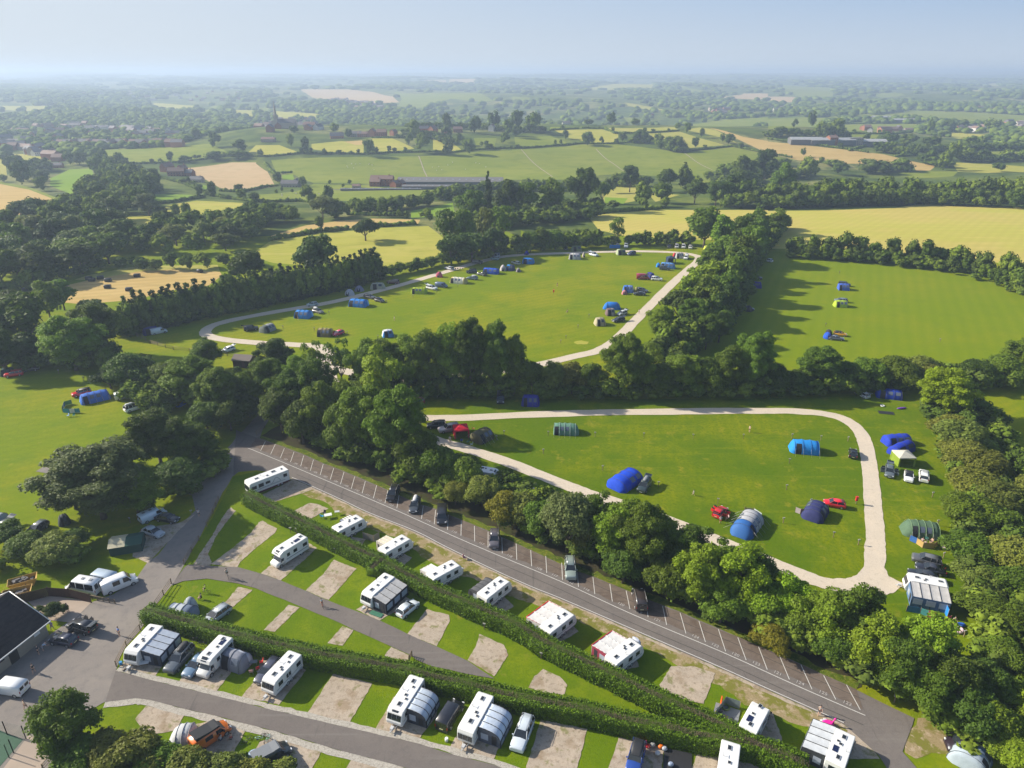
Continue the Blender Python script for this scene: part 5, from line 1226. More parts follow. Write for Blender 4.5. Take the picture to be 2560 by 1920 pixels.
def caravan_parts(L=6.2, H=2.58, front='rake', body=M_WHITE, lights=3, twin=True, win=3, stripe=True, darkfront=False, solar=False, seed=1):
    rnd = random.Random(seed); h = L / 2; w = 1.14; out = []; mb = MB()
    if front == 'rake': prof = [(-h + .10, .42), (h - .25, .42), (h - .02, .75), (h, 1.15), (h - .10, 1.35), (h - .42, 2.25), (h - .75, H - .05), (h - 1.3, H), (-h + .3, H), (-h + .06, H - .12), (-h, 2.0), (-h, .7)]
    else: prof = [(-h + .08, .42), (h - .2, .42), (h - .04, .8), (h, 1.4), (h - .04, 2.1), (h - .2, H - .12), (h - .6, H), (-h + .3, H), (-h + .06, H - .12), (-h, 2.0), (-h, .7)]
    extrude_profile(mb, prof[::-1], w)
    out.append(('body', mb.mesh('caravan_body', body), None, (0, 0, 0), []))
    xa, za, xb, zb = (h - .11, 1.40, h - .40, 2.12) if front == 'rake' else (h + .01, 1.15, h - .02, 1.95)
    for k in range(3 if front != 'dark' else 1):
        y0, y1 = -.98 + k * .67, -.98 + k * .67 + .62
        P = [(xa + .02, y0, za), (xa + .02, y1, za), (xb + .02, y1, zb), (xb + .02, y0, zb)]
        out.append(patch('front_window', P, M_GLASS if not darkfront else M_GLASS))
    if darkfront:
        out.append(patch('sunroof', [(xb - .03, -.45, zb + .06), (xb - .03, .45, zb + .06), (xb - .30, .45, H - .03), (xb - .30, -.45, H - .03)], M_GLASS))
    xs = [h - 1.5, h - 3.1, -h + 1.0][:win]
    for sy in (-1, 1):
        for k, x in enumerate(xs):
            out.append(panel('side_window', M_GLASS, x - .42, x + .42, 1.30, 1.98, sy * (w + .003)))
        if stripe: out.append(panel('side_stripe', M_GREY, -h + .4, h - .6, 1.02, 1.07, sy * (w + .003)))
        out.append(panel('skirt', M_GREY, -h + .3, h - .5, .40, .52, sy * (w + .003)))
    out.append(panel('door', M_LGREY, -.75 + .2, -.15 + .2, .55, 2.15, w + .004))
    out.append(panel('door_window', M_GLASS, -.62 + .2, -.28 + .2, 1.35, 1.95, w + .02))
    out.append(patch('rear_window', [(-h - .0, .62, 1.3), (-h - .0, -.62, 1.3), (-h - .0, -.62, 1.95), (-h - .0, .62, 1.95)][::-1], M_GLASS))
    z = H
    spots = [(h - 1.7, 0, .75, .55), (.1, .1, .42, .42), (-h + 1.1, -.1, .75, .5), (h - 2.7, .45, .35, .35), (-h + 2.0, .4, .35, .35)][:lights]
    for s_ in spots: out.append(rooflight(s_[0], s_[1], z, s_[2], s_[3]))
    a = MB(); a.tube((-.6, -.7, z), (-.6, -.7, z + .4), .03, n=5); a.box((-.6, -.7, z + .4), (.5, .06, .03)); out.append(('aerial', a.mesh('aerial', M_LGREY), None, (0, 0, 0), []))
    if solar: a = MB(); a.box((-.9, .45, z + .03), (1.0, .6, .04)); out.append(('solar_panel', a.mesh('solar_panel', M_SOLAR), None, (0, 0, 0), []))
    for x in ((-.45, .35) if twin else (0,)):
        for sy in (-1, 1): out.append(('wheel', WHEEL[0], None, (x, sy * (w - .10), .32), [('rim', WHEEL[1])]))
    a = MB()
    for sy in (-1, 1): a.tube((h - .4, sy * .5, .42), (h + 1.0, 0, .42), .05, n=5)
    a.tube((h + .75, .12, .1), (h + .75, .12, .75), .04, n=5); a.box((h + .45, 0, .55), (.5, .4, .3)); a.ball((h + 1.02, 0, .45), .08)
    out.append(('hitch', a.mesh('hitch', M_LGREY), None, (0, 0, 0), []))
    for x in (-h + .4, h - .9):
        a = MB()
        for sy in (-1, 1): a.tube((x, sy * .7, .45), (x, sy * .85, .02), .03, n=4); a.box((x, sy * .85, .03), (.18, .18, .05))
        out.append(('steady_leg', a.mesh('steady_leg', M_STEEL), None, (0, 0, 0), []))
    for sy in (-1, 1):
        a = MB(); a.box((-h - .01, sy * .95, .95), (.05, .18, .35)); out.append(('tail_light', a.mesh('tail_light', M_RED), None, (0, 0, 0), []))
    return out
def frame(t, fx, fy, rx, ry):
    a, b = W(t, fx, fy), W(t, rx, ry)
    return (a + b) / 2, math.atan2(a.y - b.y, a.x - b.x), (a - b).length
def caravan(t, fx, fy, rx, ry, label, **k):
    c, rz, L = frame(t, fx, fy, rx, ry)
    put(caravan_parts(**k), 'touring_caravan', label, 'caravan', c, rz, None)
    return c, rz
def world_of(fr, x, y, z=0):
    c, rz = fr; return (c.x + x * math.cos(rz) - y * math.sin(rz), c.y + x * math.sin(rz) + y * math.cos(rz), z)
def awning(fr, label, x0, x1, side, D=2.6, roof=(.55, .57, .60), wall=(.10, .11, .13), style='air', hi=2.45, lo=1.95, y0=1.17, trim=None, windows=True, open_front=False):
    """a fabric room pitched on one side of a van: sloping roof away from it, three walls with windows"""
    c, rz = fr; s = side
    r = thing('caravan_awning', label, 'awning', c, rz)
    L = x1 - x0; n = 4 if style != 'canopy' else 3
    def prof(t): # outward position t 0..1 -> (y, z)
        if style == 'air': return (y0 + D * math.sin(t * math.pi / 2 * .98), hi - (hi - lo) * .2 * t - (hi - .9) * (1 - math.cos(t * math.pi / 2)) * .75 * t)
        return (y0 + D * t, hi - (hi - lo) * t)
    K = 8 if style == 'air' else 4
    rf = MB(); rings = []
    for i in range(n * 3 + 1):
        x = x0 + L * i / (n * 3); sag = .035 if i % 3 else 0
        inx = 0
        rings.append([(x, s * prof(k / K)[0], prof(k / K)[1] - sag + (0)) for k in range(K + 1)] + [(x, s * prof(k / K)[0], prof(k / K)[1] - sag - .03) for k in range(K, -1, -1)])
    rf.loft(rings if s > 0 else rings[::-1], smooth=style == 'air')
    link('roof_panel', rf.mesh('awning_roof', M_CLOTH), r, roof)
    yo, zo = prof(1)
    foot = yo + (.12 if style == 'air' else .10)
    # outer wall
    wl = MB(); wl.box(((x0 + x1) / 2, s * (yo + foot) / 2, zo / 2), (L - .02, .05, zo - .04)); link('front_wall', wl.mesh('awning_wall', M_CLOTH), r, wall)
    if windows:
        for k in range(n - 1 if n > 3 else 3):
            m_ = (n - 1 if n > 3 else 3); xa = x0 + L * (k + .14) / m_; xb = x0 + L * (k + .86) / m_
            a = MB(); a.box(((xa + xb) / 2, s * (foot + .015), zo * .58), (xb - xa, .03, zo * .5)); link('window', a.mesh('awning_window', M_CLEAR), r)
    for xe, sg in ((x0, -1), (x1, 1)):
        pl = [(xe, s * prof(k / K)[0], prof(k / K)[1] - .03) for k in range(K + 1)] + [(xe, s * foot, .03), (xe, s * y0, .03)]
        wl = MB(); k_ = len(pl); wl.add([(p[0] - .02, p[1], p[2]) for p in pl] + [(p[0] + .02, p[1], p[2]) for p in pl], [tuple(range(k_)), tuple(range(2 * k_ - 1, k_ - 1, -1))] + [(i, (i + 1) % k_, k_ + (i + 1) % k_, k_ + i)[::-1] for i in range(k_)])
        me = wl.mesh('awning_side', M_CLOTH); link('side_wall', me, r, wall)
        a = MB(); a.box((xe + sg * .03, s * (y0 + D * .30), 1.15), (.03, D * .34, 1.0)); link('window', a.mesh('awning_window', M_DARKIN if open_front else M_CLEAR), r)
        a = MB(); a.box((xe + sg * .03, s * (y0 + D * .74), 1.0), (.03, D * .22, 1.5)); link('door', a.mesh('awning_door', M_DARKIN), r)
    for i in range(n + 1):
        x = x0 + L * i / n; a = MB(); P = [Vector((x, s * prof(k / K)[0], prof(k / K)[1] + .03)) for k in range(K + 1)] + [Vector((x, s * foot, .02))]
        for p, q in zip(P[:-1], P[1:]): a.tube(p, q, .045, n=5)
        link('pole', a.mesh('awning_pole', M_PLAST if style != 'canopy' else M_LGREY), r)
    if trim:
        a = MB(); a.box(((x0 + x1) / 2, s * (yo + .07), zo - .08), (L + .1, .12, .26)); link('trim', a.mesh('awning_trim', M_TPL), r, trim)
        for xe in (x0, x1):
            a = MB(); p, q = Vector((xe, s * prof(0)[0], prof(0)[1])), Vector((xe, s * yo, zo)); a.tube(p, q, .07, n=4); link('trim', a.mesh('awning_trim', M_TPL), r, trim)
    return r
def motorhome(t, nx, ny, tx, ty, label, L=6.6, H=2.95, overcab=True, stripe=True, dark=False):
    c, rz, _ = frame(t, nx, ny, tx, ty); h = L / 2; w = 1.14; out = []; mb = MB()
    cab = h - 1.7
    if overcab: prof = [(-h, .45), (cab, .45), (cab, 1.75), (cab + .75, 1.95), (cab + .95, 2.25), (cab + .7, 2.65), (cab + .1, H), (-h + .3, H), (-h + .05, H - .15), (-h, 2.4)]
    else: prof = [(-h, .45), (cab, .45), (cab, 1.9), (cab + .3, 2.25), (cab - .1, H - .12), (cab - .8, H), (-h + .3, H), (-h + .05, H - .15), (-h, 2.4)]
    extrude_profile(mb, prof[::-1], w); out.append(('body', mb.mesh('motorhome_body', M_WHITE), None, (0, 0, 0), []))
    mb = MB(); S = [(cab - .1, .3, 1.95, 1.0), (cab + .35, .3, 1.92, 1.0), (cab + .95, .3, 1.15, .98), (h - .15, .32, .98, .92), (h, .42, .75, .8)]
    mb.loft([[(x, -1.0*k, z0), (x, -1.0*k, z1 - .1), (x, -.85*k, z1), (x, .85*k, z1), (x, 1.0*k, z1 - .1), (x, 1.0*k, z0)] for x, z0, z1, k in S][::-1])
    out.append(('cab', mb.mesh('motorhome_cab', M_WHITE), None, (0, 0, 0), []))
    out.append(patch('windscreen', [(cab + .97, -.82, 1.2), (cab + .97, .82, 1.2), (cab + .42, .78, 1.88), (cab + .42, -.78, 1.88)], M_GLASS))
    if overcab: out.append(patch('overcab_window', [(cab + .83, -.45, 2.5), (cab + .83, .45, 2.5), (cab + .30, .45, 2.91), (cab + .30, -.45, 2.91)], M_GLASS))
    for s in (-1, 1):
        out.append(panel('cab_window', M_GLASS, cab + .15, cab + .7, 1.15, 1.7, s * 1.0))
        for x0, x1 in ((-h + .4, -h + 1.3), (-.9, -.1), (cab - 1.1, cab - .5)): out.append(panel('side_window', M_GLASS, x0, x1, 1.55, 2.2, s * (w + .003)))
        if stripe: out.append(panel('side_stripe', M_GREY, -h + .3, cab - .3, 1.08, 1.2, s * (w + .003)))
        a = MB(); a.box((h - .08, s * .72, .72), (.12, .3, .2)); out.append(('headlight', a.mesh('headlight', M_LAMP), None, (0, 0, 0), []))
        a = MB(); a.box((-h - .01, s * .95, 1.0), (.05, .16, .4)); out.append(('tail_light', a.mesh('tail_light', M_RED), None, (0, 0, 0), []))
        a = MB(); a.box((cab + .85, s * 1.2, 1.35), (.1, .22, .3)); out.append(('wing_mirror', a.mesh('wing_mirror', M_PLAST), None, (0, 0, 0), []))
        for fx in (-h + 1.7, h - .85): out.append(('wheel', WHEELV[0], None, (fx, s * .95, .34), [('rim', WHEELV[1])]))
    out.append(panel('door', M_LGREY, -.0, .6, .5, 2.2, -w - .004))
    out.append(panel('door_window', M_GLASS, .12, .48, 1.4, 2.0, -w - .02))
    for x, y, sx, sy in ((cab - .4, 0, .7, .5), (-.6, .3, .4, .4), (-h + .8, 0, .7, .5)): out.append(rooflight(x, y, H, sx, sy))
    a = MB(); a.box((-1.6, .35, H + .03), (1.1, .65, .04)); out.append(('solar_panel', a.mesh('solar_panel', M_SOLAR), None, (0, 0, 0), []))
    put(out, 'motorhome', label, 'motorhome', c, rz, None)
    return c, rz
def coach_rv(t, nx, ny, tx, ty, label):
    c, rz, L = frame(t, nx, ny, tx, ty); L = max(L, 8.6); h = L / 2; w = 1.22; out = []; mb = MB()
    prof = [(-h, .62), (h - .1, .62), (h, 1.2), (h - .06, 2.4), (h - .2, 2.9), (h - .5, 3.02), (-h + .1, 3.02), (-h, 2.9)]
    extrude_profile(mb, prof[::-1], w, bev=.06); out.append(('body', mb.mesh('rv_body', M_WHITE), None, (0, 0, 0), []))
    out.append(('skirt', MB().box((-.1, 0, .48), (L - .5, 2.36, .34)).mesh('rv_skirt', plain('maroon_paint', (.10, .012, .02), .4)), None, (0, 0, 0), []))
    out.append(patch('windscreen', [(h + .01, -1.08, 1.25), (h + .01, 1.08, 1.25), (h - .05, 1.05, 2.35), (h - .05, -1.05, 2.35)], M_GLASS))
    for s in (-1, 1):
        for x0, x1, z0, z1 in ((h - 1.5, h - .5, 1.5, 2.2), (h - 3.0, h - 1.9, 1.5, 2.3), (h - 4.4, h - 3.4, 1.7, 2.25), (-h + .5, -h + 1.3, 1.7, 2.4)): out.append(panel('side_window', M_GLASS, x0, x1, z0, z1, s * (w + .003)))
        for z, xa, xb in ((1.12, -h + 1, h - .6), (1.24, -h + 2, h - 2)): out.append(panel('side_stripe', M_GREY, xa, xb, z, z + .05, s * (w + .003)))
        a = MB(); P = [(-h + 2.0 + 2.2 * k / 10, s * (w + .02), 1.45 + 1.0 * math.sin(math.pi * min(1, k / 8)) ** 1.2 * (.9 if k < 8 else .2)) for k in range(11)]
        for p, q in zip(P[:-1], P[1:]): a.tube(p, q, .035, n=4)
        out.append(('swoosh_stripe', a.mesh('swoosh_stripe', M_PLAST), None, (0, 0, 0), []))
        for fx in (-h + 1.8, -h + 2.6, h - 1.2): out.append(('wheel', WHEELV[0], None, (fx, s * 1.05, .40), [('rim', WHEELV[1])]))
    for x, y, sx, sy in ((h - 2.2, 0, .9, .5), (0, .4, .5, .5), (-1.6, -.2, 1.0, .7), (-h + 1, 0, .5, .5)): out.append(rooflight(x, y, 3.02, sx, sy))
    a = MB(); a.tube((1.0, -.5, 3.0), (1.0, -.5, 3.5), .03, n=5); a.box((1.0, -.5, 3.5), (.6, .08, .04)); out.append(('aerial', a.mesh('aerial', M_GREY), None, (0, 0, 0), []))
    put(out, 'coach_motorhome', label, 'motorhome', c, rz, None)

# ------------------------------------------------------------------ tents
def tent(t, ax, ay, bx, by, w, h, color, label, hoops=4, ends=(.55, .5), c2=None, shape='tunnel', win=2, door=True, pole=(.06, .07, .09), guys=False, alt=None, scale=1):
    """a tent whose ground line runs from pixel a to pixel b; hoops carry the cloth, ends slope to the ground"""
    A, B = W(t, ax, ay), W(t, bx, by)
    c = (A + B) / 2; rz = math.atan2(B.y - A.y, B.x - A.x); L = max((B - A).length, w * .8)
    r = thing('tunnel_tent' if shape == 'tunnel' else 'dome_tent', label, 'tent', (c.x, c.y, tz(c.x, c.y)), rz)
    rings = []; st = []
    e0, e1 = ends
    if shape == 'dome':
        n = 9
        for i in range(n + 1):
            q = i / n; x = -L/2 + L * q; k = max(.02, math.sin(math.pi * q)) ** .55
            st.append((x, w * k, max(.05, h * k ** 1.1)))
        hx = [L * -.18, L * .18]
    else:
        hx = [-L/2 + e0 + (L - e0 - e1) * i / (hoops - 1) for i in range(hoops)]
        st.append((-L/2, w * .62, .05)); st.append((-L/2 + e0 * .45, w * .86, h * .62))
        for i, x in enumerate(hx):
            hh = h * (1 if 0 < i < hoops - 1 else .93)
            st.append((x, w, hh))
            if i < hoops - 1: st.append(((x + hx[i+1]) / 2, w * .965, h * .94))
        st.append((L/2 - e1 * .45, w * .86, h * .62)); st.append((L/2, w * .62, .05))
    K = 12
    def arc(x, ww, hh, off=0):
        return [(x, -(ww / 2 + off) * math.copysign(abs(math.cos(a)) ** .88, math.cos(a)), (hh + off) * max(0, math.sin(a)) ** .9 + .01) for a in [math.pi * k / K for k in range(K + 1)]]
    mb = MB()
    def mf(i, k):
        if alt and shape == 'tunnel':
            return 1 if alt(i / (len(st) - 2), k / K) else 0
        return 0
    mb.loft([arc(*s) for s in st][::-1], closed=False, caps=False, mf=(lambda i, k: mf(len(st) - 2 - i, k)) if alt else None)
    fly = link('flysheet', mb.mesh('flysheet', [M_CLOTH, plain('panel_%02x%02x%02x' % tuple(int(255 * q) for q in (c2 or color)), c2 or color, .75)]), r, color)
    for x in hx:
        a = MB(); k0 = [s for s in st if abs(s[0] - x) < .01]
        if k0: ww, hh = k0[0][1], k0[0][2]
        else: ww, hh = w * .93, h * .9
        P = arc(x, ww, hh, .03)
        for p, q in zip(P[:-1], P[1:]): a.tube(p, q, .035 if shape == 'tunnel' else .03, n=4, cap=False)
        link('pole', a.mesh('tent_pole', M_TINT), r, pole)
    def curved(x0, x1, k0, k1, ww, hh, m, nm):
        a = MB(); a0 = arc(x0, ww, hh, .025); a1 = arc(x1, ww, hh, .025)
        a.loft([a0[k0:k1+1], a1[k0:k1+1]], closed=False, caps=False); link(nm, a.mesh(nm, m), r)
    if shape == 'tunnel' and hoops > 2:
        for j in range(win):
            i = min(j + 1, hoops - 2); x0, x1 = hx[i], hx[i] + (hx[1] - hx[0])
            if i + 1 >= hoops: break
            d = (x1 - x0) * .18
            for k0, k1 in ((2, 4), (8, 10)): curved(x0 + d, x1 - d, k0, k1, w * .985, h * .97, M_TWIN, 'window')
        if door:
            x0, x1 = hx[0], hx[1]; d = (x1 - x0) * .15
            curved(x0 + d, x1 - d, 0, 4, w * .985, h * .97, M_DARKIN, 'door')
    elif door:
        a = MB(); a.box((0, -w * .46, h * .33), (w * .35, .06, h * .6), tilt=('X', R(-18))); link('door', a.mesh('tent_door', M_DARKIN), r)
    if guys:
        for x in hx:
            for s in (-1, 1):
                a = MB(); a.tube((x, s * w * .47, h * .55), (x, s * (w * .5 + 1.3), .02), .018, n=3); link('guy_rope', a.mesh('guy_rope', M_LGREY), r)
    return r
def gazebo(t, x, y, w, h, color, label, rz=0, wall=None):
    p = W(t, x, y); r = thing('pop_up_gazebo', label, 'gazebo', p, rz); q = w / 2
    mb = MB(); mb.add([(-q, -q, h * .74), (q, -q, h * .74), (q, q, h * .74), (-q, q, h * .74), (0, 0, h), (-q, -q, h * .66), (q, -q, h * .66), (q, q, h * .66), (-q, q, h * .66)], [(0, 1, 4), (1, 2, 4), (2, 3, 4), (3, 0, 4), (0, 5, 6, 1), (1, 6, 7, 2), (2, 7, 8, 3), (3, 8, 5, 0)])
    link('canopy', mb.mesh('gazebo_canopy', M_CLOTH), r, color)
    for sx in (-1, 1):
        for sy in (-1, 1):
            a = MB(); a.tube((sx * q * .97, sy * q * .97, 0), (sx * q * .97, sy * q * .97, h * .7), .03, n=5); link('leg', a.mesh('gazebo_leg', M_STEEL), r)
            a = MB(); a.box((sx * q * .93, sy * q * .93, h * .35), (.25 * 1.2, .25 * 1.2, h * .66)); link('corner_sleeve', a.mesh('gazebo_corner', M_CLOTH), r, wall or color)
    a = MB(); a.box((0, q * .98, h * .35), (w * .96, .04, h * .68)); link('side_wall', a.mesh('gazebo_wall', M_CLOTH), r, wall or color)
    a = MB(); a.box((-q * .98, 0, h * .35), (.04, w * .96, h * .68)); link('side_wall', a.mesh('gazebo_wall', M_CLOTH), r, wall or color)
    return r

# ------------------------------------------------------------------ people
PERSON = {}
def skin_mesh(name, V, E, Rd, mat, sub=1):
    me = bpy.data.meshes.new(name); me.from_pydata(V, E, []); o = bpy.data.objects.new(name, me); col.objects.link(o)
    m = o.modifiers.new('s', 'SKIN'); m.use_smooth_shade = True
    for i, d in enumerate(me.skin_vertices[0].data): d.radius = (Rd[i], Rd[i]); d.use_root = (i == 0)
    s = o.modifiers.new('u', 'SUBSURF'); s.levels = sub; s.render_levels = sub
    dg = bpy.context.evaluated_depsgraph_get(); r = bpy.data.meshes.new_from_object(o.evaluated_get(dg))
    bpy.data.objects.remove(o); r.name = name; r.materials.clear(); r.materials.append(mat); return r
def person_proto(pose):
    if pose in PERSON: return PERSON[pose]
    hip = .92; lean = 0
    if pose == 'sit': hip = .46
    V, E, Rd = [], [], []
    def v(p, r): V.append(p); Rd.append(r); return len(V) - 1
    def chain(start, ps):
        k = start
        for p, r in ps: q = v(p, r); E.append((k, q)); k = q
        return k
    b = (-.12 if pose == 'bend' else 0)
    pel = v((0, 0, hip), .13)
    sx = .55 if pose == 'bend' else .04 if pose == 'walk' else 0
    sh = hip + (.52 if pose != 'bend' else .30)
    ch = chain(pel, [((sx * .4, 0, hip + (sh - hip) * .45), .115), ((sx * .8, 0, hip + (sh - hip) * .85), .135)])
    nk = chain(ch, [((sx, 0, sh + .03), .06), ((sx * 1.05 + .01, 0, sh + .12), .055), ((sx * 1.1 + .02, 0, sh + .20), .085), ((sx * 1.1 + .015, 0, sh + .29), .095)])
    nose = chain(nk - 1, [((sx * 1.1 + .12, 0, sh + .20), .018)])
    G_ = {'stand': ((.02, .0, .03), (-.02, 0, -.02)), 'walk': ((.22, 0, .12), (-.22, 0, -.14)), 'run': ((.30, 0, .2), (-.35, .1, -.2)), 'sit': (0, 0), 'bend': ((.02, 0, 0), (-.02, 0, 0)), 'ride': (0, 0)}[pose]
    hands = []
    for i, s in enumerate((-1, 1)):
        if pose in ('sit', 'ride'):
            kz = hip + (.02 if pose == 'sit' else -.25 - .1 * i)
            chain(pel, [((.05, s * .10, hip - .02), .10), ((.44, s * .12, kz), .068), ((.46, s * .12, kz - .40), .045), ((.56, s * .12, kz - .43), .035)])
        else:
            fx = G_[i][0]
            chain(pel, [((0, s * .10, hip - .06), .10), ((fx * .55 + .03, s * .11, hip * .53), .068), ((fx, s * .11, .09), .043), ((fx + .14, s * .12, .04), .036)])
        ax = (-G_[i][0] if pose in ('walk', 'run') else .05) if pose not in ('sit', 'ride') else .3
        el = (sx * .9 + ax * .4, s * .24, sh - .27 if pose != 'bend' else sh - .25); ha = (sx * .9 + ax + .06, s * .25, sh - .52 if pose not in ('sit', 'ride', 'run') else sh - .32)
        if pose == 'bend': ha = (sx + .25, s * .15, sh - .45)
        w_ = chain(ch, [((sx * .9, s * .19, sh - .02), .058), (el, .042), (ha, .026)])
        d = (Vector(ha) - Vector(el)).normalized(); side = Vector((-d.z, 0, d.x)) if abs(d.y) < .9 else Vector((1, 0, 0))
        pm = Vector(ha) + d * .06; pmi = chain(w_, [(tuple(pm), .030)])
        for j, (of, ln) in enumerate(((-.028, .075), (-.010, .085), (.010, .080), (.028, .062))):
            a = pm + side * of + d * .035; chain(pmi, [(tuple(a), .0095), (tuple(a + d * ln * .6 + Vector((.008, 0, 0))), .0085)])
        a = Vector(ha) + d * .02 + side * .03; chain(w_, [(tuple(a + side * .015), .010), (tuple(a + side * .03 + d * .035), .009)])
    body = skin_mesh('person_body', V, E, Rd, M_SKIN)
    # shirt
    SV = [(sx * .05, 0, hip + .06), (sx * .4, 0, hip + (sh - hip) * .45), (sx * .8, 0, hip + (sh - hip) * .85)]; SE = [(0, 1), (1, 2)]; SR = [.15, .145, .165]
    for s in (-1, 1):
        k = len(SV); i = 0 if s < 0 else 1
        ax = (-G_[i][0] if pose in ('walk', 'run') else .05) if pose not in ('sit', 'ride') else .3
        SV += [(sx * .9, s * .18, sh - .02), (sx * .9 + ax * .25, s * .235, sh - .18)]; SR += [.078, .07]; SE += [(2, k), (k, k + 1)]
    shirt = skin_mesh('shirt', SV, SE, SR, M_TINT)
    LV_ = [(0, 0, hip + .04)]; LE = []; LR = [.15]
    for i, s in enumerate((-1, 1)):
        k = len(LV_)
        if pose in ('sit', 'ride'):
            kz = hip + (.02 if pose == 'sit' else -.25 - .1 * i); LV_ += [(.05, s * .10, hip - .02), (.34, s * .118, kz + (hip - kz) * .25)]; LR += [.115, .085]
        else:
            fx = G_[i][0]; LV_ += [(0, s * .10, hip - .08), ((fx * .55 + .03) * .8, s * .11, hip * .6)]; LR += [.115, .088]
        LE += [(0, k), (k, k + 1)]
    shorts = skin_mesh('shorts', LV_, LE, LR, M_TINT)
    a = MB(); a.ball((sx * 1.1 - .005, 0, sh + .285), (.115, .10, .11), n=10, m=6); hair = a.mesh('hair', M_HAIR)
    PERSON[pose] = (body, shirt, shorts, hair); return PERSON[pose]
def person(t, x, y, label, pose='stand', face=0, shirt=(.6, .6, .6), shorts=(.05, .06, .1), skin=None, scale=1, z=0, hair=None):
    p = W(t, x, y); b, s, l, h = person_proto(pose)
    r = thing('person', label, 'person', (p.x, p.y, z), R(face), scale=scale)
    bo = link('body', b, r); link('shirt', s, r, shirt) if shirt else None; link('shorts', l, r, shorts); link('hair', h, r)
    return r
def bicycle(t, x, y, label, face=0, color=(.1, .3, .3), scale=1, lying=False):
    p = W(t, x, y) if not isinstance(t, Vector) else t; r = thing('bicycle', label, 'bicycle', p, R(face), scale=scale)
    if lying: r.rotation_euler = (R(80), 0, R(face)); r.location.z += .08
    for sx in (-.52, .52):
        a = MB(); P = [Vector((sx + .33 * math.cos(k * .5236), 0, .34 + .33 * math.sin(k * .5236))) for k in range(13)]
        for u_, v_ in zip(P[:-1], P[1:]): a.tube(u_, v_, .025, n=4, cap=False)
        for k in range(0, 12, 3): a.tube(P[k], (sx, 0, .34), .006, n=3)
        link('wheel', a.mesh('bicycle_wheel', M_TYRE), r)
    a = MB()
    for u_, v_ in (((-.52, 0, .34), (-.05, 0, .32)), ((-.05, 0, .32), (-.2, 0, .82)), ((-.2, 0, .78), (.36, 0, .80)), ((-.05, 0, .32), (.38, 0, .72)), ((.52, 0, .34), (.34, 0, .95)), ((-.52, 0, .34), (-.19, 0, .76))): a.tube(u_, v_, .022, n=5)
    link('frame', a.mesh('bicycle_frame', M_TPL), r, color)
    a = MB(); a.tube((.33, -.27, .98), (.33, .27, .98), .016, n=5); link('handlebar', a.mesh('handlebar', M_PLAST), r)
    a = MB(); a.box((-.21, 0, .86), (.26, .14, .05)); link('saddle', a.mesh('saddle', M_PLAST), r)
    return r
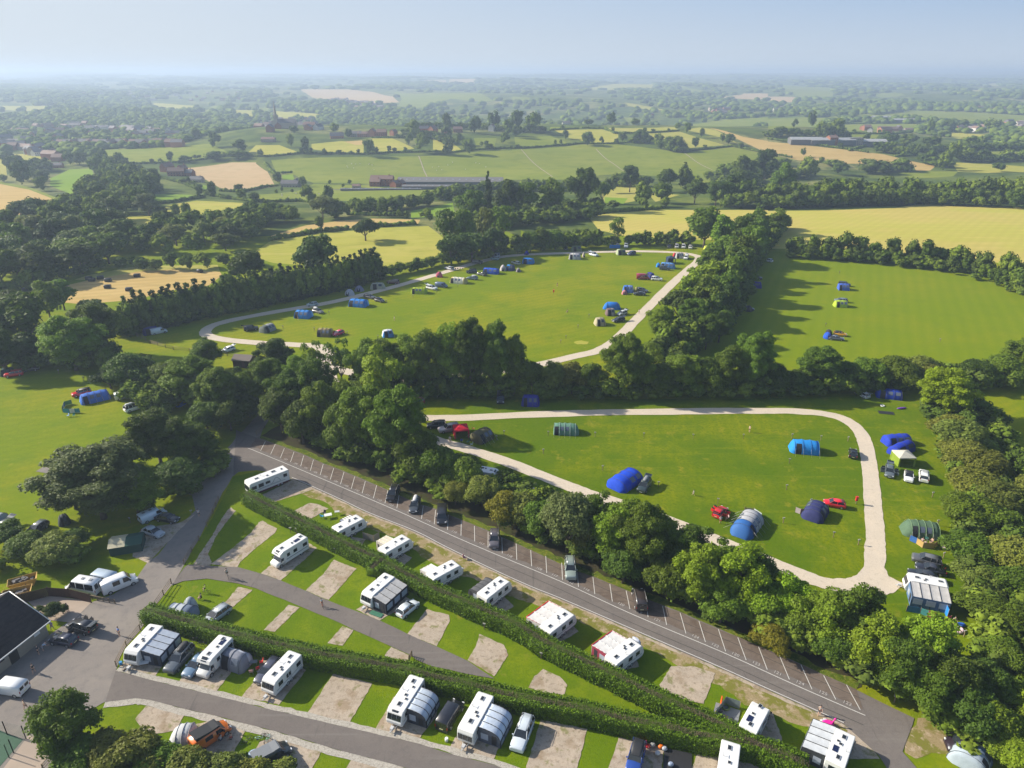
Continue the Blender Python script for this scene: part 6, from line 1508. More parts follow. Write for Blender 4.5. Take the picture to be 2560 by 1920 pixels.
# ------------------------------------------------------------------ clipped hedges
def hedge(s, label, w=3.0, h=2.5, gaps=(), seed=1, tint=(.100, .175, .004)):
    rng = np.random.default_rng(seed)
    P = smooth_line([p for p in pts(s)], 5)
    # the traced line is the foot of the near face: move it half a width away from the camera
    L = [(P[i], (P[min(i+1, len(P)-1)] - P[max(0, i-1)]).normalized()) for i in range(len(P))]
    C = [p + Vector((-d.y, d.x, 0)) * w / 2 for p, d in L]
    r = thing('clipped_hedge', label, 'hedge', (C[0].x, C[0].y, 0))
    o = C[0]; mb = MB(); V, Fq, TC, TN = [], [], [], []
    cum = [0]
    for a, b in zip(C[:-1], C[1:]): cum.append(cum[-1] + (b - a).length)
    T = cum[-1]
    def at(t):
        i = min(max(0, np.searchsorted(cum, t) - 1), len(C) - 2)
        a, b = C[i], C[i+1]; k = (t - cum[i]) / max(1e-6, cum[i+1] - cum[i]); d = (b - a).normalized()
        return a + (b - a) * k - o, Vector((-d.y, d.x, 0)), d
    segs, t0 = [], 0
    for g0, g1 in list(gaps) + [(T, T)]:
        segs.append((t0, g0)); t0 = g1
    for a, b in segs:
        n = max(2, int((b - a) / 1.2)); rings = []
        for i in range(n + 1):
            c, nn, d = at(a + (b - a) * i / n); k = 1 + .05 * math.sin(i * 1.7 + seed) + .03 * math.sin(i * .6)
            e = .75 if i in (0, n) else 1
            rings.append([tuple(c + nn * q * w / 2 * k * e + Vector((0, 0, z * h * (1 + .04 * math.sin(i * .9))))) for q, z in ((-.92, -.02), (-.97, .5), (-.86, .93), (-.4, .95), (.4, .95), (.86, .93), (.97, .5), (.92, -.02))])
        mb.loft(rings[::-1])
        N_ = int((b - a) * 330)
        tt = rng.uniform(a, b, N_); face = rng.uniform(0, 1, N_)
        for q, f in zip(tt, face):
            c, nn, d = at(q)
            k = 1 + .05 * math.sin((q - a) / (b - a) * n * 1.7 + seed)
            if f < .34: p = c + nn * (-.5 * w * k) + Vector((0, 0, rng.uniform(.03, .97) * h)); m = -nn
            elif f < .52: p = c + nn * (.5 * w * k) + Vector((0, 0, rng.uniform(.03, .97) * h)); m = nn
            else:
                qq = rng.uniform(-.5, .5)
                if abs(qq + .06 + .06 * math.sin(q * .7)) < .16 and math.sin(q * 1.3) + math.sin(q * .37) > -.6 and rng.uniform() < .82: continue
                p = c + nn * qq * w + Vector((0, 0, h * (.97 + .06 * rng.uniform() - .10 * (abs(qq) < .22)))); m = Vector((0, 0, 1))
            p = p + Vector(rng.normal(0, .05, 3)); TC.append(p[:]); TN.append(m[:])
        for i in range(int((b - a) * 60)):
            c, nn, d = at(rng.uniform(a, b)); p = c + nn * (-.06 * w + rng.uniform(-.15, .15) * w) + Vector((0, 0, h * .95))
            e = p + Vector((rng.uniform(-.22, .22), rng.uniform(-.22, .22), rng.uniform(.05, .28))); V.append((p, e))
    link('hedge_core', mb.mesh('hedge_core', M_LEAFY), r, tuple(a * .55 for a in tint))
    LV2, LF2 = leaf_quads(rng, np.array(TC), np.array(TN), .125, .6)
    link('foliage', fastmesh('hedge_foliage', LV2, LF2, M_LEAFY), r, tint)
    tw = MB()
    for p, e in V: tw.tube(p, e, .022, .012, 3, cap=False)
    link('cut_twigs', tw.mesh('cut_twigs', M_TWIG), r)
    return r
H1 = 'q5 1050,905 1200,990 1400,1090 1640,1210 1900,1350 2212,1500 b1 980,125 1350,325 1550,415 1790,525 2042,640 b2 230,785 470,905 870,1100 1100,1215 1500,1400 1800,1560 2042,1700 b3 300,1800'
H2 = 'b0 1120,520 1400,600 1680,680 2042,775 b1 380,865 620,915 1130,1005 1400,1075 1700,1145 2042,1235 b2 220,1275 600,1350 840,1412 1280,1505 1480,1555 2000,1650 b3 200,1760'
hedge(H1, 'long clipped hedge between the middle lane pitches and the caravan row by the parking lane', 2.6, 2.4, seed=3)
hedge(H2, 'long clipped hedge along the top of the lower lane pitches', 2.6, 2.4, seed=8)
def gate_gap(): pass

# ------------------------------------------------------------------ posts with pitch numbers, fences, gates
PST = None
M_POSTB = plain('faded_box', (.30, .29, .26), .7)
def post_parts():
    global PST
    if PST: return PST
    a = MB(); a.box((0, 0, .55), (.11, .11, 1.1)); m1 = a.mesh('post', M_WOOD)
    a = MB(); a.box((0, 0, 1.12), (.42, .12, .16)); a.box((0, 0, 1.22), (.46, .16, .04)); m2 = a.mesh('number_box', M_POSTB)
    PST = (m1, m2); return PST
def posts(s, group, what, first=0):
    t = 'N'; k = 0; L = []
    for w in s.split():
        if ',' in w: x, y = map(float, w.split(',')); L.append(W(t, x, y))
        else: t = w
    L.sort(key=lambda p: toF(p)[0])
    for k, p in enumerate(L):
        m1, m2 = post_parts()
        r = thing('pitch_marker_post', '%s marker post from the left %s' % (ordn(k), what), 'marker post', p, R(random.uniform(-25, 25)), group)
        link('post', m1, r); link('number_box', m2, r)
posts('b1 985,155 1362,318 1820,555 620,895 1158,995 1690,1130 125,765 b0 1695,670 b2 232,790 270,1260 878,1385 1525,1540 m1 278,1380 325,1385 635,1545', 'marker posts of the hard pitches', 'beside the clipped hedges')
posts('m1 1448,305 1876,305 m2 222,300 628,295 1022,280 1365,275 1700,262 2040,262 m3 333,262 652,248', 'marker posts under the belt', 'along the dark belt above the lower field')
posts('m1 1918,640 1978,600 m2 288,605 662,612 1050,617 1443,627 1843,628 249,748 722,880 1168,1010 1640,1145 m3 420,640 636,648 190,625 168,825 145,1035 120,1300 520,1415 718,1475', 'marker posts in the lower field', 'inside the lower camping field')
posts('m3 1308,1095 1350,1320 1396,1580 b3 1560,612 1005,1135', 'marker posts by the willow belt', 'beside the right-hand tree belt')
posts('u1 235,1115 505,1130 632,990 790,1165 1128,890 1357,843 1563,805 1745,755 1055,1200 265,885 u2 464,515 1115,490 665,1015 570,1108 466,1200 421,1240 1198,400 885,480 2020,880', 'marker posts in the upper field', 'in the upper camping field')
posts('m0 1505,950 1530,1240 1040,1300 470,110 668,165 1085,262 1325,290', 'marker posts by the left trees', 'beside the left-hand trees')
posts('u3 497,1095 1483,1228 615,640', 'marker posts in the striped field', 'in the striped camping field')
def rail_fence(s, label, h=1.15, rails=3, gap=2.2, m=None, name='rail_fence'):
    P = pts(s); r = thing(name, label, 'fence', P[0]); o = P[0]; m = m or M_WOOD
    for a, b in zip(P[:-1], P[1:]):
        n = max(1, int((b - a).length / gap))
        for i in range(n + 1):
            if i == n and b is not P[-1]: continue
            p = a + (b - a) * i / n - o; mb = MB(); mb.box((p.x, p.y, h / 2), (.12, .12, h)); link('post', mb.mesh('fence_post', m), r)
    for k in range(rails):
        mb = MB(); z = h * (.28 + .66 * k / max(1, rails - 1))
        for a, b in zip(P[:-1], P[1:]):
            a_, b_ = a - o, b - o; mb.tube((a_.x, a_.y, z), (b_.x, b_.y, z), .05, n=4)
        link('rail', mb.mesh('fence_rail', m), r)
    return r
rail_fence('m0 1745,1120 1700,1225 1650,1330', 'upper rail fence on the road side of the middle pitches')
rail_fence('m0 1590,1440 1530,1530 1470,1630', 'short rail fence below the gap by the service road')
rail_fence('b0 1368,190 1240,375', 'rail fence at the corner of the forecourt and middle lane')
rail_fence('b0 1120,560 1010,690 930,850', 'rail fence left of the first caravan pitch')
rail_fence('m1 5,600 70,545', 'rail fence beside the shaded end of the service road')
rail_fence('b0 350,1680 420,1600 440,1560', 'rail fence by the block paving at the bottom left')
rail_fence('u0 1150,1160 1300,1240 1500,1295 1640,1310 1800,1330 2050,1360', 'long rail fence below the limestone loop near the brown shed', gap=3)
rail_fence('m1 380,110 470,160', 'rail fence by the trees at the track entrance')
rail_fence('b0 735,315 920,350', 'low timber rail barrier beside the white van', .9, 4, .9)
rail_fence('b1 1225,805 1245,770', 'small field gate at the foot of the middle lane', 1.2, 5, 1.2, name='field_gate')
def board_fence(s, label, h=1.8, m=None):
    P = pts(s); r = thing('board_fence', label, 'fence', P[0]); o = P[0]; m = m or M_DWOOD
    for a, b in zip(P[:-1], P[1:]):
        d = b - a; L = d.length; mb = MB(); n = int(L / .16); rz = math.atan2(d.y, d.x)
        for i in range(n):
            p = a + d * (i + .5) / n - o; mb.box((p.x, p.y, h / 2), (.145, .03 + .015 * (i % 2), h), rot=rz)
        link('board_panel', mb.mesh('board_panel', m), r)
        mb = MB(); p = a - o; mb.box((p.x, p.y, h / 2 + .05), (.14, .14, h + .1)); link('post', mb.mesh('fence_post', m), r)
board_fence('b0 5,330 190,345 395,290 560,300 735,345', 'dark brown close board fence round the skip yard')
for a, b in (('b0 60,1590', 'b0 100,1535'),): pass
def mesh_fence(s, label):
    P = pts(s); r = thing('court_fence', label, 'fence', P[0]); o = P[0]; m = plain('green_fence_paint', (.02, .07, .035), .5)
    for a, b in zip(P[:-1], P[1:]):
        n = max(1, int((b - a).length / 2.6))
        for i in range(n + 1):
            p = a + (b - a) * i / n - o; mb = MB(); mb.box((p.x, p.y, 1.2), (.08, .08, 2.4)); link('post', mb.mesh('fence_post', m), r)
        mb = MB()
        for k in range(13): z = .15 + k * .18; mb.tube((a.x - o.x, a.y - o.y, z), (b.x - o.x, b.y - o.y, z), .008, n=3, cap=False)
        link('wire_mesh', mb.mesh('wire_mesh', m), r)
mesh_fence('b0 -60,1350 60,1395 210,1430 110,1540 75,1580', 'green wire fence round the sports court at the bottom left')

# ------------------------------------------------------------------ buildings on the site
def house_mesh(L, Wd, hw, hr, ov=.35):
    """gabled house: walls and roof as two meshes, ridge along x"""
    x, y = L / 2, Wd / 2
    w = MB(); w.add([(-x,-y,0),(x,-y,0),(x,y,0),(-x,y,0),(-x,-y,hw),(x,-y,hw),(x,y,hw),(-x,y,hw),(-x,0,hw+hr),(x,0,hw+hr)], [(0,1,5,4),(2,3,7,6),(1,2,6,9,5),(3,0,4,8,7)])
    k = hr / y; e = y + ov; zr = hw + hr + .12; ze = zr - k * e; X = x + ov
    r = MB(); r.add([(-X,-e,ze),(X,-e,ze),(X,0,zr),(-X,0,zr),(-X,e,ze),(X,e,ze),(-X,-e,ze-.15),(X,-e,ze-.15),(X,0,zr-.15),(-X,0,zr-.15),(-X,e,ze-.15),(X,e,ze-.15)],
        [(0,1,2,3),(3,2,5,4),(7,6,9,8),(8,9,10,11),(0,6,7,1),(4,5,11,10),(1,7,8,2),(2,8,11,5),(0,3,9,6),(3,4,10,9)])
    return w, r
M_TILE = ramp_mat('dark_roof_tiles', [((.4, 3.2, .0), 3, .45, .6, (.028, .024, .024), .8, 0), (1.2, 5, .45, .7, (.06, .05, .045), .5, 1)], (.042, .036, .036), bump=.6, bscale=3)
M_RENDER = plain('buff_render', (.30, .26, .20), .9, var=.1)
M_BRICK = ramp_mat('red_brick', [(1.0, 5, .45, .65, (.20, .085, .05), .6, 0)], (.27, .115, .07))
M_SLATE = plain('slate_roof', (.11, .10, .105), .7, var=.2, scale=.4)
M_BROOF = plain('brown_tile_roof', (.20, .12, .09), .8, var=.2, scale=.4)
# amenity block: eave line from b0 (380,480) down to b0 (0,790); the ridge runs parallel, further left
e0, e1 = W('b0', 392, 600), W('b0', -60, 960)
d = (e1 - e0).normalized(); nn = Vector((d.y, -d.x, 0))
if nn.x > 0: nn = -nn
Lb, Wb = (e1 - e0).length + 6, 12.5
cb = e0 + d * Lb / 2 + nn * Wb / 2
rb_ = thing('amenity_block', 'long low building with dark tiled roof and buff walls by the forecourt', 'building', cb, math.atan2(d.y, d.x))
w_, r_ = house_mesh(Lb, Wb, 2.6, 3.6, .5)
link('wall', w_.mesh('block_wall', M_RENDER), rb_); link('roof', r_.mesh('block_roof', M_TILE), rb_)
sgn = 1 if (Matrix.Rotation(-math.atan2(d.y, d.x), 3, 'Z') @ (e0 - cb)).y > 0 else -1
yw = sgn * Wb / 2
for k, (x, wd, h_, m_, nm) in enumerate(((-Lb/2 + 1.6, .9, .9, M_WHITE, 'notice_board'), (-Lb/2 + 5.5, 1.3, 2.1, M_PLAST, 'door'), (-Lb/2 + 7.6, 1.6, .5, M_GLASS, 'window'), (-Lb/2 + 9.6, 2.2, 2.2, M_DARKIN, 'door'), (-Lb/2 + 13.2, 1.6, .5, M_GLASS, 'window'))):
    a = MB(); a.box((x, yw + sgn * .03, (h_ / 2 if h_ > 1.5 else 1.9)), (wd, .07, h_)); link(nm, a.mesh(nm, m_), rb_)
a = MB(); a.box((0, yw + sgn * .55, 2.48), (Lb + 1, .12, .16)); link('gutter', a.mesh('gutter', M_WHITE), rb_)
for sx in (-1,):
    for sy in (-1, 1):
        a = MB(); a.tube((-Lb/2 - .56, sy * (Wb/2 + .45), 2.45), (-Lb/2 - .56, 0, 6.3), .09, n=4); link('barge_board', a.mesh('barge_board', M_WHITE), rb_)
# brown shed
p = W('u0', 2120, 1425); rz_ = R(-8); w_, r_ = house_mesh(5.2, 4.2, 2.3, .9, .3)
sh_ = thing('timber_shed', 'small dark red-brown timber shed with a grey roof near the track entrance', 'shed', p, rz_)
link('wall', w_.mesh('shed_wall', M_DWOOD), sh_); link('roof', r_.mesh('shed_roof', plain('felt_roof', (.16, .13, .11), .9, var=.15)), sh_)
a = MB(); a.box((.6, -2.12, 1.0), (.9, .06, 1.9)); link('door', a.mesh('shed_door', plain('shed_door_paint', (.09, .03, .025), .7)), sh_)
# yellow skips behind the board fence
def skip(t, x, y, rz, label):
    p = W(t, x, y); r = thing('waste_skip', label, 'skip', p, R(rz)); m = plain('skip_yellow', (.42, .26, .05), .6, var=.2)
    mb = MB(); a = [(-1.4,-.9,.1),(1.4,-.9,.1),(1.4,.9,.1),(-1.4,.9,.1),(-2.1,-1,1.4),(2.1,-1,1.4),(2.1,1,1.4),(-2.1,1,1.4)]; b = [(q[0]*.96, q[1]*.95, q[2] + (.06 if q[2] < 1 else 0)) for q in a]
    mb.add(a + b, [(0,3,2,1),(0,1,5,4),(1,2,6,5),(2,3,7,6),(3,0,4,7),(8,9,10,11),(8,12,13,9),(9,13,14,10),(10,14,15,11),(11,15,12,8),(4,5,13,12),(5,6,14,13),(6,7,15,14),(7,4,12,15)])
    link('skip_body', mb.mesh('skip_body', m), r)
    a = MB()
    rr = random.Random(x)
    for k in range(10): a.box((rr.uniform(-1.3, 1.3), rr.uniform(-.6, .6), rr.uniform(.7, 1.3)), (rr.uniform(.3, .9), rr.uniform(.3, .7), .35), rot=rr.uniform(0, 3))
    o = link('rubbish', a.mesh('rubbish', plain('mixed_rubbish', (.12, .11, .11), .8, var=.6, scale=1)), r)
skip('b0', 195, 205, 30, 'rear yellow skip inside the brown board fence'); skip('b0', 150, 300, 25, 'front yellow skip nearest the brown board fence')
# round clipped bushes by the entrance
for k, (x, y, s_, lb) in enumerate(((425, 450, 2.2, 'larger round clipped bush beside the amenity block'), (505, 430, 1.6, 'smaller round clipped bush near the standing man'), (325, 425, 1.3, 'little clipped bush against the amenity block gable'))):
    p = W('b0', x, y); r = thing('clipped_bush', lb, 'bush', p); o = link('crown', HI['bush%d' % k], r, (.07, .11, .012)); o.scale = (s_ * .13,) * 3
    a = MB(); a.tube((0, 0, 0), (0, 0, .3), .08); link('trunk', a.mesh('trunk', M_BARK), r)

# ------------------------------------------------------------------ vehicles: nose pixel, tail pixel
V_ = vehicle
V_('b0', 545, 225, 815, 272, 'minibus', WHITE, 'white minibus parked behind the brown board fence', 'glazedvents')
V_('b0', 735, 165, 905, 200, 'bigvan', (.42,.50,.58), 'pale blue-grey van hidden behind the white minibus', 'glazed')
V_('b0', 1040, 185, 880, 250, 'bigvan', WHITE, 'white panel van parked nose out beside the minibus', 'half')
V_('b0', 575, 530, 745, 580, 'mpv', BLACK, 'black people carrier with its doors and tailgate open', 'bootdoors')
V_('b0', 430, 645, 600, 675, 'hatch', (.012,.014,.035), 'small dark navy hatchback beside the amenity block', '')
V_('b0', -30, 1030, 205, 1065, 'van', WHITE, 'white van cut by the left edge of the photo', '')
V_('b0', 1680, 500, 1785, 425, 'estate', SILVER, 'silver estate beside the grey tunnel tent above the hedge', 'rails')
V_('b0', 1375, 890, 1500, 745, 'longsuv', (.07,.085,.10), 'grey off-roader with a black roof box beside the first awning', 'darkbox')
V_('b0', 1520, 915, 1625, 800, 'saloon', (.10,.17,.26), 'steel blue saloon between the grey off-roader and a motorhome', '')
V_('b1', 50, 970, 150, 850, 'estate', (.045,.05,.08), 'dark blue-grey estate left of the lone caravan', '')
V_('b1', 1600, 1185, 1500, 1345, 'van', BLACK, 'glossy black van between two caravans with air awnings', 'glazed')
V_('b1', 1265, 365, 1155, 455, 'hatch', (.66,.70,.72), 'white hatchback beside the caravan with the full awning', '')
V_('b2', 45, 1515, 120, 1320, 'longsuv', (.55,.60,.64), 'pale silver off-road estate beside the right-hand air awning', 'rails')
V_('b2', 960, 1700, 1005, 1530, 'jeep', (.02,.06,.28), 'blue off-roader with a black soft top at the bottom edge', '')
V_('m1', 1075, 1130, 1115, 1050, 'suv', BLACK, 'first black car in the parking bays, under the trees', 'rails')
V_('m1', 1252, 1235, 1285, 1125, 'estate', (.05,.058,.07), 'dark estate with a pale roof box in the parking bays', 'box')
V_('m1', 1483, 1318, 1485, 1215, 'van', (.02,.02,.024), 'black van facing out in the parking bays', '')
V_('m1', 1900, 1508, 1905, 1400, 'suv', (.10,.09,.10), 'grey estate with roof rails in the parking bays', 'rails')
V_('b2', 470, 160, 462, 35, 'longsuv', (.24,.29,.27), 'pale green-grey off-roader facing out in the parking bays', '')
V_('b2', 1000, 275, 1030, 405, 'van', (.045,.034,.030), 'dark brown camper van backed to the lane in the bays', 'rails')
V_('b3', 1440, 1500, 1720, 1545, 'van', (.02,.012,.02), 'black van with a solar panel and tent at the bottom right', '')
V_('b0', 1770, 1375, 1600, 1490, 'van', (.72,.16,.01), 'bright orange camper van with a raised black roof', 'poproofhalf')
V_('b1', 190, 1560, 60, 1640, 'van', (.02,.025,.03), 'dark van with a blue-grey raised roof at the bottom', 'poprooflight')
V_('m0', 1285, 1235, 1160, 1290, 'van', (.52,.62,.70), 'pale blue-white camper van parked under the left trees', 'vents')
V_('m0', 1415, 1295, 1265, 1268, 'saloon', BLACK, 'black saloon in the shade beside the pale camper van', '')
V_('m0', 1290, 1415, 1165, 1368, 'saloon', SILVER, 'silver saloon above the green trailer tent', '')
V_('m0', 225, 1420, 365, 1320, 'estate', (.06,.07,.085), 'dark grey estate on the small field at the left edge', '')
V_('m0', -40, 1395, 80, 1320, 'estate', DGREY, 'dark car cut by the left edge of the photo', 'boot')
V_('m0', 610, 290, 700, 270, 'suv', RED, 'red car behind the long blue tunnel tent', 'blackroof')
V_('m0', 1060, 290, 945, 315, 'van', (.42,.46,.40), 'pale grey-green van beside the long blue tunnel tent', 'half')
V_('m0', 1125, 380, 1015, 415, 'suv', WHITE, 'white car with a dark roof beside the round dark tree', 'blackroofbox')
V_('m0', 1170, 350, 1240, 325, 'estate', SILVER, 'silver car half hidden by the round dark tree', '')
V_('m0', 65, 135, 165, 120, 'suv', RED, 'red car by the green tent at the left edge', '')
V_('m0', 290, 80, 200, 90, 'suv', (.02,.02,.025), 'dark car shaded by trees in the far left corner', '')
# lower field
V_('m1', 1390, 540, 1490, 535, 'suv', BLACK, 'black off-roader left of the red gazebo', 'rails')
V_('m1', 1480, 575, 1595, 555, 'longsuv', (.40,.36,.36), 'silver off-roader tucked against the red gazebo', 'rails')
V_('m1', 1235, 370, 1310, 350, 'suv', (.30,.02,.03), 'dark red car shaded by the belt at the field corner', '')
V_('m1', 1950, 352, 1950, 300, 'van', BLACK, 'black van with its tailgate open left of the blue tent', '')
V_('m2', 1030, 1060, 1075, 990, 'suv', (.03,.045,.045), 'dark car with a roof box beside the big royal blue tent', 'greyboxboot')
V_('m2', 1690, 1200, 1625, 1265, 'hatch', RED, 'red car with its tailgate open near the grey and blue tent', 'bootdoors')
V_('m3', 675, 735, 675, 790, 'hatch', BLACK, 'black car standing on the edge of the limestone track', '')
V_('m3', 720, 275, 780, 305, 'hatch', (.5,.52,.54), 'silver hatchback with its tailgate open in the field corner', 'boot')
V_('m3', 965, 945, 965, 870, 'estate', (.10,.12,.13), 'grey car with all doors and tailgate open', 'bootdoors')
V_('m3', 1118, 980, 1118, 915, 'soft', WHITE, 'white convertible with a black soft roof', '')
V_('m3', 1238, 915, 1238, 975, 'suv', WHITE, 'white car parked nearest the willow belt', '')
V_('m3', 440, 1150, 615, 1180, 'hatch', (.62,.008,.015), 'bright red hatchback above the navy dome tent', '')
V_('m3', 1180, 1600, 1340, 1640, 'suv', (.09,.09,.095), 'topmost of the three dark cars near the striped windbreak', '')
V_('b3', 1210, 75, 1370, 110, 'saloon', (.02,.02,.028), 'middle one of the three dark cars by the track end', '')
V_('b3', 1170, 130, 1290, 160, 'estate', (.018,.018,.022), 'lowest of the three dark cars, half behind the caravan', '')
# upper field, left edge
V_('u0', 2212, 1120, 2130, 1130, 'suv', BLACK, 'black off-roader left of the grey tunnel tent', 'boot')
V_('u0', 1440, 1140, 1310, 1165, 'van', (.66,.72,.76), 'white van beside the shaded blue tent at the conifers', '')
V_('v2', 10, 985, 80, 965, 'hatch', WHITE, 'white hatchback with its tailgate open near the brown shed', 'boot')
V_('u1', 440, 920, 535, 908, 'hatch', (.40,.46,.48), 'pale silver hatchback on the track above the blue tent', '')
V_('v2', 1000, 590, 925, 570, 'estate', (.16,.15,.14), 'brown-grey estate with a white roof box by the first blue tent', 'box')
V_('u1', 1155, 720, 1215, 725, 'longsuv', (.09,.025,.02), 'dark maroon off-roader behind the limestone track', '')
V_('v2', 1535, 440, 1450, 425, 'estate', (.10,.10,.10), 'left dark estate behind the second blue tent', '')
V_('v2', 1625, 475, 1560, 460, 'hatch', BLACK, 'right black hatchback behind the second blue tent', '')
V_('u1', 670, 1180, 755, 1150, 'hatch', (.55,.02,.08), 'crimson hatchback against the olive tunnel tent', 'doorsone')
V_('v1', 415, 1080, 280, 1055, 'suv', WHITE, 'white car with its tailgate up beside the lime tent', 'boot')
V_('v1', 575, 1045, 400, 1025, 'van', (.07,.11,.19), 'slate blue panel van right of the white car', '')
V_('v1', 865, 830, 985, 825, 'suv', BLACK, 'black car parked on the limestone track', '')
V_('v1', 1020, 850, 1130, 875, 'estate', (.03,.035,.035), 'black estate left of the royal blue tunnel tent', '')
V_('v1', 865, 915, 1005, 930, 'estate', (.10,.15,.17), 'teal-grey estate with a blue box on the roof', 'box')
V_('v1', 550, 765, 650, 790, 'estate', SILVER, 'silver car with its tailgate open above the pink tent', 'boot')
V_('v1', 1070, 695, 955, 690, 'suv', (.02,.02,.024), 'black car shaded by trees above the limestone track', '')
V_('v1', 1210, 630, 1310, 640, 'hatch', (.28,.42,.48), 'pale blue hatchback by the grey trailer under the trees', '')
V_('v1', 1510, 680, 1630, 715, 'estate', (.42,.46,.44), 'silver estate behind the white and blue tents', '')
V_('u2', 735, 490, 675, 475, 'suv', (.62,.66,.70), 'white car beside the cream toilet tent', 'boot')
V_('u2', 985, 420, 985, 395, 'longsuv', (.50,.53,.58), 'white off-roader right of the blue windbreak', 'rails')
V_('u2', 1012, 478, 1050, 470, 'suv', (.03,.04,.12), 'navy car right of the olive dome tent', '')
V_('u2', 465, 438, 465, 418, 'hatch', BLACK, 'black hatchback left of the green dome tent', '')
V_('v3', 1070, 342, 1070, 310, 'hatch', BLACK, 'black car at the left end of the row of four', '')
V_('v3', 1172, 348, 1172, 305, 'mpv', (.46,.46,.46), 'grey people carrier second in the row of four', '')
V_('v3', 1265, 348, 1265, 308, 'mpv', (.60,.60,.60), 'white people carrier third in the row of four', '')
V_('v3', 1360, 350, 1360, 325, 'hatch', (.58,.58,.54), 'cream hatchback at the right end of the row of four', '')
V_('v3', 1290, 500, 1310, 465, 'suv', WHITE, 'white car right of the grey dome tent', 'boot')
V_('v3', 1065, 638, 940, 630, 'suv', (.04,.05,.05), 'black car in front of the pale blue tunnel tent', '')
V_('v3', 965, 785, 825, 775, 'suv', WHITE, 'white car parked beside the maroon van', '')
V_('v3', 800, 765, 605, 760, 'bigvan', (.30,.012,.04), 'maroon van with pale line artwork on its side', '')
V_('v3', 745, 945, 640, 925, 'estate', (.03,.035,.05), 'rear one of two dark cars by the patched blue tent', '')
V_('v3', 590, 980, 720, 985, 'saloon', (.025,.03,.035), 'front one of two dark cars by the patched blue tent', '')
V_('v3', 380, 1265, 450, 1245, 'hatch', (.40,.42,.42), 'silver car with its tailgate open by the track', 'boot')
V_('v3', 320, 1355, 405, 1340, 'estate', BLACK, 'black car with its tailgate open by the sand tent', 'boot')
# right-hand field
V_('u3', -30, 525, 35, 540, 'hatch', (.5,.54,.58), 'silver car shaded by the diagonal belt', '')
V_('u3', 680, 1178, 560, 1165, 'hatch', (.75,.36,.01), 'bright yellow hatchback with a black roof', 'blackroof')
V_('u3', 625, 1212, 550, 1205, 'saloon', (.10,.11,.14), 'dark grey car behind the blue tent at the belt edge', '')
V_('u3', 575, 875, 680, 885, 'estate', (.12,.15,.20), 'blue-grey estate behind the lime green tent', '')
V_('u3', 690, 745, 625, 738, 'suv', (.02,.025,.035), 'dark car behind the mid blue tent in the striped field', '')
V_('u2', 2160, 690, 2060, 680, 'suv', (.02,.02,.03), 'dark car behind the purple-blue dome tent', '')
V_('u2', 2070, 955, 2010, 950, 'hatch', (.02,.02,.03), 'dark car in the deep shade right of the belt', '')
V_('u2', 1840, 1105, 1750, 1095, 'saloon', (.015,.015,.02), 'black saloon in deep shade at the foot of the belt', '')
V_('N', 1114, 1155, 1150, 1160, 'smallvan', (.5,.55,.6), 'white van glimpsed through the belt', '') if False else None

# ------------------------------------------------------------------ caravans
c1 = caravan('b0', 1075, 835, 1255, 640, 'white caravan with grey front windows and a large blue-grey awning, nearest the forecourt', seed=1, lights=4)
awning(c1, 'blue-grey awning with a panelled roof on the forecourt caravan', -2.6, 2.0, 1, 2.9, roof=(.42, .47, .55), wall=(.05, .06, .09), style='flat', hi=2.45, lo=2.0)
c2 = caravan('b1', 115, 1075, 320, 855, 'white caravan without awning, beside the empty shaded lawn', seed=2, lights=5, body=M_WHITE)
c3 = caravan('b1', 1110, 1330, 1290, 1045, 'modern white caravan with a black front window and roof window, left of the black van', seed=3, lights=5, front='rake', darkfront=True, L=6.8)
awning(c3, 'curved grey and white air awning left of the black van', -1.9, 1.9, 1, 2.7, roof=(.50, .56, .64), wall=(.05, .055, .07))
c4 = caravan('b1', 1680, 1465, 1830, 1190, 'white caravan with a dark front window right of the black van', seed=4, lights=4, L=6.6, front='round')
awning(c4, 'curved pale air awning right of the black van', -2.1, 1.9, 1, 3.0, roof=(.55, .62, .72), wall=(.09, .10, .13))
c5 = caravan('b1', 880, 385, 1075, 215, 'older white caravan with a long grey awning on the middle lane', seed=5, lights=3, stripe=False)
awning(c5, 'long box awning with grey roof and lilac panels on the middle lane', -2.9, 2.5, 1, 2.5, roof=(.46, .45, .44), wall=(.04, .04, .05), style='flat', lo=2.05)
motorhome('m1', 175, 1640, 365, 1520, 'white motorhome with an overcab window and black stripe by the middle lane', L=6.9)
motorhome('b0', 1655, 905, 1790, 760, 'cream-white compact motorhome joined to a domed drive-away awning', L=5.9, H=2.8, stripe=False)
coach_rv('N', 622, 1238, 718, 1200, 'long white coach-like motorhome with sweeping stripes and maroon skirt')
c6 = caravan('m1', 845, 1335, 655, 1435, 'white caravan by the garden table, first in the parking lane row', seed=6, lights=4)
awning(c6, 'small white porch awning on the first caravan of the parking lane row', -.2, 1.7, 1, 1.6, roof=(.66, .65, .62), wall=(.30, .34, .45), hi=2.4)
c7 = caravan('m1', 1215, 1495, 1020, 1610, 'white caravan with a cream sun canopy, second in the parking lane row', seed=7, lights=3)
awning(c7, 'cream sun canopy on the second caravan of the parking lane row', -1.6, .6, 1, 2.2, roof=(.60, .54, .42), wall=(.55, .50, .42), style='canopy', lo=2.1, windows=False)
c8 = caravan('b1', 1610, 110, 1400, 225, 'white caravan with a small white awning, third in the parking lane row', seed=8, lights=4)
awning(c8, 'small white boxy awning on the third caravan of the parking lane row', -2.8, -.6, 1, 1.8, roof=(.66, .63, .58), wall=(.55, .52, .48), style='canopy', lo=2.1)
c9 = caravan('b1', 1985, 245, 1820, 375, 'white caravan with a dark grey domed awning, fourth in the parking lane row', seed=9, lights=5)
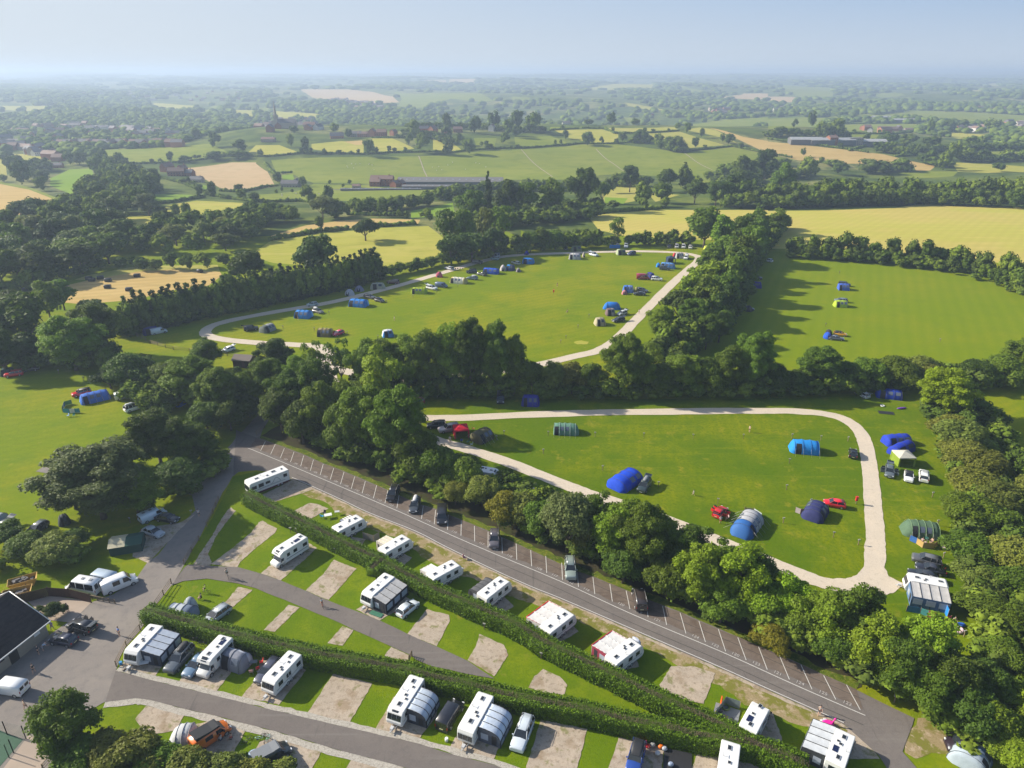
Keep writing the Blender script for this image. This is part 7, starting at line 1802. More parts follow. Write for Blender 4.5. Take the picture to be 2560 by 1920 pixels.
awning(c9, 'dark grey domed awning with white frame on the fourth lane caravan', -2.6, 1.2, 1, 2.2, roof=(.10, .10, .105), wall=(.08, .08, .085), hi=2.3)
c10 = caravan('b2', 445, 515, 285, 640, 'white caravan with a big white canopy edged in bright red', seed=10, lights=4)
awning(c10, 'big white canopy edged in bright red, nearer the middle of the row', -2.6, 2.4, 1, 2.9, roof=(.60, .58, .56), wall=(.50, .49, .47), style='canopy', trim=(.60, .02, .02), lo=2.05, windows=False)
c11 = caravan('b2', 965, 765, 815, 880, 'white caravan with open rooflights and a canopy edged in crimson', seed=11, lights=4)
awning(c11, 'white canopy edged in crimson beside open rooflights', -2.5, 1.9, 1, 2.8, roof=(.57, .56, .55), wall=(.30, .05, .08), style='canopy', trim=(.42, .01, .04), lo=2.05, windows=False)
motorhome('b2', 1985, 1235, 1875, 1440, 'white motorhome with a black front roof window beside the grey windbreak', L=6.4, H=2.8, overcab=False)
c13 = caravan('b3', 595, 1475, 510, 1720, 'white caravan with a solar panel at the bottom right', seed=13, lights=4, solar=True)
awning(c13, 'pale grey ribbed awning left of the solar panel caravan', -2.6, 2.5, 1, 2.7, roof=(.52, .54, .56), wall=(.05, .055, .06), style='flat', lo=2.1)
c14 = caravan('b2', 1690, 1850, 1722, 1610, 'white caravan roof cut by the bottom edge of the photo', seed=14, lights=3)
c15 = caravan('b3', 1085, 225, 1390, 285, 'white caravan at the end of the limestone track by the willow belt', seed=15, lights=4)
awning(c15, 'large pale grey awning with blue windows at the track end', -2.9, 2.6, 1, 3.2, roof=(.50, .48, .46), wall=(.10, .17, .30), style='flat', lo=2.0)
motorhome('m1', 1600, 870, 1500, 850, 'pale blue-white motorhome behind the parking belt', L=5.9, H=2.8)
motorhome('m1', 1895, 975, 1810, 960, 'white motorhome lower down behind the parking belt', L=5.6, H=2.8)
# drive-away tents and trailer tent
tent('b0', 1795, 800, 1985, 860, 3.0, 2.3, (.24,.25,.29), 'grey domed drive-away awning of the compact motorhome', hoops=3, ends=(.4,.5), c2=(.42,.44,.50), alt=lambda u,k: k > .55, win=1)
c, rz_, _ = frame('m0', 900, 1520, 1150, 1480)
tt = thing('trailer_tent', 'dark green and cream ridge-roofed trailer tent under the left trees', 'trailer tent', c, rz_)
w_, r_ = house_mesh(5.2, 3.6, 1.7, .55, .1)
link('wall', w_.mesh('trailer_tent_wall', M_CLOTH), tt, (.03, .07, .06)); 
mb = MB(); mb.add([(0,-1.95,1.72),(2.75,-1.95,1.72),(2.75,0,2.37),(0,0,2.37),(2.75,1.95,1.72),(0,1.95,1.72)], [(0,1,2,3),(3,2,4,5)]); link('cream_roof', mb.mesh('cream_roof', M_CLOTH), tt, (.55, .50, .34))
mb = MB(); mb.add([(-2.75,-1.95,1.72),(0,-1.95,1.72),(0,0,2.37),(-2.75,0,2.37),(0,1.95,1.72),(-2.75,1.95,1.72)], [(0,1,2,3),(3,2,4,5)]); link('green_roof', mb.mesh('green_roof', M_CLOTH), tt, (.03, .09, .07))
for x in (-2.0, -.9, .3, 1.1, 2.0):
    a = MB(); a.box((x, -1.83, .95), (.55, .05, .8)); link('window', a.mesh('window', M_CLEAR), tt)
for s_ in (-.95, .95): a = MB(); a.box((2.63, s_, .95), (.05, .9, 1.2)); link('door', a.mesh('door', M_DARKIN), tt)

# ------------------------------------------------------------------ tents of the camping fields
AZ, RB, NV, LB = (.02,.20,.62), (.02,.055,.48), (.035,.04,.13), (.04,.30,.68)
GR, OL, LM, CR, GY, SD = (.10,.18,.11), (.12,.11,.055), (.36,.46,.03), (.55,.50,.30), (.22,.23,.25), (.40,.36,.25)
tent('m0', 640, 345, 880, 290, 4.2, 2.3, (.05,.15,.52), 'long mid blue tunnel tent on the small left field', hoops=5, c2=(.16,.30,.62), alt=lambda u,k: k > .6, guys=True)
tent('m0', 1370, 345, 1470, 360, 3.2, 2.0, (.02,.10,.50), 'bright blue tunnel tent behind the round dark tree', hoops=3)
tent('m0', 10, 120, 120, 110, 3.4, 2.1, (.035,.08,.055), 'dark green tent in the far left corner', hoops=3)
tent('m0', -60, 1300, 60, 1300, 3.0, 2.1, (.40,.44,.46), 'pale grey tent cut by the left edge', hoops=3)
tent('m0', 480, 1310, 550, 1290, 2.6, 1.9, (.06,.07,.07), 'dark grey tent glimpsed under the big grey-green tree', hoops=3)
tent('b0', 1345, 440, 1560, 470, 3.6, 2.1, (.16,.20,.27), 'grey-blue tunnel tent with a domed porch above the hedge', hoops=4, c2=(.38,.41,.44), alt=lambda u,k: .3 < u < .6)
tent('b0', 1480, 400, 1560, 390, 3.0, 2.2, (.36,.39,.40), 'pale grey domed porch behind the grey-blue tunnel tent', shape='dome')
tent('m1', 1740, 660, 1860, 600, 4.2, 2.4, OL, 'olive green tunnel tent right of the red gazebo', hoops=4, guys=True)
tent('m1', 1120, 315, 1160, 315, 2.2, 1.5, (.12,.14,.18), 'small grey dome tent in the shaded field corner', shape='dome')
tent('m1', 1240, 310, 1255, 300, 1.3, 1.9, (.03,.03,.28), 'narrow blue utility tent beside the dark red car', shape='dome')
tent('m2', 75, 345, 220, 350, 4.2, 2.4, (.03,.035,.30), 'navy blue tunnel tent under the belt', hoops=4)
tent('m2', 330, 570, 535, 578, 3.8, 2.2, (.12,.24,.17), 'sage green tunnel tent in the lower field', hoops=5, ends=(.2,.9), guys=True, pole=(.3,.4,.35))
tent('m2', 810, 1040, 980, 930, 5.0, 2.3, (.015,.07,.55), 'big royal blue tunnel tent beside the dark car', hoops=4, ends=(1.0,.5), c2=(.02,.10,.62), door=False)
tent('m2', 1810, 1420, 1920, 1270, 4.4, 2.4, (.42,.42,.44), 'white and grey tunnel tent with a blue front end', hoops=5, ends=(1.4,.3), c2=(.015,.10,.32), alt=lambda u,k: u < .34, guys=True)
tent('m3', 165, 710, 395, 730, 4.2, 2.5, (.02,.24,.62), 'bright sky blue tunnel tent in the lower field', hoops=4, ends=(.9,.15), guys=True, pole=(.02,.15,.4), win=0)
tent('m3', 855, 280, 1070, 305, 3.8, 2.2, (.015,.05,.36), 'wide dark blue tent in the right field corner', hoops=4)
tent('m3', 920, 670, 1120, 655, 3.6, 2.2, (.02,.05,.42), 'upper dark blue tunnel tent by the willow belt', hoops=4)
tent('m3', 985, 760, 1130, 700, 3.2, 2.2, (.015,.04,.38), 'lower dark blue tunnel tent touching the white gazebo', hoops=3)
tent('m3', 340, 1290, 400, 1190, 4.2, 2.3, NV, 'navy dome-like tunnel tent below the bright red hatchback', hoops=4, ends=(.9,.4), c2=(.05,.055,.17))
tent('m3', 1055, 1360, 1345, 1395, 4.2, 2.4, (.09,.15,.09), 'green tunnel tent behind the striped windbreak', hoops=5, ends=(1.3,.2), guys=True, pole=(.2,.3,.15))
tent('m2', 40, 1060, 130, 1090, 3.0, 1.9, LM, 'lime green tent peeking over the parking belt', hoops=3)
tent('m2', 140, 1090, 285, 1100, 3.4, 1.9, (.60,.60,.58), 'white tent peeking over the parking belt', hoops=3)
tent('b3', 1570, 1680, 1640, 1520, 4.4, 2.3, (.36,.42,.47), 'pale grey-blue tent attached to the black van at the bottom right', hoops=3, c2=(.08,.14,.26), alt=lambda u,k: u > .7, ends=(.5,.9))
tent('b0', 1350, 1440, 1560, 1420, 3.6, 1.9, (.50,.51,.52), 'crumpled pale grey awning behind the orange camper van', hoops=3, ends=(1.3,.4), door=False, win=0, pole=(.4,.4,.4))
tent('b0', 1960, 1640, 2080, 1660, 3.4, 2.2, (.30,.38,.50), 'pale blue domed awning beside the dark van at the bottom', shape='dome', door=False)
# upper field
tent('u1', 50, 1150, 150, 1110, 3.6, 2.2, (.13,.15,.13), 'grey tunnel tent with a dark front at the left of the upper field', hoops=4, c2=(.26,.27,.28), alt=lambda u,k: u > .4)
tent('u1', 345, 1005, 480, 1015, 4.6, 2.5, (.04,.22,.58), 'left one of two striped blue tunnel tents near the track', hoops=4, c2=(.18,.42,.75), alt=lambda u,k: k > .55)
tent('v2', 1290, 500, 1470, 515, 4.6, 2.5, (.03,.20,.58), 'right one of two striped blue tunnel tents near the track', hoops=4, c2=(.15,.40,.75), alt=lambda u,k: k > .55)
tent('u1', 545, 1165, 655, 1170, 4.0, 2.4, (.22,.17,.07), 'olive and brown tunnel tent beside the crimson hatchback', hoops=4, ends=(.1,.1), c2=(.36,.34,.10), alt=lambda u,k: k > .45)
tent('u1', 1090, 1180, 1190, 1170, 3.4, 2.3, (.05,.22,.55), 'blue and white tent at the edge of the tall belt', hoops=3, c2=(.6,.62,.66), alt=lambda u,k: .3 < k < .8)
tent('u1', 1420, 1190, 1470, 1195, 2.6, 1.8, (.45,.50,.55), 'pale tent tip behind the tall belt', shape='dome')
tent('u1', 1345, 800, 1480, 805, 3.6, 2.2, LM, 'lime green tunnel tent beside the white car', hoops=5)
tent('u1', 770, 815, 850, 825, 3.2, 2.3, (.42,.44,.48), 'orange-topped grey tent in the conifer shade', shape='dome', c2=(.7,.22,.03))
tent('u1', 850, 785, 935, 785, 3.2, 2.1, (.22,.22,.32), 'lilac grey dome tent in the conifer shade', shape='dome')
tent('u1', 985, 765, 1120, 760, 3.8, 2.3, (.38,.38,.28), 'large sand coloured tent in the conifer shade', hoops=3, ends=(1.0,1.0))
tent('v1', 620, 960, 860, 980, 3.6, 2.3, (.50,.42,.15), 'cream and yellow tunnel tent by the track', hoops=5, c2=(.66,.62,.50), alt=lambda u,k: .25 < u < .75)
tent('v1', 405, 880, 505, 890, 2.4, 2.2, (.50,.10,.16), 'small pink and red tent above the track', shape='dome')
tent('v1', 1100, 825, 1320, 840, 3.8, 2.3, (.03,.10,.55), 'royal blue tunnel tent near the limestone track bend', hoops=4, ends=(.3,.3))
tent('v1', 1335, 790, 1430, 790, 3.4, 2.4, (.52,.48,.47), 'white and grey dome tent joined to a blue one', shape='dome', c2=(.2,.19,.2))
tent('v1', 1430, 780, 1550, 790, 3.6, 2.4, (.02,.24,.60), 'sky blue dome tent joined to a white one', hoops=3, c2=(.03,.04,.12), alt=lambda u,k: u > .5)
tent('v1', 1570, 810, 1640, 810, 2.6, 1.6, (.25,.22,.24), 'small patterned tent right of the joined pair', shape='dome')
tent('v1', 1665, 680, 1835, 690, 4.0, 2.4, (.02,.18,.55), 'bright blue tunnel tent beside the silver estate', hoops=3, c2=(.03,.28,.7), alt=lambda u,k: k > .5)
tent('v1', 1690, 560, 1760, 560, 2.6, 1.8, (.02,.03,.40), 'small deep blue dome tent by the far trees', shape='dome')
tent('v1', 1245, 600, 1335, 595, 2.4, 2.1, (.35,.37,.42), 'pale grey trailer tent under the trees', hoops=3, ends=(.1,.1))
tent('u2', 490, 505, 595, 508, 4.4, 2.5, (.40,.39,.42), 'grey and cream tunnel tent with a dark porch', hoops=4, c2=(.6,.58,.52), alt=lambda u,k: .3 < u < .55)
tent('u2', 510, 440, 600, 438, 4.2, 2.6, (.15,.19,.10), 'olive green dome tent against the dark hedge', hoops=3)
tent('u2', 605, 495, 632, 493, 1.4, 2.2, (.55,.48,.40), 'narrow cream toilet tent beside the white car', shape='dome')
tent('u2', 100, 465, 148, 465, 2.4, 1.9, (.02,.03,.35), 'small royal blue dome by the far hedge', shape='dome') if False else None
tent('u2', 900, 470, 980, 468, 4.0, 2.6, (.13,.17,.06), 'olive striped dome tent inside the bend of the track', hoops=3, c2=(.3,.34,.2), alt=lambda u,k: u < .4)
tent('u2', 890, 412, 935, 408, 2.8, 2.1, (.22,.23,.25), 'grey dome tent behind the blue windbreak', shape='dome')
tent('v3', 1150, 465, 1270, 468, 3.8, 2.5, (.40,.39,.37), 'grey and white dome tent at the track bend', hoops=4, c2=(.28,.28,.28), alt=lambda u,k: int(u * 7) % 2 == 0)
tent('v3', 1120, 450, 1155, 450, 2.0, 1.8, (.55,.03,.05), 'small red tent beside the grey and white dome', shape='dome')
tent('v3', 950, 600, 1155, 615, 3.6, 2.4, (.12,.30,.62), 'pale blue tunnel tent behind the black car', hoops=4, ends=(.1,1.0), c2=(.35,.50,.75), alt=lambda u,k: k > .6)
tent('v3', 885, 590, 945, 592, 2.6, 1.8, (.02,.22,.60), 'small bright blue dome left of the pale blue tunnel tent', shape='dome')
tent('v3', 760, 730, 845, 750, 3.0, 2.2, (.04,.05,.38), 'deep blue tent between the maroon van and white car', hoops=3)
tent('v3', 420, 930, 575, 935, 4.4, 2.5, (.05,.16,.48), 'patched blue tunnel tent beside two dark cars', hoops=4, c2=(.15,.25,.55), alt=lambda u,k: u > .5)
tent('v3', 405, 965, 490, 970, 2.6, 1.6, (.50,.20,.22), 'low pink patterned tent below the patched blue one', shape='dome')
tent('v3', 580, 945, 640, 945, 2.8, 2.2, (.28,.26,.08), 'mustard coloured dome between the blue tent and cars', shape='dome')
tent('v3', 620, 925, 750, 935, 2.8, 2.0, (.03,.035,.06), 'black low tunnel tent behind the dark cars', hoops=3) if False else None
tent('v3', 150, 1165, 400, 1175, 3.4, 2.6, (.02,.17,.55), 'wide bright blue tent with swept sides near the track', hoops=2, ends=(1.5,1.5), win=0, door=False)
tent('v3', 185, 1255, 315, 1250, 3.4, 2.4, (.16,.11,.11), 'brown striped tunnel tent in front of the bright blue one', hoops=3, c2=(.3,.27,.26), alt=lambda u,k: u > .5)
tent('v3', 30, 1390, 190, 1385, 4.2, 2.5, (.40,.35,.22), 'sand coloured bell-shaped tent nearest the track', hoops=3, ends=(.7,.9), c2=(.46,.42,.30), alt=lambda u,k: k > .6)
tent('u2', 1655, 435, 1750, 435, 3.8, 2.4, (.45,.50,.06), 'yellow-green and white tent at the belt end', hoops=3, c2=(.6,.6,.5), alt=lambda u,k: u > .5)
# beyond the diagonal belt
tent('u3', 600, 770, 700, 775, 4.0, 2.4, (.06,.13,.50), 'mid blue tunnel tent in the striped field', hoops=4, ends=(.2,.5))
tent('u3', 562, 915, 675, 920, 3.8, 2.3, (.36,.48,.04), 'lime green tunnel tent in the striped field', hoops=4, ends=(.7,.1))
tent('u3', 478, 1195, 545, 1192, 3.0, 2.0, (.02,.09,.50), 'blue dome tent left of the yellow hatchback', shape='dome')
tent('u3', 495, 1165, 550, 1163, 2.6, 1.8, (.03,.03,.05), 'black dome tent behind the blue dome', shape='dome')
tent('u2', 2000, 750, 2155, 755, 3.8, 2.3, (.035,.03,.22), 'purple-blue dome tent shaded by the diagonal belt', hoops=3)
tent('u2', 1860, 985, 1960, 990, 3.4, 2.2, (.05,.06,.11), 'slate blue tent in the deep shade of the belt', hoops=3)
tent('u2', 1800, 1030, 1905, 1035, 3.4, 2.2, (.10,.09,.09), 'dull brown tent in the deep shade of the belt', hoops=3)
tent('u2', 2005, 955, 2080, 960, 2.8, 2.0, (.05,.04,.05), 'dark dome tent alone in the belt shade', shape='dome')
tent('u0', 1235, 1165, 1375, 1140, 3.6, 2.3, (.03,.04,.22), 'dark blue tunnel tent behind the white van at the conifers', hoops=3)
gazebo('m1', 1635, 600, 3.4, 2.9, (.62, .015, .04), 'bright red pop-up gazebo beside the parked off-roaders', R(12))
gazebo('m3', 1068, 820, 3.6, 3.0, (.52, .50, .42), 'cream and green pop-up gazebo by the dark blue tents', R(0), (.22, .30, .03))
gazebo('v3', 1085, 540, 3.4, 3.4, (.03, .05, .10), 'navy party shelter behind the pale blue tunnel tent', R(5), (.03, .05, .10))
a_, b_ = W('v3', 240, 335), W('v3', 388, 338)
def windbreak(P, label, h=1.3, colors=((.02,.2,.6),), pole=(.3,.2,.1)):
    r = thing('windbreak', label, 'windbreak', P[0]); o = P[0]; i = 0
    for a, b in zip(P[:-1], P[1:]):
        n = max(1, int((b - a).length / 1.0))
        for k in range(n):
            p, q = a + (b - a) * k / n - o, a + (b - a) * (k + 1) / n - o; mb = MB()
            nn = Vector((-(q - p).y, (q - p).x, 0)).normalized() * .012
            mb.add([p + nn + Vector((0,0,.05)), q + nn + Vector((0,0,.05)), q + nn + Vector((0,0,h)), p + nn + Vector((0,0,h)), p - nn + Vector((0,0,.05)), q - nn + Vector((0,0,.05)), q - nn + Vector((0,0,h)), p - nn + Vector((0,0,h))], [(0,1,2,3),(7,6,5,4),(3,2,6,7),(0,4,5,1),(0,3,7,4),(1,5,6,2)])
            link('cloth_panel', mb.mesh('cloth_panel', M_CLOTH), r, colors[i % len(colors)]); i += 1
            mb = MB(); mb.tube(p, p + Vector((0, 0, h + .15)), .03, n=5); link('pole', mb.mesh('pole', M_TINT), r, pole)
    mb = MB(); p = P[-1] - o; mb.tube(p, p + Vector((0, 0, h + .15)), .03, n=5); link('pole', mb.mesh('pole', M_TINT), r, pole)
    return r
windbreak([a_, b_], 'bright blue windbreak in front of the grey dome tent', 1.7)
windbreak(pts('m3 1125,1440 1180,1465 1230,1500 1320,1505 1385,1445'), 'striped blue and straw windbreak round the seated campers', 1.2, ((.05,.15,.42), (.50,.33,.12), (.50,.33,.12), (.50,.33,.12), (.50,.33,.12), (.05,.12,.40)))
windbreak(pts('m3 215,1215 255,1230 290,1230'), 'pink patterned windbreak left of the navy tent', 1.2, ((.5,.42,.42), (.25,.12,.15)))
windbreak(pts('m0 500,415 520,365 575,350'), 'striped windbreak left of the long blue tent', 1.2, ((.15,.3,.1), (.5,.5,.4), (.05,.2,.35)))
windbreak(pts('m0 505,420 560,425 640,420'), 'teal and white windbreak in front of the long blue tent', 1.2, ((.05,.25,.28), (.6,.6,.55)))
windbreak(pts('b2 1615,1265 1700,1150 1815,1190'), 'grey mesh windbreak enclosure beside the motorhome', 1.4, ((.15,.19,.19), (.18,.22,.22)))
windbreak(pts('b2 1610,1290 1760,1360'), 'lower grey windbreak wall hidden by the hedge', 1.3, ((.15,.19,.19),))
windbreak(pts('m2 1850,1215 1925,1225 1985,1265 1975,1290'), 'yellow and white windbreak behind the grey and blue tent', 1.2, ((.55,.5,.15), (.5,.55,.55), (.15,.3,.5)))
windbreak(pts('b3 1100,410 1210,430 1330,475 1350,500 1450,495'), 'blue and red windbreak below the track end caravan', 1.2, ((.06,.2,.4), (.08,.3,.3), (.4,.05,.1)))
windbreak(pts('b3 1395,395 1425,465'), 'bright blue windbreak panel beside the standing person', 1.7, ((.02,.22,.6),))
windbreak(pts('m1 855,1425 940,1450 985,1425'), 'grey windbreak between the first two lane caravans', 1.4, ((.22,.21,.19),))
# ------------------------------------------------------------------ people
PP = person
PP('b0', 548, 415, 'person in black walking past the round bushes', 'walk', 200, (.05,.03,.03), (.04,.035,.04))
PP('b0', 420, 560, 'person in lilac beside the amenity block wall', 'walk', 100, (.35,.28,.45), (.40,.33,.45))
PP('b0', 955, 605, 'person in a blue top crossing the forecourt', 'stand', 240, (.10,.20,.5), (.05,.06,.09))
PP('b0', 345, 725, 'bending person in a pale blue top by the block wall', 'bend', 30, (.40,.48,.60), (.30,.36,.45))
PP('b0', 312, 755, 'person in black beside the bending one', 'stand', 20, (.03,.03,.035), (.06,.05,.05))
PP('b0', 275, 900, 'person in dark clothes alone on the forecourt', 'walk', 290, (.05,.06,.06), (.08,.09,.1))
PP('b0', 212, 1190, 'person in a tan top walking at the left edge', 'walk', 250, (.50,.36,.24), (.20,.13,.08))
c = PP('b0', 1818, 150, 'cyclist in a white top on the middle lane', 'ride', 120, (.5,.5,.5), (.02,.02,.02), z=.42)
bicycle('b0', 1822, 152, 'dark bicycle ridden by the cyclist in white', 120, (.03,.03,.03))
PP('b0', 1645, 262, 'child in lime green standing on the triangular lawn', 'ride', 200, (.30,.50,.02), (.02,.02,.02), scale=.8, z=.3)
bicycle('b0', 1648, 268, 'small bicycle under the child in lime green', 200, (.05,.07,.05), .8)
PP('b0', 1608, 315, 'person in black sitting by the grey-blue tent', 'sit', 190, (.02,.02,.02), (.02,.02,.02))
PP('b1', 528, 375, 'child in white riding down the middle lane', 'ride', 300, (.6,.6,.62), (.3,.1,.05), scale=.8, z=.3)
bicycle('b1', 530, 378, 'small red bicycle on the middle lane', 300, (.5,.08,.03), .8)
PP('b3', 408, 1235, 'person in a grey top and dark shorts on the parking lane', 'walk', 240, (.35,.34,.30), (.02,.02,.03))
PP('b3', 1476, 520, 'person in pale clothes below the track end caravan', 'walk', 270, (.42,.36,.34), (.40,.33,.3))
PP('m0', 1588, 1250, 'person in white walking up the shaded service road', 'stand', 90, (.6,.6,.62), (.08,.08,.1))
PP('m2', 1893, 575, 'bare-chested person standing in the lower field', 'stand', 200, (.55,.38,.28), (.03,.03,.03))
PP('m2', 1445, 1080, 'child in white running in the lower field', 'run', 160, (.6,.58,.6), (.6,.5,.5), scale=.75)
PP('m2', 1660, 1305, 'person in white behind the open red car', 'stand', 80, (.55,.55,.65), (.35,.06,.05))
PP('m2', 1725, 1275, 'person sitting beside the open red car', 'sit', 180, (.5,.35,.36), (.05,.05,.06))
PP('m3', 465, 1215, 'person with a lime bag beside the navy tent', 'stand', 180, (.10,.14,.05), (.4,.42,.45))
PP('m1', 1548, 660, 'person in white by the red gazebo', 'stand', 250, (.5,.5,.52), (.4,.4,.42))
PP('m3', 1222, 1480, 'standing camper in white left inside the windbreak', 'stand', 240, (.6,.4,.38), (.5,.3,.3))
PP('m3', 1248, 1495, 'camper in pink inside the windbreak', 'stand', 250, (.58,.42,.4), (.6,.45,.42), scale=.85)
PP('m3', 1305, 1465, 'camper sitting in the right of the windbreak', 'sit', 200, (.45,.28,.2), (.1,.08,.1))
PP('u1', 1197, 1045, 'person in white standing in the upper field', 'stand', 200, (.6,.58,.5), (.45,.42,.36))
PP('u1', 365, 1040, 'person in blue by the left striped blue tent', 'stand', 200, (.03,.05,.12), (.03,.03,.05))
PP('u2', 391, 750, 'person in black in the middle of the upper field', 'stand', 200, (.08,.08,.03), (.02,.02,.02))
PP('u2', 1096, 985, 'person in white walking on the diagonal track', 'walk', 60, (.5,.45,.42), (.3,.25,.22))
PP('u2', 480, 975, 'person sitting on the grass of the upper field', 'sit', 180, (.2,.2,.15), (.1,.1,.1))
PP('u1', 68, 1265, 'person in pink walking on the lower track', 'walk', 180, (.55,.35,.28), (.4,.25,.2))
PP('b0', 1835, 1370, 'person in dark clothes beside the orange camper van', 'sit', 200, (.05,.04,.05), (.05,.03,.03))
PP('b0', 1765, 1450, 'person in white and blue near the orange van', 'sit', 160, (.5,.52,.6), (.06,.06,.1))
PP('b0', 1850, 1440, 'person in a red top near the orange van', 'sit', 180, (.45,.03,.03), (.06,.04,.05))
PP('b0', 1955, 800, 'person in magenta inside the grey drive-away awning', 'stand', 240, (.4,.05,.15), (.1,.08,.1))
PP('b0', 1160, 780, 'person standing in the shade of the first awning', 'stand', 250, (.2,.14,.12), (.05,.04,.05))
PP('v3', 650, 1245, 'adult beside a child on the diagonal track', 'walk', 80, (.5,.45,.42), (.3,.28,.26), scale=.9) if False else None

# ------------------------------------------------------------------ small belongings
def camp_chair(t, x, y, label, color, face=0, scale=1):
    p = W(t, x, y); r = thing('camping_chair', label, 'camping chair', p, R(face), scale=scale)
    a = MB(); a.box((0, 0, .45), (.5, .5, .05)); link('seat', a.mesh('seat', M_TINT), r, color)
    a = MB(); a.box((-.27, 0, .72), (.05, .5, .5), tilt=('Y', R(-12))); link('backrest', a.mesh('backrest', M_TINT), r, color)
    for sx in (-.24, .24):
        for sy in (-.24, .24): a = MB(); a.tube((sx, sy, 0), (sx * .9, sy, .62), .018, n=4); link('leg', a.mesh('leg', M_STEEL), r)
def table(t, x, y, label, face=0, L=1.2, w=.7, h=.7, m=None):
    p = W(t, x, y); r = thing('camping_table', label, 'table', p, R(face))
    a = MB(); a.box((0, 0, h), (L, w, .04)); link('table_top', a.mesh('table_top', m or M_LGREY), r)
    for sx in (-L*.44, L*.44):
        for sy in (-w*.42, w*.42): a = MB(); a.tube((sx, sy, 0), (sx, sy, h), .02, n=4); link('leg', a.mesh('leg', M_STEEL), r)
table('q4', 1000, 1185, 'white camping table on the lawn by the first lane caravan', 20, 1.4, .9, m=M_WHITE)
table('q4', 1125, 1140, 'small pale table above the white camping table', 10, .9, .6)
camp_chair('q4', 915, 1190, 'bright blue chair beside the white camping table', (.02,.30,.6), 60)
camp_chair('q4', 945, 1145, 'black chair behind the white camping table', (.02,.02,.02), 250)
table('b0', 1160, 845, 'white table with a black hob in front of the first awning', 15, 1.2, .7, m=M_WHITE)
table('b1', 350, 890, 'small pale table behind the lone caravan', 20, .9, .6)
table('b0', 2025, 840, 'dark folding table beside the grey drive-away awning', 10, 1.1, .6, m=M_GREY)
camp_chair('b1', 45, 830, 'red chair behind the dark blue-grey estate', (.6,.03,.02), 200)
camp_chair('b1', 15, 880, 'lower red chair beside the estate', (.5,.02,.03), 120)
camp_chair('b0', 2008, 905, 'white and red folding chair near the drive-away awning', (.55,.3,.3), 100)
for k, (t, x, y, c_, lb) in enumerate((('m3',1325,1425,(.03,.12,.5),'blue chair inside the striped windbreak'),('m3',1262,1440,(.02,.15,.13),'dark green chair inside the striped windbreak'),('m1',1640,655,(.03,.05,.3),'blue chair in front of the red gazebo'),('m1',1690,665,(.03,.14,.10),'green chair near the olive tunnel tent'),
    ('m1',1720,685,(.3,.42,.4),'pale green chair near the olive tunnel tent'),('m0',545,455,(.2,.3,.5),'blue stool on the small left field'),('m0',592,452,(.03,.2,.15),'green stool on the small left field'),('b2',1530-450,1500,(.5,.03,.03),'red bucket chair beside the soft-top off-roader'),
    ('m1',1735,560,(.75,.2,.03),'orange lounger right of the red gazebo'),('v1',695,785,(.02,.02,.02),'first of four black chairs beside the silver car'),('v1',722,785,(.02,.02,.02),'second of four black chairs beside the silver car'),('v1',752,785,(.02,.02,.02),'third of four black chairs beside the silver car'),('v1',785,783,(.02,.02,.02),'last of four black chairs beside the silver car'),
    ('m3',1395,1510,(.5,.42,.36),'pale clothes airer right of the striped windbreak'),('m3',350,1145,(.4,.45,.42),'pale chair above the navy tent'),('b1',1665,-5,(.5,.2,.2),'pink chair by the fourth lane caravan'))):
    camp_chair(t, x, y, lb, c_, k * 47)
def solid(name, label, cat, t, x, y, builder, color=None, m=None, rz=0, z=0, part=None):
    mb = MB(); builder(mb); o = link(name, mb.mesh(name, m or M_TPL), None, color); p = W(t, x, y); o.location = (p.x, p.y, z); o.rotation_euler = (0, 0, R(rz))
    return tag(o, label, cat)
mat_poly = pts('b2 1255,1530 1430,1580 1425,1690 1200,1690')
solid('groundsheet', 'black groundsheet beside the soft-top off-roader', 'groundsheet', 'b2', 1320, 1620, lambda b: b.box((0, 0, .15), (3.4, 3.4, .02)), m=M_PLAST, rz=-14)
solid('groundsheet', 'dark groundsheet on the grass in the right field corner', 'groundsheet', 'm3', 942, 422, lambda b: b.box((0, 0, .06), (3.6, 1.7, .03)), m=M_PLAST, rz=-14)
solid('carpet_mat', 'grey mat inside the grey windbreak enclosure', 'mat', 'b2', 1705, 1250, lambda b: b.box((0, 0, .15), (3.2, 3.4, .02)), m=M_GREY, rz=-25)
solid('carpet_mat', 'green mat in front of the long box awning', 'mat', 'b1', 960, 435, lambda b: b.box((0, 0, .15), (2.2, .9, .02)), (.05, .16, .10), rz=-25)
def ring(b, R_=.8, r=.22, n=16):
    rr = [[((R_ + r * math.cos(u)) * math.cos(a), (R_ + r * math.cos(u)) * math.sin(a), r + r * math.sin(u)) for u in [6.283 * j / 8 for j in range(8)]] for a in [6.283 * i / n for i in range(n + 1)]]
    b.loft(rr, caps=False)
solid('paddling_ring', 'white and pink inflatable ring below the track end caravan', 'inflatable ring', 'b3', 1505, 560, lambda b: ring(b, .75, .22), (.72, .5, .55))
solid('inflatable_float', 'blue inflatable float beside the pink ring', 'inflatable', 'b3', 1535, 525, lambda b: b.ball((0, 0, .25), (.8, .5, .25)), (.03, .12, .5))
solid('paddling_ring', 'white ring on the grass by the dark groundsheet', 'inflatable ring', 'm3', 912, 368, lambda b: ring(b, .45, .14), (.7, .7, .65))
solid('paddling_ring', 'black and lime ring inside the grey windbreak', 'inflatable ring', 'b2', 1700, 1185, lambda b: ring(b, .5, .13), (.10, .14, .03), z=.2)
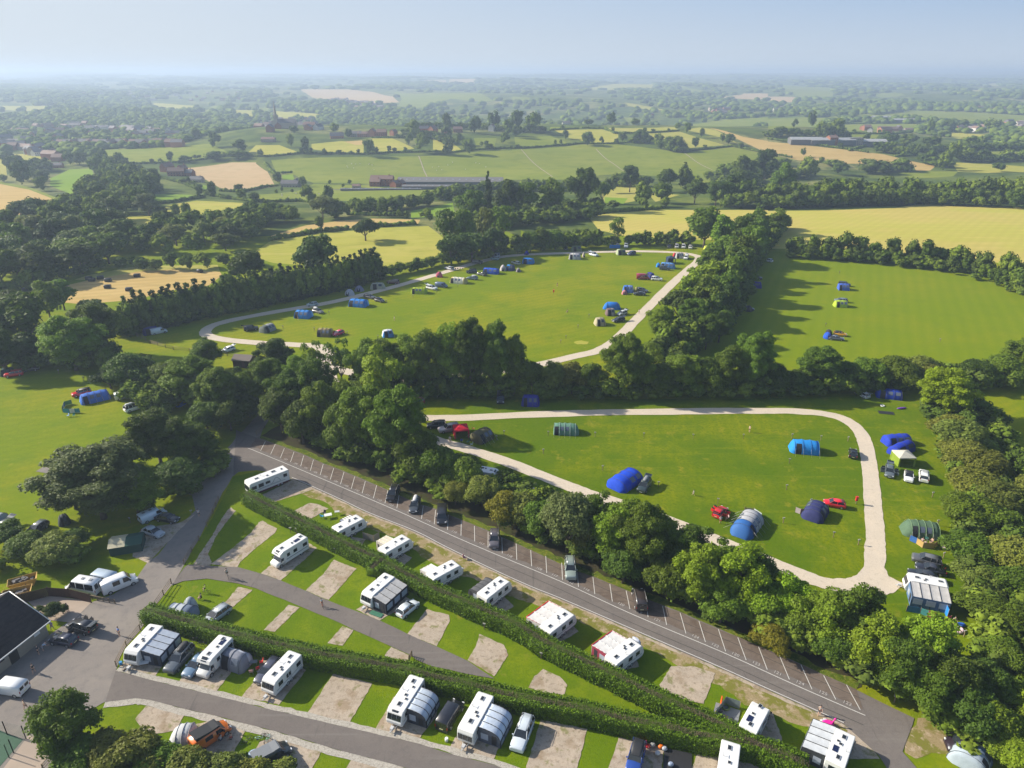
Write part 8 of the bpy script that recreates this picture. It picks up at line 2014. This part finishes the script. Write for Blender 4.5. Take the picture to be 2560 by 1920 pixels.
solid('kayak', 'purple and teal kayak near the dark blue corner tent', 'kayak', 'm3', 1065, 390, lambda b: b.loft([[(x, w * c1_, .25 + w * .5 * s1_) for c1_, s1_ in [(math.cos(u), math.sin(u)) for u in [6.283 * j / 8 for j in range(8)]]] for x, w in ((-1.4, .05), (-.9, .28), (0, .38), (.9, .28), (1.4, .05))]), (.16, .05, .35), rz=10)
solid('inflatable_flamingo', 'bright pink inflatable beside the ribbed awning', 'inflatable', 'b3', 475, 1320, lambda b: (b.ball((0, 0, .35), (.85, .6, .35)), b.tube((.5, 0, .4), (.75, 0, 1.1), .12, .08), b.ball((.8, 0, 1.15), .15)), (.75, .02, .30))
solid('folded_cover', 'white and grey bundle on the verge by the pink inflatable', 'bundle', 'b3', 440, 1300, lambda b: (b.ball((0, 0, .25), (.5, .4, .25)), b.ball((.3, .2, .3), (.3, .3, .2))), (.5, .5, .52))
solid('water_carrier', 'white water carrier on the lawn beside the black van', 'water carrier', 'b1', 1520, 1445, lambda b: b.tube((0, 0, 0), (0, 0, .55), .22, n=10), (.7, .7, .68))
solid('water_carrier', 'blue water carrier beside the first caravan', 'water carrier', 'b0', 966, 835, lambda b: b.tube((0, 0, 0), (0, 0, .55), .22, n=10), (.02, .2, .45))
solid('rubbish_bag', 'blue bag hanging on the crimson-edged caravan side', 'bag', 'b2', 975, 800, lambda b: b.ball((0, 0, .3), (.3, .25, .35)), (.02, .05, .45))
solid('roof_wrap', 'silver thermal cover on the front of the crimson canopy caravan', 'cover', 'b2', 985, 720, lambda b: (b.box((0, 0, 1.0), (.5, 1.9, 2.0), taper=.7), b.ball((0, 0, 2.0), (.3, .8, .3))), (.42, .45, .52), rz=40)
solid('stone_heap', 'small heap of stones at the first caravan hitch', 'stones', 'b0', 1015, 872, lambda b: [b.ball((random.uniform(-.5, .5), random.uniform(-.3, .3), .15), random.uniform(.12, .22), n=6, m=4) for _ in range(9)], m=plain('stone', (.25, .21, .17), .9, var=.3))
for k, (x, y, c_, lb) in enumerate(((1185,1505,(.7,.15,.01),'orange ball among the kit by the soft-top off-roader'),(1215,1520,(.35,.38,.42),'grey bag right of the orange ball'),(1160,1555,(.45,.46,.48),'white kit box beside the black groundsheet'),(1080,1500,(.5,.02,.02),'red bag beside the soft-top off-roader'),(1120,1490,(.3,.3,.28),'grey kit bag beside the red bag'),(1265,1645,(.25,.3,.4),'blue-grey bag on the black groundsheet'))):
    solid('kit_bag', lb, 'bag', 'b2', x, y, lambda b: b.ball((0, 0, .28), (.36, .3, .3), n=10, m=6), c_, z=.1)
for k, (x, y, c_, lb) in enumerate(((1665,1160,(.6,.08,.01),'upright orange board inside the grey windbreak'),(1650,1215,(.05,.05,.06),'black bag inside the grey windbreak'),(1690,1270,(.20,.12,.10),'brown blanket inside the grey windbreak'),(1740,1290,(.04,.04,.05),'dark bag near the motorhome door'))):
    solid('kit_bag', lb, 'bag', 'b2', x, y, (lambda b: b.box((0, 0, .8), (.12, .5, 1.4), taper=.6)) if k == 0 else (lambda b: b.ball((0, 0, .28), (.5, .4, .25), n=10, m=6)), c_, z=.15)
bicycle('b1', 25, 1395, 'pale teal bicycle lying on the lawn patch, upper one', 20, (.25,.42,.42), lying=True)
bicycle('b1', 60, 1435, 'pale teal bicycle lying on the lawn patch, lower one', 110, (.2,.38,.36), lying=True)
bicycle('b0', 1945, 1430, 'dark bicycle on its side beside the orange van group', 60, (.05,.06,.05), lying=True)
bicycle('b0', 1560, 655, 'dark bicycle against the hedge behind the grey off-roader', 10, (.03,.03,.03))
bicycle('b0', 1620, 690, 'second dark bicycle against the hedge, nearer the motorhome', 170, (.03,.03,.035))
r = thing('dog_waste_bin', 'red bin on a post beside the limestone track', 'bin', W('m3', 700, 1148)); mb = MB(); mb.box((0, 0, .4), (.1, .1, .8)); link('post', mb.mesh('post', M_WOOD), r)
mb = MB(); mb.box((0, 0, 1.2), (.45, .4, .85), taper=.9); mb.box((0, 0, 1.66), (.5, .45, .08)); link('bin_body', mb.mesh('bin_body', M_TPL), r, (.5, .02, .02))
r = thing('dog_waste_bin', 'red bin on a post in the middle of the upper field', 'bin', W('u2', 360, 812)); mb = MB(); mb.box((0, 0, .4), (.1, .1, .8)); link('post', mb.mesh('post', M_WOOD), r)
mb = MB(); mb.box((0, 0, 1.2), (.5, .45, .95), taper=.9); mb.box((0, 0, 1.7), (.55, .5, .08)); link('bin_body', mb.mesh('bin_body', M_TPL), r, (.6, .03, .02))
# trailer of the red canopy, signs
# line artwork on the maroon van: pale strokes on the side that faces the camera
for o in [q for q in bpy.data.objects if q.get('label') == 'maroon van with pale line artwork on its side']:
    w = 1.0; mb = MB()
    def stroke(P, s):
        for p, q in zip(P[:-1], P[1:]): mb.tube((p[0], s * (w + .015), p[1]), (q[0], s * (w + .015), q[1]), .04, n=4)
    for s in (-1, 1):
        stroke([(-2.0, .6), (-.6, .9), (.6, .75), (1.2, .9)], s); stroke([(-1.2, .85), (-.4, 1.75), (.3, 1.85), (.55, 1.3), (.5, .85)], s); stroke([(-.9, 1.2), (-.2, 1.5), (.2, 1.1)], s); stroke([(-.3, .9), (.0, 1.3)], s)
    link('side_artwork', mb.mesh('side_artwork', M_LINE), o)
# solar panel on the black van
for o in [q for q in bpy.data.objects if q.get('label') == 'black van with a solar panel and tent at the bottom right']:
    mb = MB(); mb.box((-1.6, 0, 2.02), (1.3, .9, .05)); mb.box((-1.6, 0, 2.05), (1.15, .76, .03), 1); link('solar_panel', mb.mesh('solar_panel', [M_LGREY, M_SOLAR]), o)

# ------------------------------------------------------------------ bales in the stubble field
mb = MB(); 
prof = [(-.75, -.55), (-.6, -.68), (.6, -.68), (.75, -.55), (.75, .55), (.6, .68), (-.6, .68), (-.75, .55)]
mb.loft([[(x, p[0] * k, p[1] * k + .7) for p in prof] for x, k in ((-1.25, .88), (-1.1, 1), (1.1, 1), (1.25, .88))])
BALE = mb.mesh('wrapped_bale', plain('bale_wrap', (.018, .018, .022), .35, var=.3))
BL = [(770,690),(795,702),(870,683),(936,705),(932,762),(1118,785),(1187,665),(1729,627),(555,742),(225,790),(250,780)]
BL = sorted([W('u0', x, y) for x, y in BL], key=lambda p: toF(p)[0])
for k, p in enumerate(BL):
    o = bpy.data.objects.new('wrapped_bale', BALE); col.objects.link(o); o.location = (p.x, p.y, tz(p.x, p.y)); o.rotation_euler = (0, 0, random.uniform(-.5, .5))
    tag(o, '%s black wrapped bale from the left in the stubble field' % ordn(k), 'bale', 'black bales in the stubble field')

# ------------------------------------------------------------------ farms and town
HOUSE_W = [M_BRICK, plain('pale_render', (.55, .52, .47), .8), plain('stone_wall', (.32, .27, .22), .85), plain('orange_brick', (.36, .15, .08), .85)]
HOUSE_R = [M_SLATE, M_BROOF, plain('grey_tiles', (.17, .14, .14), .75, var=.2, scale=.4)]
hm = {}
def house(p, L, Wd, hw, hr, rz, wi, ri, label, group=None, windows=True, chim=True, name='house', cat='house'):
    key = (round(L), round(Wd), round(hw), wi, ri, windows)
    if key not in hm:
        w_, r_ = house_mesh(L, Wd, hw, hr, .3); wn_ = []
        if windows:
            n = max(2, int(L / 3.2)); fl = max(1, int(hw / 2.6))
            for s in (-1, 1):
                for f in range(fl):
                    for k in range(n):
                        a = MB(); a.box((-L/2 + L * (k + .5) / n, s * (Wd/2 + .02), 1.4 + f * 2.6), (1.0, .08, 1.1)); wn_.append(a.mesh('window', M_GLASS))
        c_ = MB(); c_.box((L * .32, 0, hw + hr + .5), (.8, .8, 1.6)); cm = c_.mesh('chimney', HOUSE_W[wi])
        hm[key] = (w_.mesh('house_wall', HOUSE_W[wi]), r_.mesh('house_roof', HOUSE_R[ri]), wn_, cm)
    a, b, wn_, cm = hm[key]
    r = thing(name, label, cat, (p.x, p.y, p.z - .3), rz, group)
    link('wall', a, r); ro = link('roof', b, r)
    for m in wn_: link('window', m, r)
    if chim: link('chimney', cm, ro)
    return r
HS = [('h1', 1095, 1050, 26, 11, 8.5, 3.5, -3, 0, 1, 'large red brick house of the valley farm'), ('h1', 1035, 1055, 12, 10, 6, 3, -3, 0, 1, 'lower left wing of the brick farmhouse'), ('h1', 1210, 1062, 11, 9, 5, 3, 60, 0, 1, 'small brick farm building right of the farmhouse'), ('h1', 1255, 1058, 10, 8, 4.5, 3, 75, 0, 1, 'second small brick building beside the farmhouse'),
      ('h1', 1165, 1050, 9, 7, 4, 2.6, 0, 0, 1, 'low brick link beside the farmhouse'), ('h1', 300, 1060, 20, 9, 4.5, 3.4, -5, 2, 0, 'slate-roofed cottage below the green hill'), ('h1', 350, 1050, 10, 8, 5, 3, 80, 2, 0, 'gabled end of the slate-roofed cottage'), ('h1', 870, 1070, 9, 6, 3, 1.5, 0, 2, 1, 'low shed left of the valley farm'),
      ('h0', 1450, 930, 16, 10, 7.5, 4.5, 70, 0, 1, 'leftmost gabled brick house by the pale stubble field'), ('h0', 1530, 965, 20, 10, 6.5, 4, 10, 0, 1, 'middle brick house by the pale stubble field'), ('h0', 1580, 935, 11, 9, 6, 4, 60, 0, 1, 'rear brick house by the pale stubble field'), ('h0', 1620, 965, 17, 10, 4.5, 4, -5, 0, 0, 'long roofed barn by the pale stubble field'), ('h0', 1705, 1020, 15, 8, 4, 3, -5, 2, 0, 'low outbuilding at the edge of the stubble field'),
      ('h0', 330, 790, 17, 9, 6, 3.5, 70, 1, 2, 'white gabled house among the left-hand trees'), ('h0', 400, 800, 12, 8, 5, 3, 10, 1, 0, 'white house right of the gabled one'), ('h0', 500, 895, 14, 8, 4, 3, 5, 3, 2, 'low house beside the bright green paddock'),
      ('h1', 700, 640, 22, 13, 4.5, 5, 15, 3, 0, 'pale-roofed bungalow on the hill crest'), ('h1', 860, 628, 22, 12, 6, 3.5, -3, 2, 0, 'grey-roofed long house on the hill crest'), ('h1', 925, 628, 17, 10, 5.5, 3, 0, 3, 1, 'orange brick house on the hill crest'), ('h1', 1010, 625, 12, 11, 8.5, 4.5, 75, 3, 1, 'tall red gabled house on the crest'), ('h1', 1090, 628, 16, 11, 8, 4.5, 0, 0, 1, 'broad red house right of the tall gabled one'),
      ('h1', 1190, 615, 11, 9, 6.5, 3.5, 60, 3, 1, 'small red house at the edge of the trees'), ('h1', 1455, 590, 16, 10, 7, 4, 10, 0, 0, 'brick house between the crest trees'), ('h1', 1530, 600, 14, 11, 8, 5, 60, 3, 1, 'red house with steep gables between the crest trees'), ('h1', 1640, 600, 13, 10, 7, 4, 50, 0, 1, 'brick house with a steep roof right of the crest trees'), ('h1', 1745, 590, 16, 10, 6, 4, 5, 0, 1, 'brown-roofed house near the crest end'), ('h1', 2040, 580, 12, 10, 8, 4, 70, 1, 1, 'white gabled house among the tall crest trees'),
      ('h1', 110, 670, 22, 10, 4.5, 3, 0, 2, 1, 'low stone farm range left of the crest'), ('h2', 470, 522, 16, 10, 4, 2, 0, 1, 0, 'white low house behind the crest'), ('h2', 1205, 450, 14, 12, 7, 4, 45, 0, 1, 'pink-brown house in the middle valley'), ('h3', 545, 700, 14, 12, 12, 3, 10, 0, 1, 'tall red brick block of the works'), ('h3', 740, 700, 22, 14, 11, .8, 5, 2, 0, 'dark square tower of the works'),
      ('h3', 880, 590, 14, 9, 5.5, 3.5, 60, 1, 0, 'white house beside the round valley trees'), ('h3', 1145, 580, 12, 9, 5.5, 3.5, 70, 1, 0, 'white-gabled cottage in the right valley'), ('h3', 1210, 585, 18, 9, 5, 3.5, 0, 2, 1, 'stone house right of the white-gabled cottage')]
for t, x, y, L, w_, hw, hr, rz, wi, ri, lb in HS:
    r = house(W(t, x, y), L, w_, hw, hr, R(rz), wi, ri, lb, windows=L < 30); r.scale = (.8,) * 3
# farm sheds and works roofs
M_SHEDR = plain('fibre_cement_roof', (.15, .14, .13), .8, var=.12, scale=.3); M_SHEDW = plain('shed_cladding', (.12, .12, .125), .7)
def barn(p, L, Wd, hw, hr, rz, label, roof=None):
    w_, r_ = house_mesh(L, Wd, hw, hr, .3); r = thing('farm_shed', label, 'shed', (p.x, p.y, p.z - .3), rz)
    link('wall', w_.mesh('shed_wall', M_SHEDW), r); link('roof', r_.mesh('shed_roof', roof or M_SHEDR), r)
    n = int(L / 6)
    for k in range(n):
        a = MB(); zc = hw + hr * .45; a.box((-L/2 + L * (k + .5) / n, -Wd * .27, zc + .35), (1.4, .9, .08), tilt=('X', math.atan2(hr, Wd / 2))); link('rooflight', a.mesh('rooflight', M_CLEAR), r)
barn(W('h1', 1710, 1050), 92, 20, 5, 3, R(-1), 'long grey-roofed farm shed in the valley')
barn(W('h1', 1400, 1045), 36, 15, 5, 2.5, R(-2), 'shorter farm shed between the house and the long shed')
barn(W('h1', 1560, 1082), 60, 7, 3.2, 1, R(-1), 'low dark-sided shed in front of the long shed')
barn(W('h1', 1080, 1090), 70, 3.5, 1.6, .4, R(1), 'low walled strip in front of the brick farmhouse', M_SHEDW)
for k, (x, y, L, rz, lb) in enumerate(((620, 695, 34, 10, 'pale-roofed works shed beside the brick block'), (830, 705, 50, -6, 'long pale works shed right of the dark tower'), (320, 690, 40, -4, 'low works shed at the left of the valley works'), (450, 695, 30, 2, 'second low works shed left of the brick block'), (1010, 480, 60, 3, 'long white shed in the right valley meadow'), (1170, 505, 50, -2, 'low white sheds beside the right valley meadow'))):
    barn(W('h3', x, y), L, 16, 6, 2.5, R(rz), lb, plain('pale_metal_roof', (.34, .34, .33), .6))
# the terrace below the town: one long row of brick houses seen from behind
tp = [W('h0', 500 + k * 52, 712 + 4 * math.sin(k)) for k in range(21)]
for k, p in enumerate(tp):
    house(p, 15, 10, 6.5, 3.5, R(0 if k % 3 else 88), 0 if k % 4 else 3, 1 if k % 2 else 0, 'brick terrace house among the row at the edge of the town', 'terrace houses at the edge of the town', windows=False)
rtn = random.Random(11)
for s, n in TOWN:
    if not n: continue
    P = [(p.x, p.y) for p in pts(s)]; xs, ys = [q[0] for q in P], [q[1] for q in P]; k = 0
    for _ in range(n * 40):
        x, y = rtn.uniform(min(xs), max(xs)), rtn.uniform(min(ys), max(ys))
        if not inpoly(np.array([x]), np.array([y]), P)[0]: continue
        house(Vector((x, y, tz(x, y))), rtn.choice([12, 16, 22]), 9, rtn.choice([5, 7]), 3.5, R(rtn.choice([0, 20, 75, 90, 160])), rtn.choice([0, 1, 0, 3, 2]), rtn.choice([0, 1, 2]), 'small hazy house among the roofs of the distant town', 'houses of the distant town', windows=False, chim=False)
        k += 1
        if k >= n: break
p = W('h1', 180, 555); r = thing('church', 'thin church spire rising from the town', 'church', (p.x, p.y, p.z)); S_ = fwid(1, p)
mb = MB(); mb.box((0, 0, 9), (5, 5, 18)); link('tower', mb.mesh('tower', HOUSE_W[2]), r)
mb = MB(); mb.tube((0, 0, 18), (0, 0, 38), 2.2, .1, 8, smooth=False); link('spire', mb.mesh('spire', HOUSE_W[2]), r)
w_, r_ = house_mesh(26, 11, 8, 5, .3); o = link('nave', w_.mesh('nave', HOUSE_W[2]), r); o.location = (16, 0, 0); o = link('roof', r_.mesh('nave_roof', M_SLATE), r); o.location = (16, 0, 0)
# pale stony paths up the green hill
for s in ('h1 1405,795 1430,860 1460,940 1490,1000', 'h2 80,740 150,820 240,900 350,975', 'h2 725,735 800,810 900,880 1000,940', 'h2 1490,770 1600,850 1730,915', 'u1 -40,200 0,205'):
    P = pts(s)
    if len(P) > 2: 
        lv = 12; ribbon('hill_path', P, 1.0, M_PAD, lv, k=10)
ribbon('farm_road', pts('h1 650,1085 900,1092 1250,1088 1650,1080 1900,1085 2050,1050'), 3, M_ASPH, 14, k=10)
# pond-side paddock fence far off
# sheep on the green hill
mb = MB(); mb.ball((0, 0, .62), (.55, .28, .3), n=8, m=5); mb.ball((.62, 0, .78), (.16, .11, .14), n=6, m=4)
for sx in (-.3, .3):
    for sy in (-.14, .14): mb.tube((sx, sy, 0), (sx, sy, .45), .045, n=4)
SHEEP = mb.mesh('sheep', plain('fleece', (.55, .52, .46), .9))
rs = random.Random(4)
for k in range(26):
    x, y = rs.choice([(rs.uniform(750, 1050), rs.uniform(850, 920)), (rs.uniform(1500, 2000), rs.uniform(840, 930)), (rs.uniform(150, 600), rs.uniform(1120, 1160))])
    p = W('h1', x, y); o = bpy.data.objects.new('sheep', SHEEP); col.objects.link(o); o.location = (p.x, p.y, p.z); o.rotation_euler = (0, 0, rs.uniform(0, 6.28)); o.scale = (1.2,) * 3
    tag(o, 'tiny white sheep grazing on the green hillside', 'sheep', 'sheep on the green hillside')
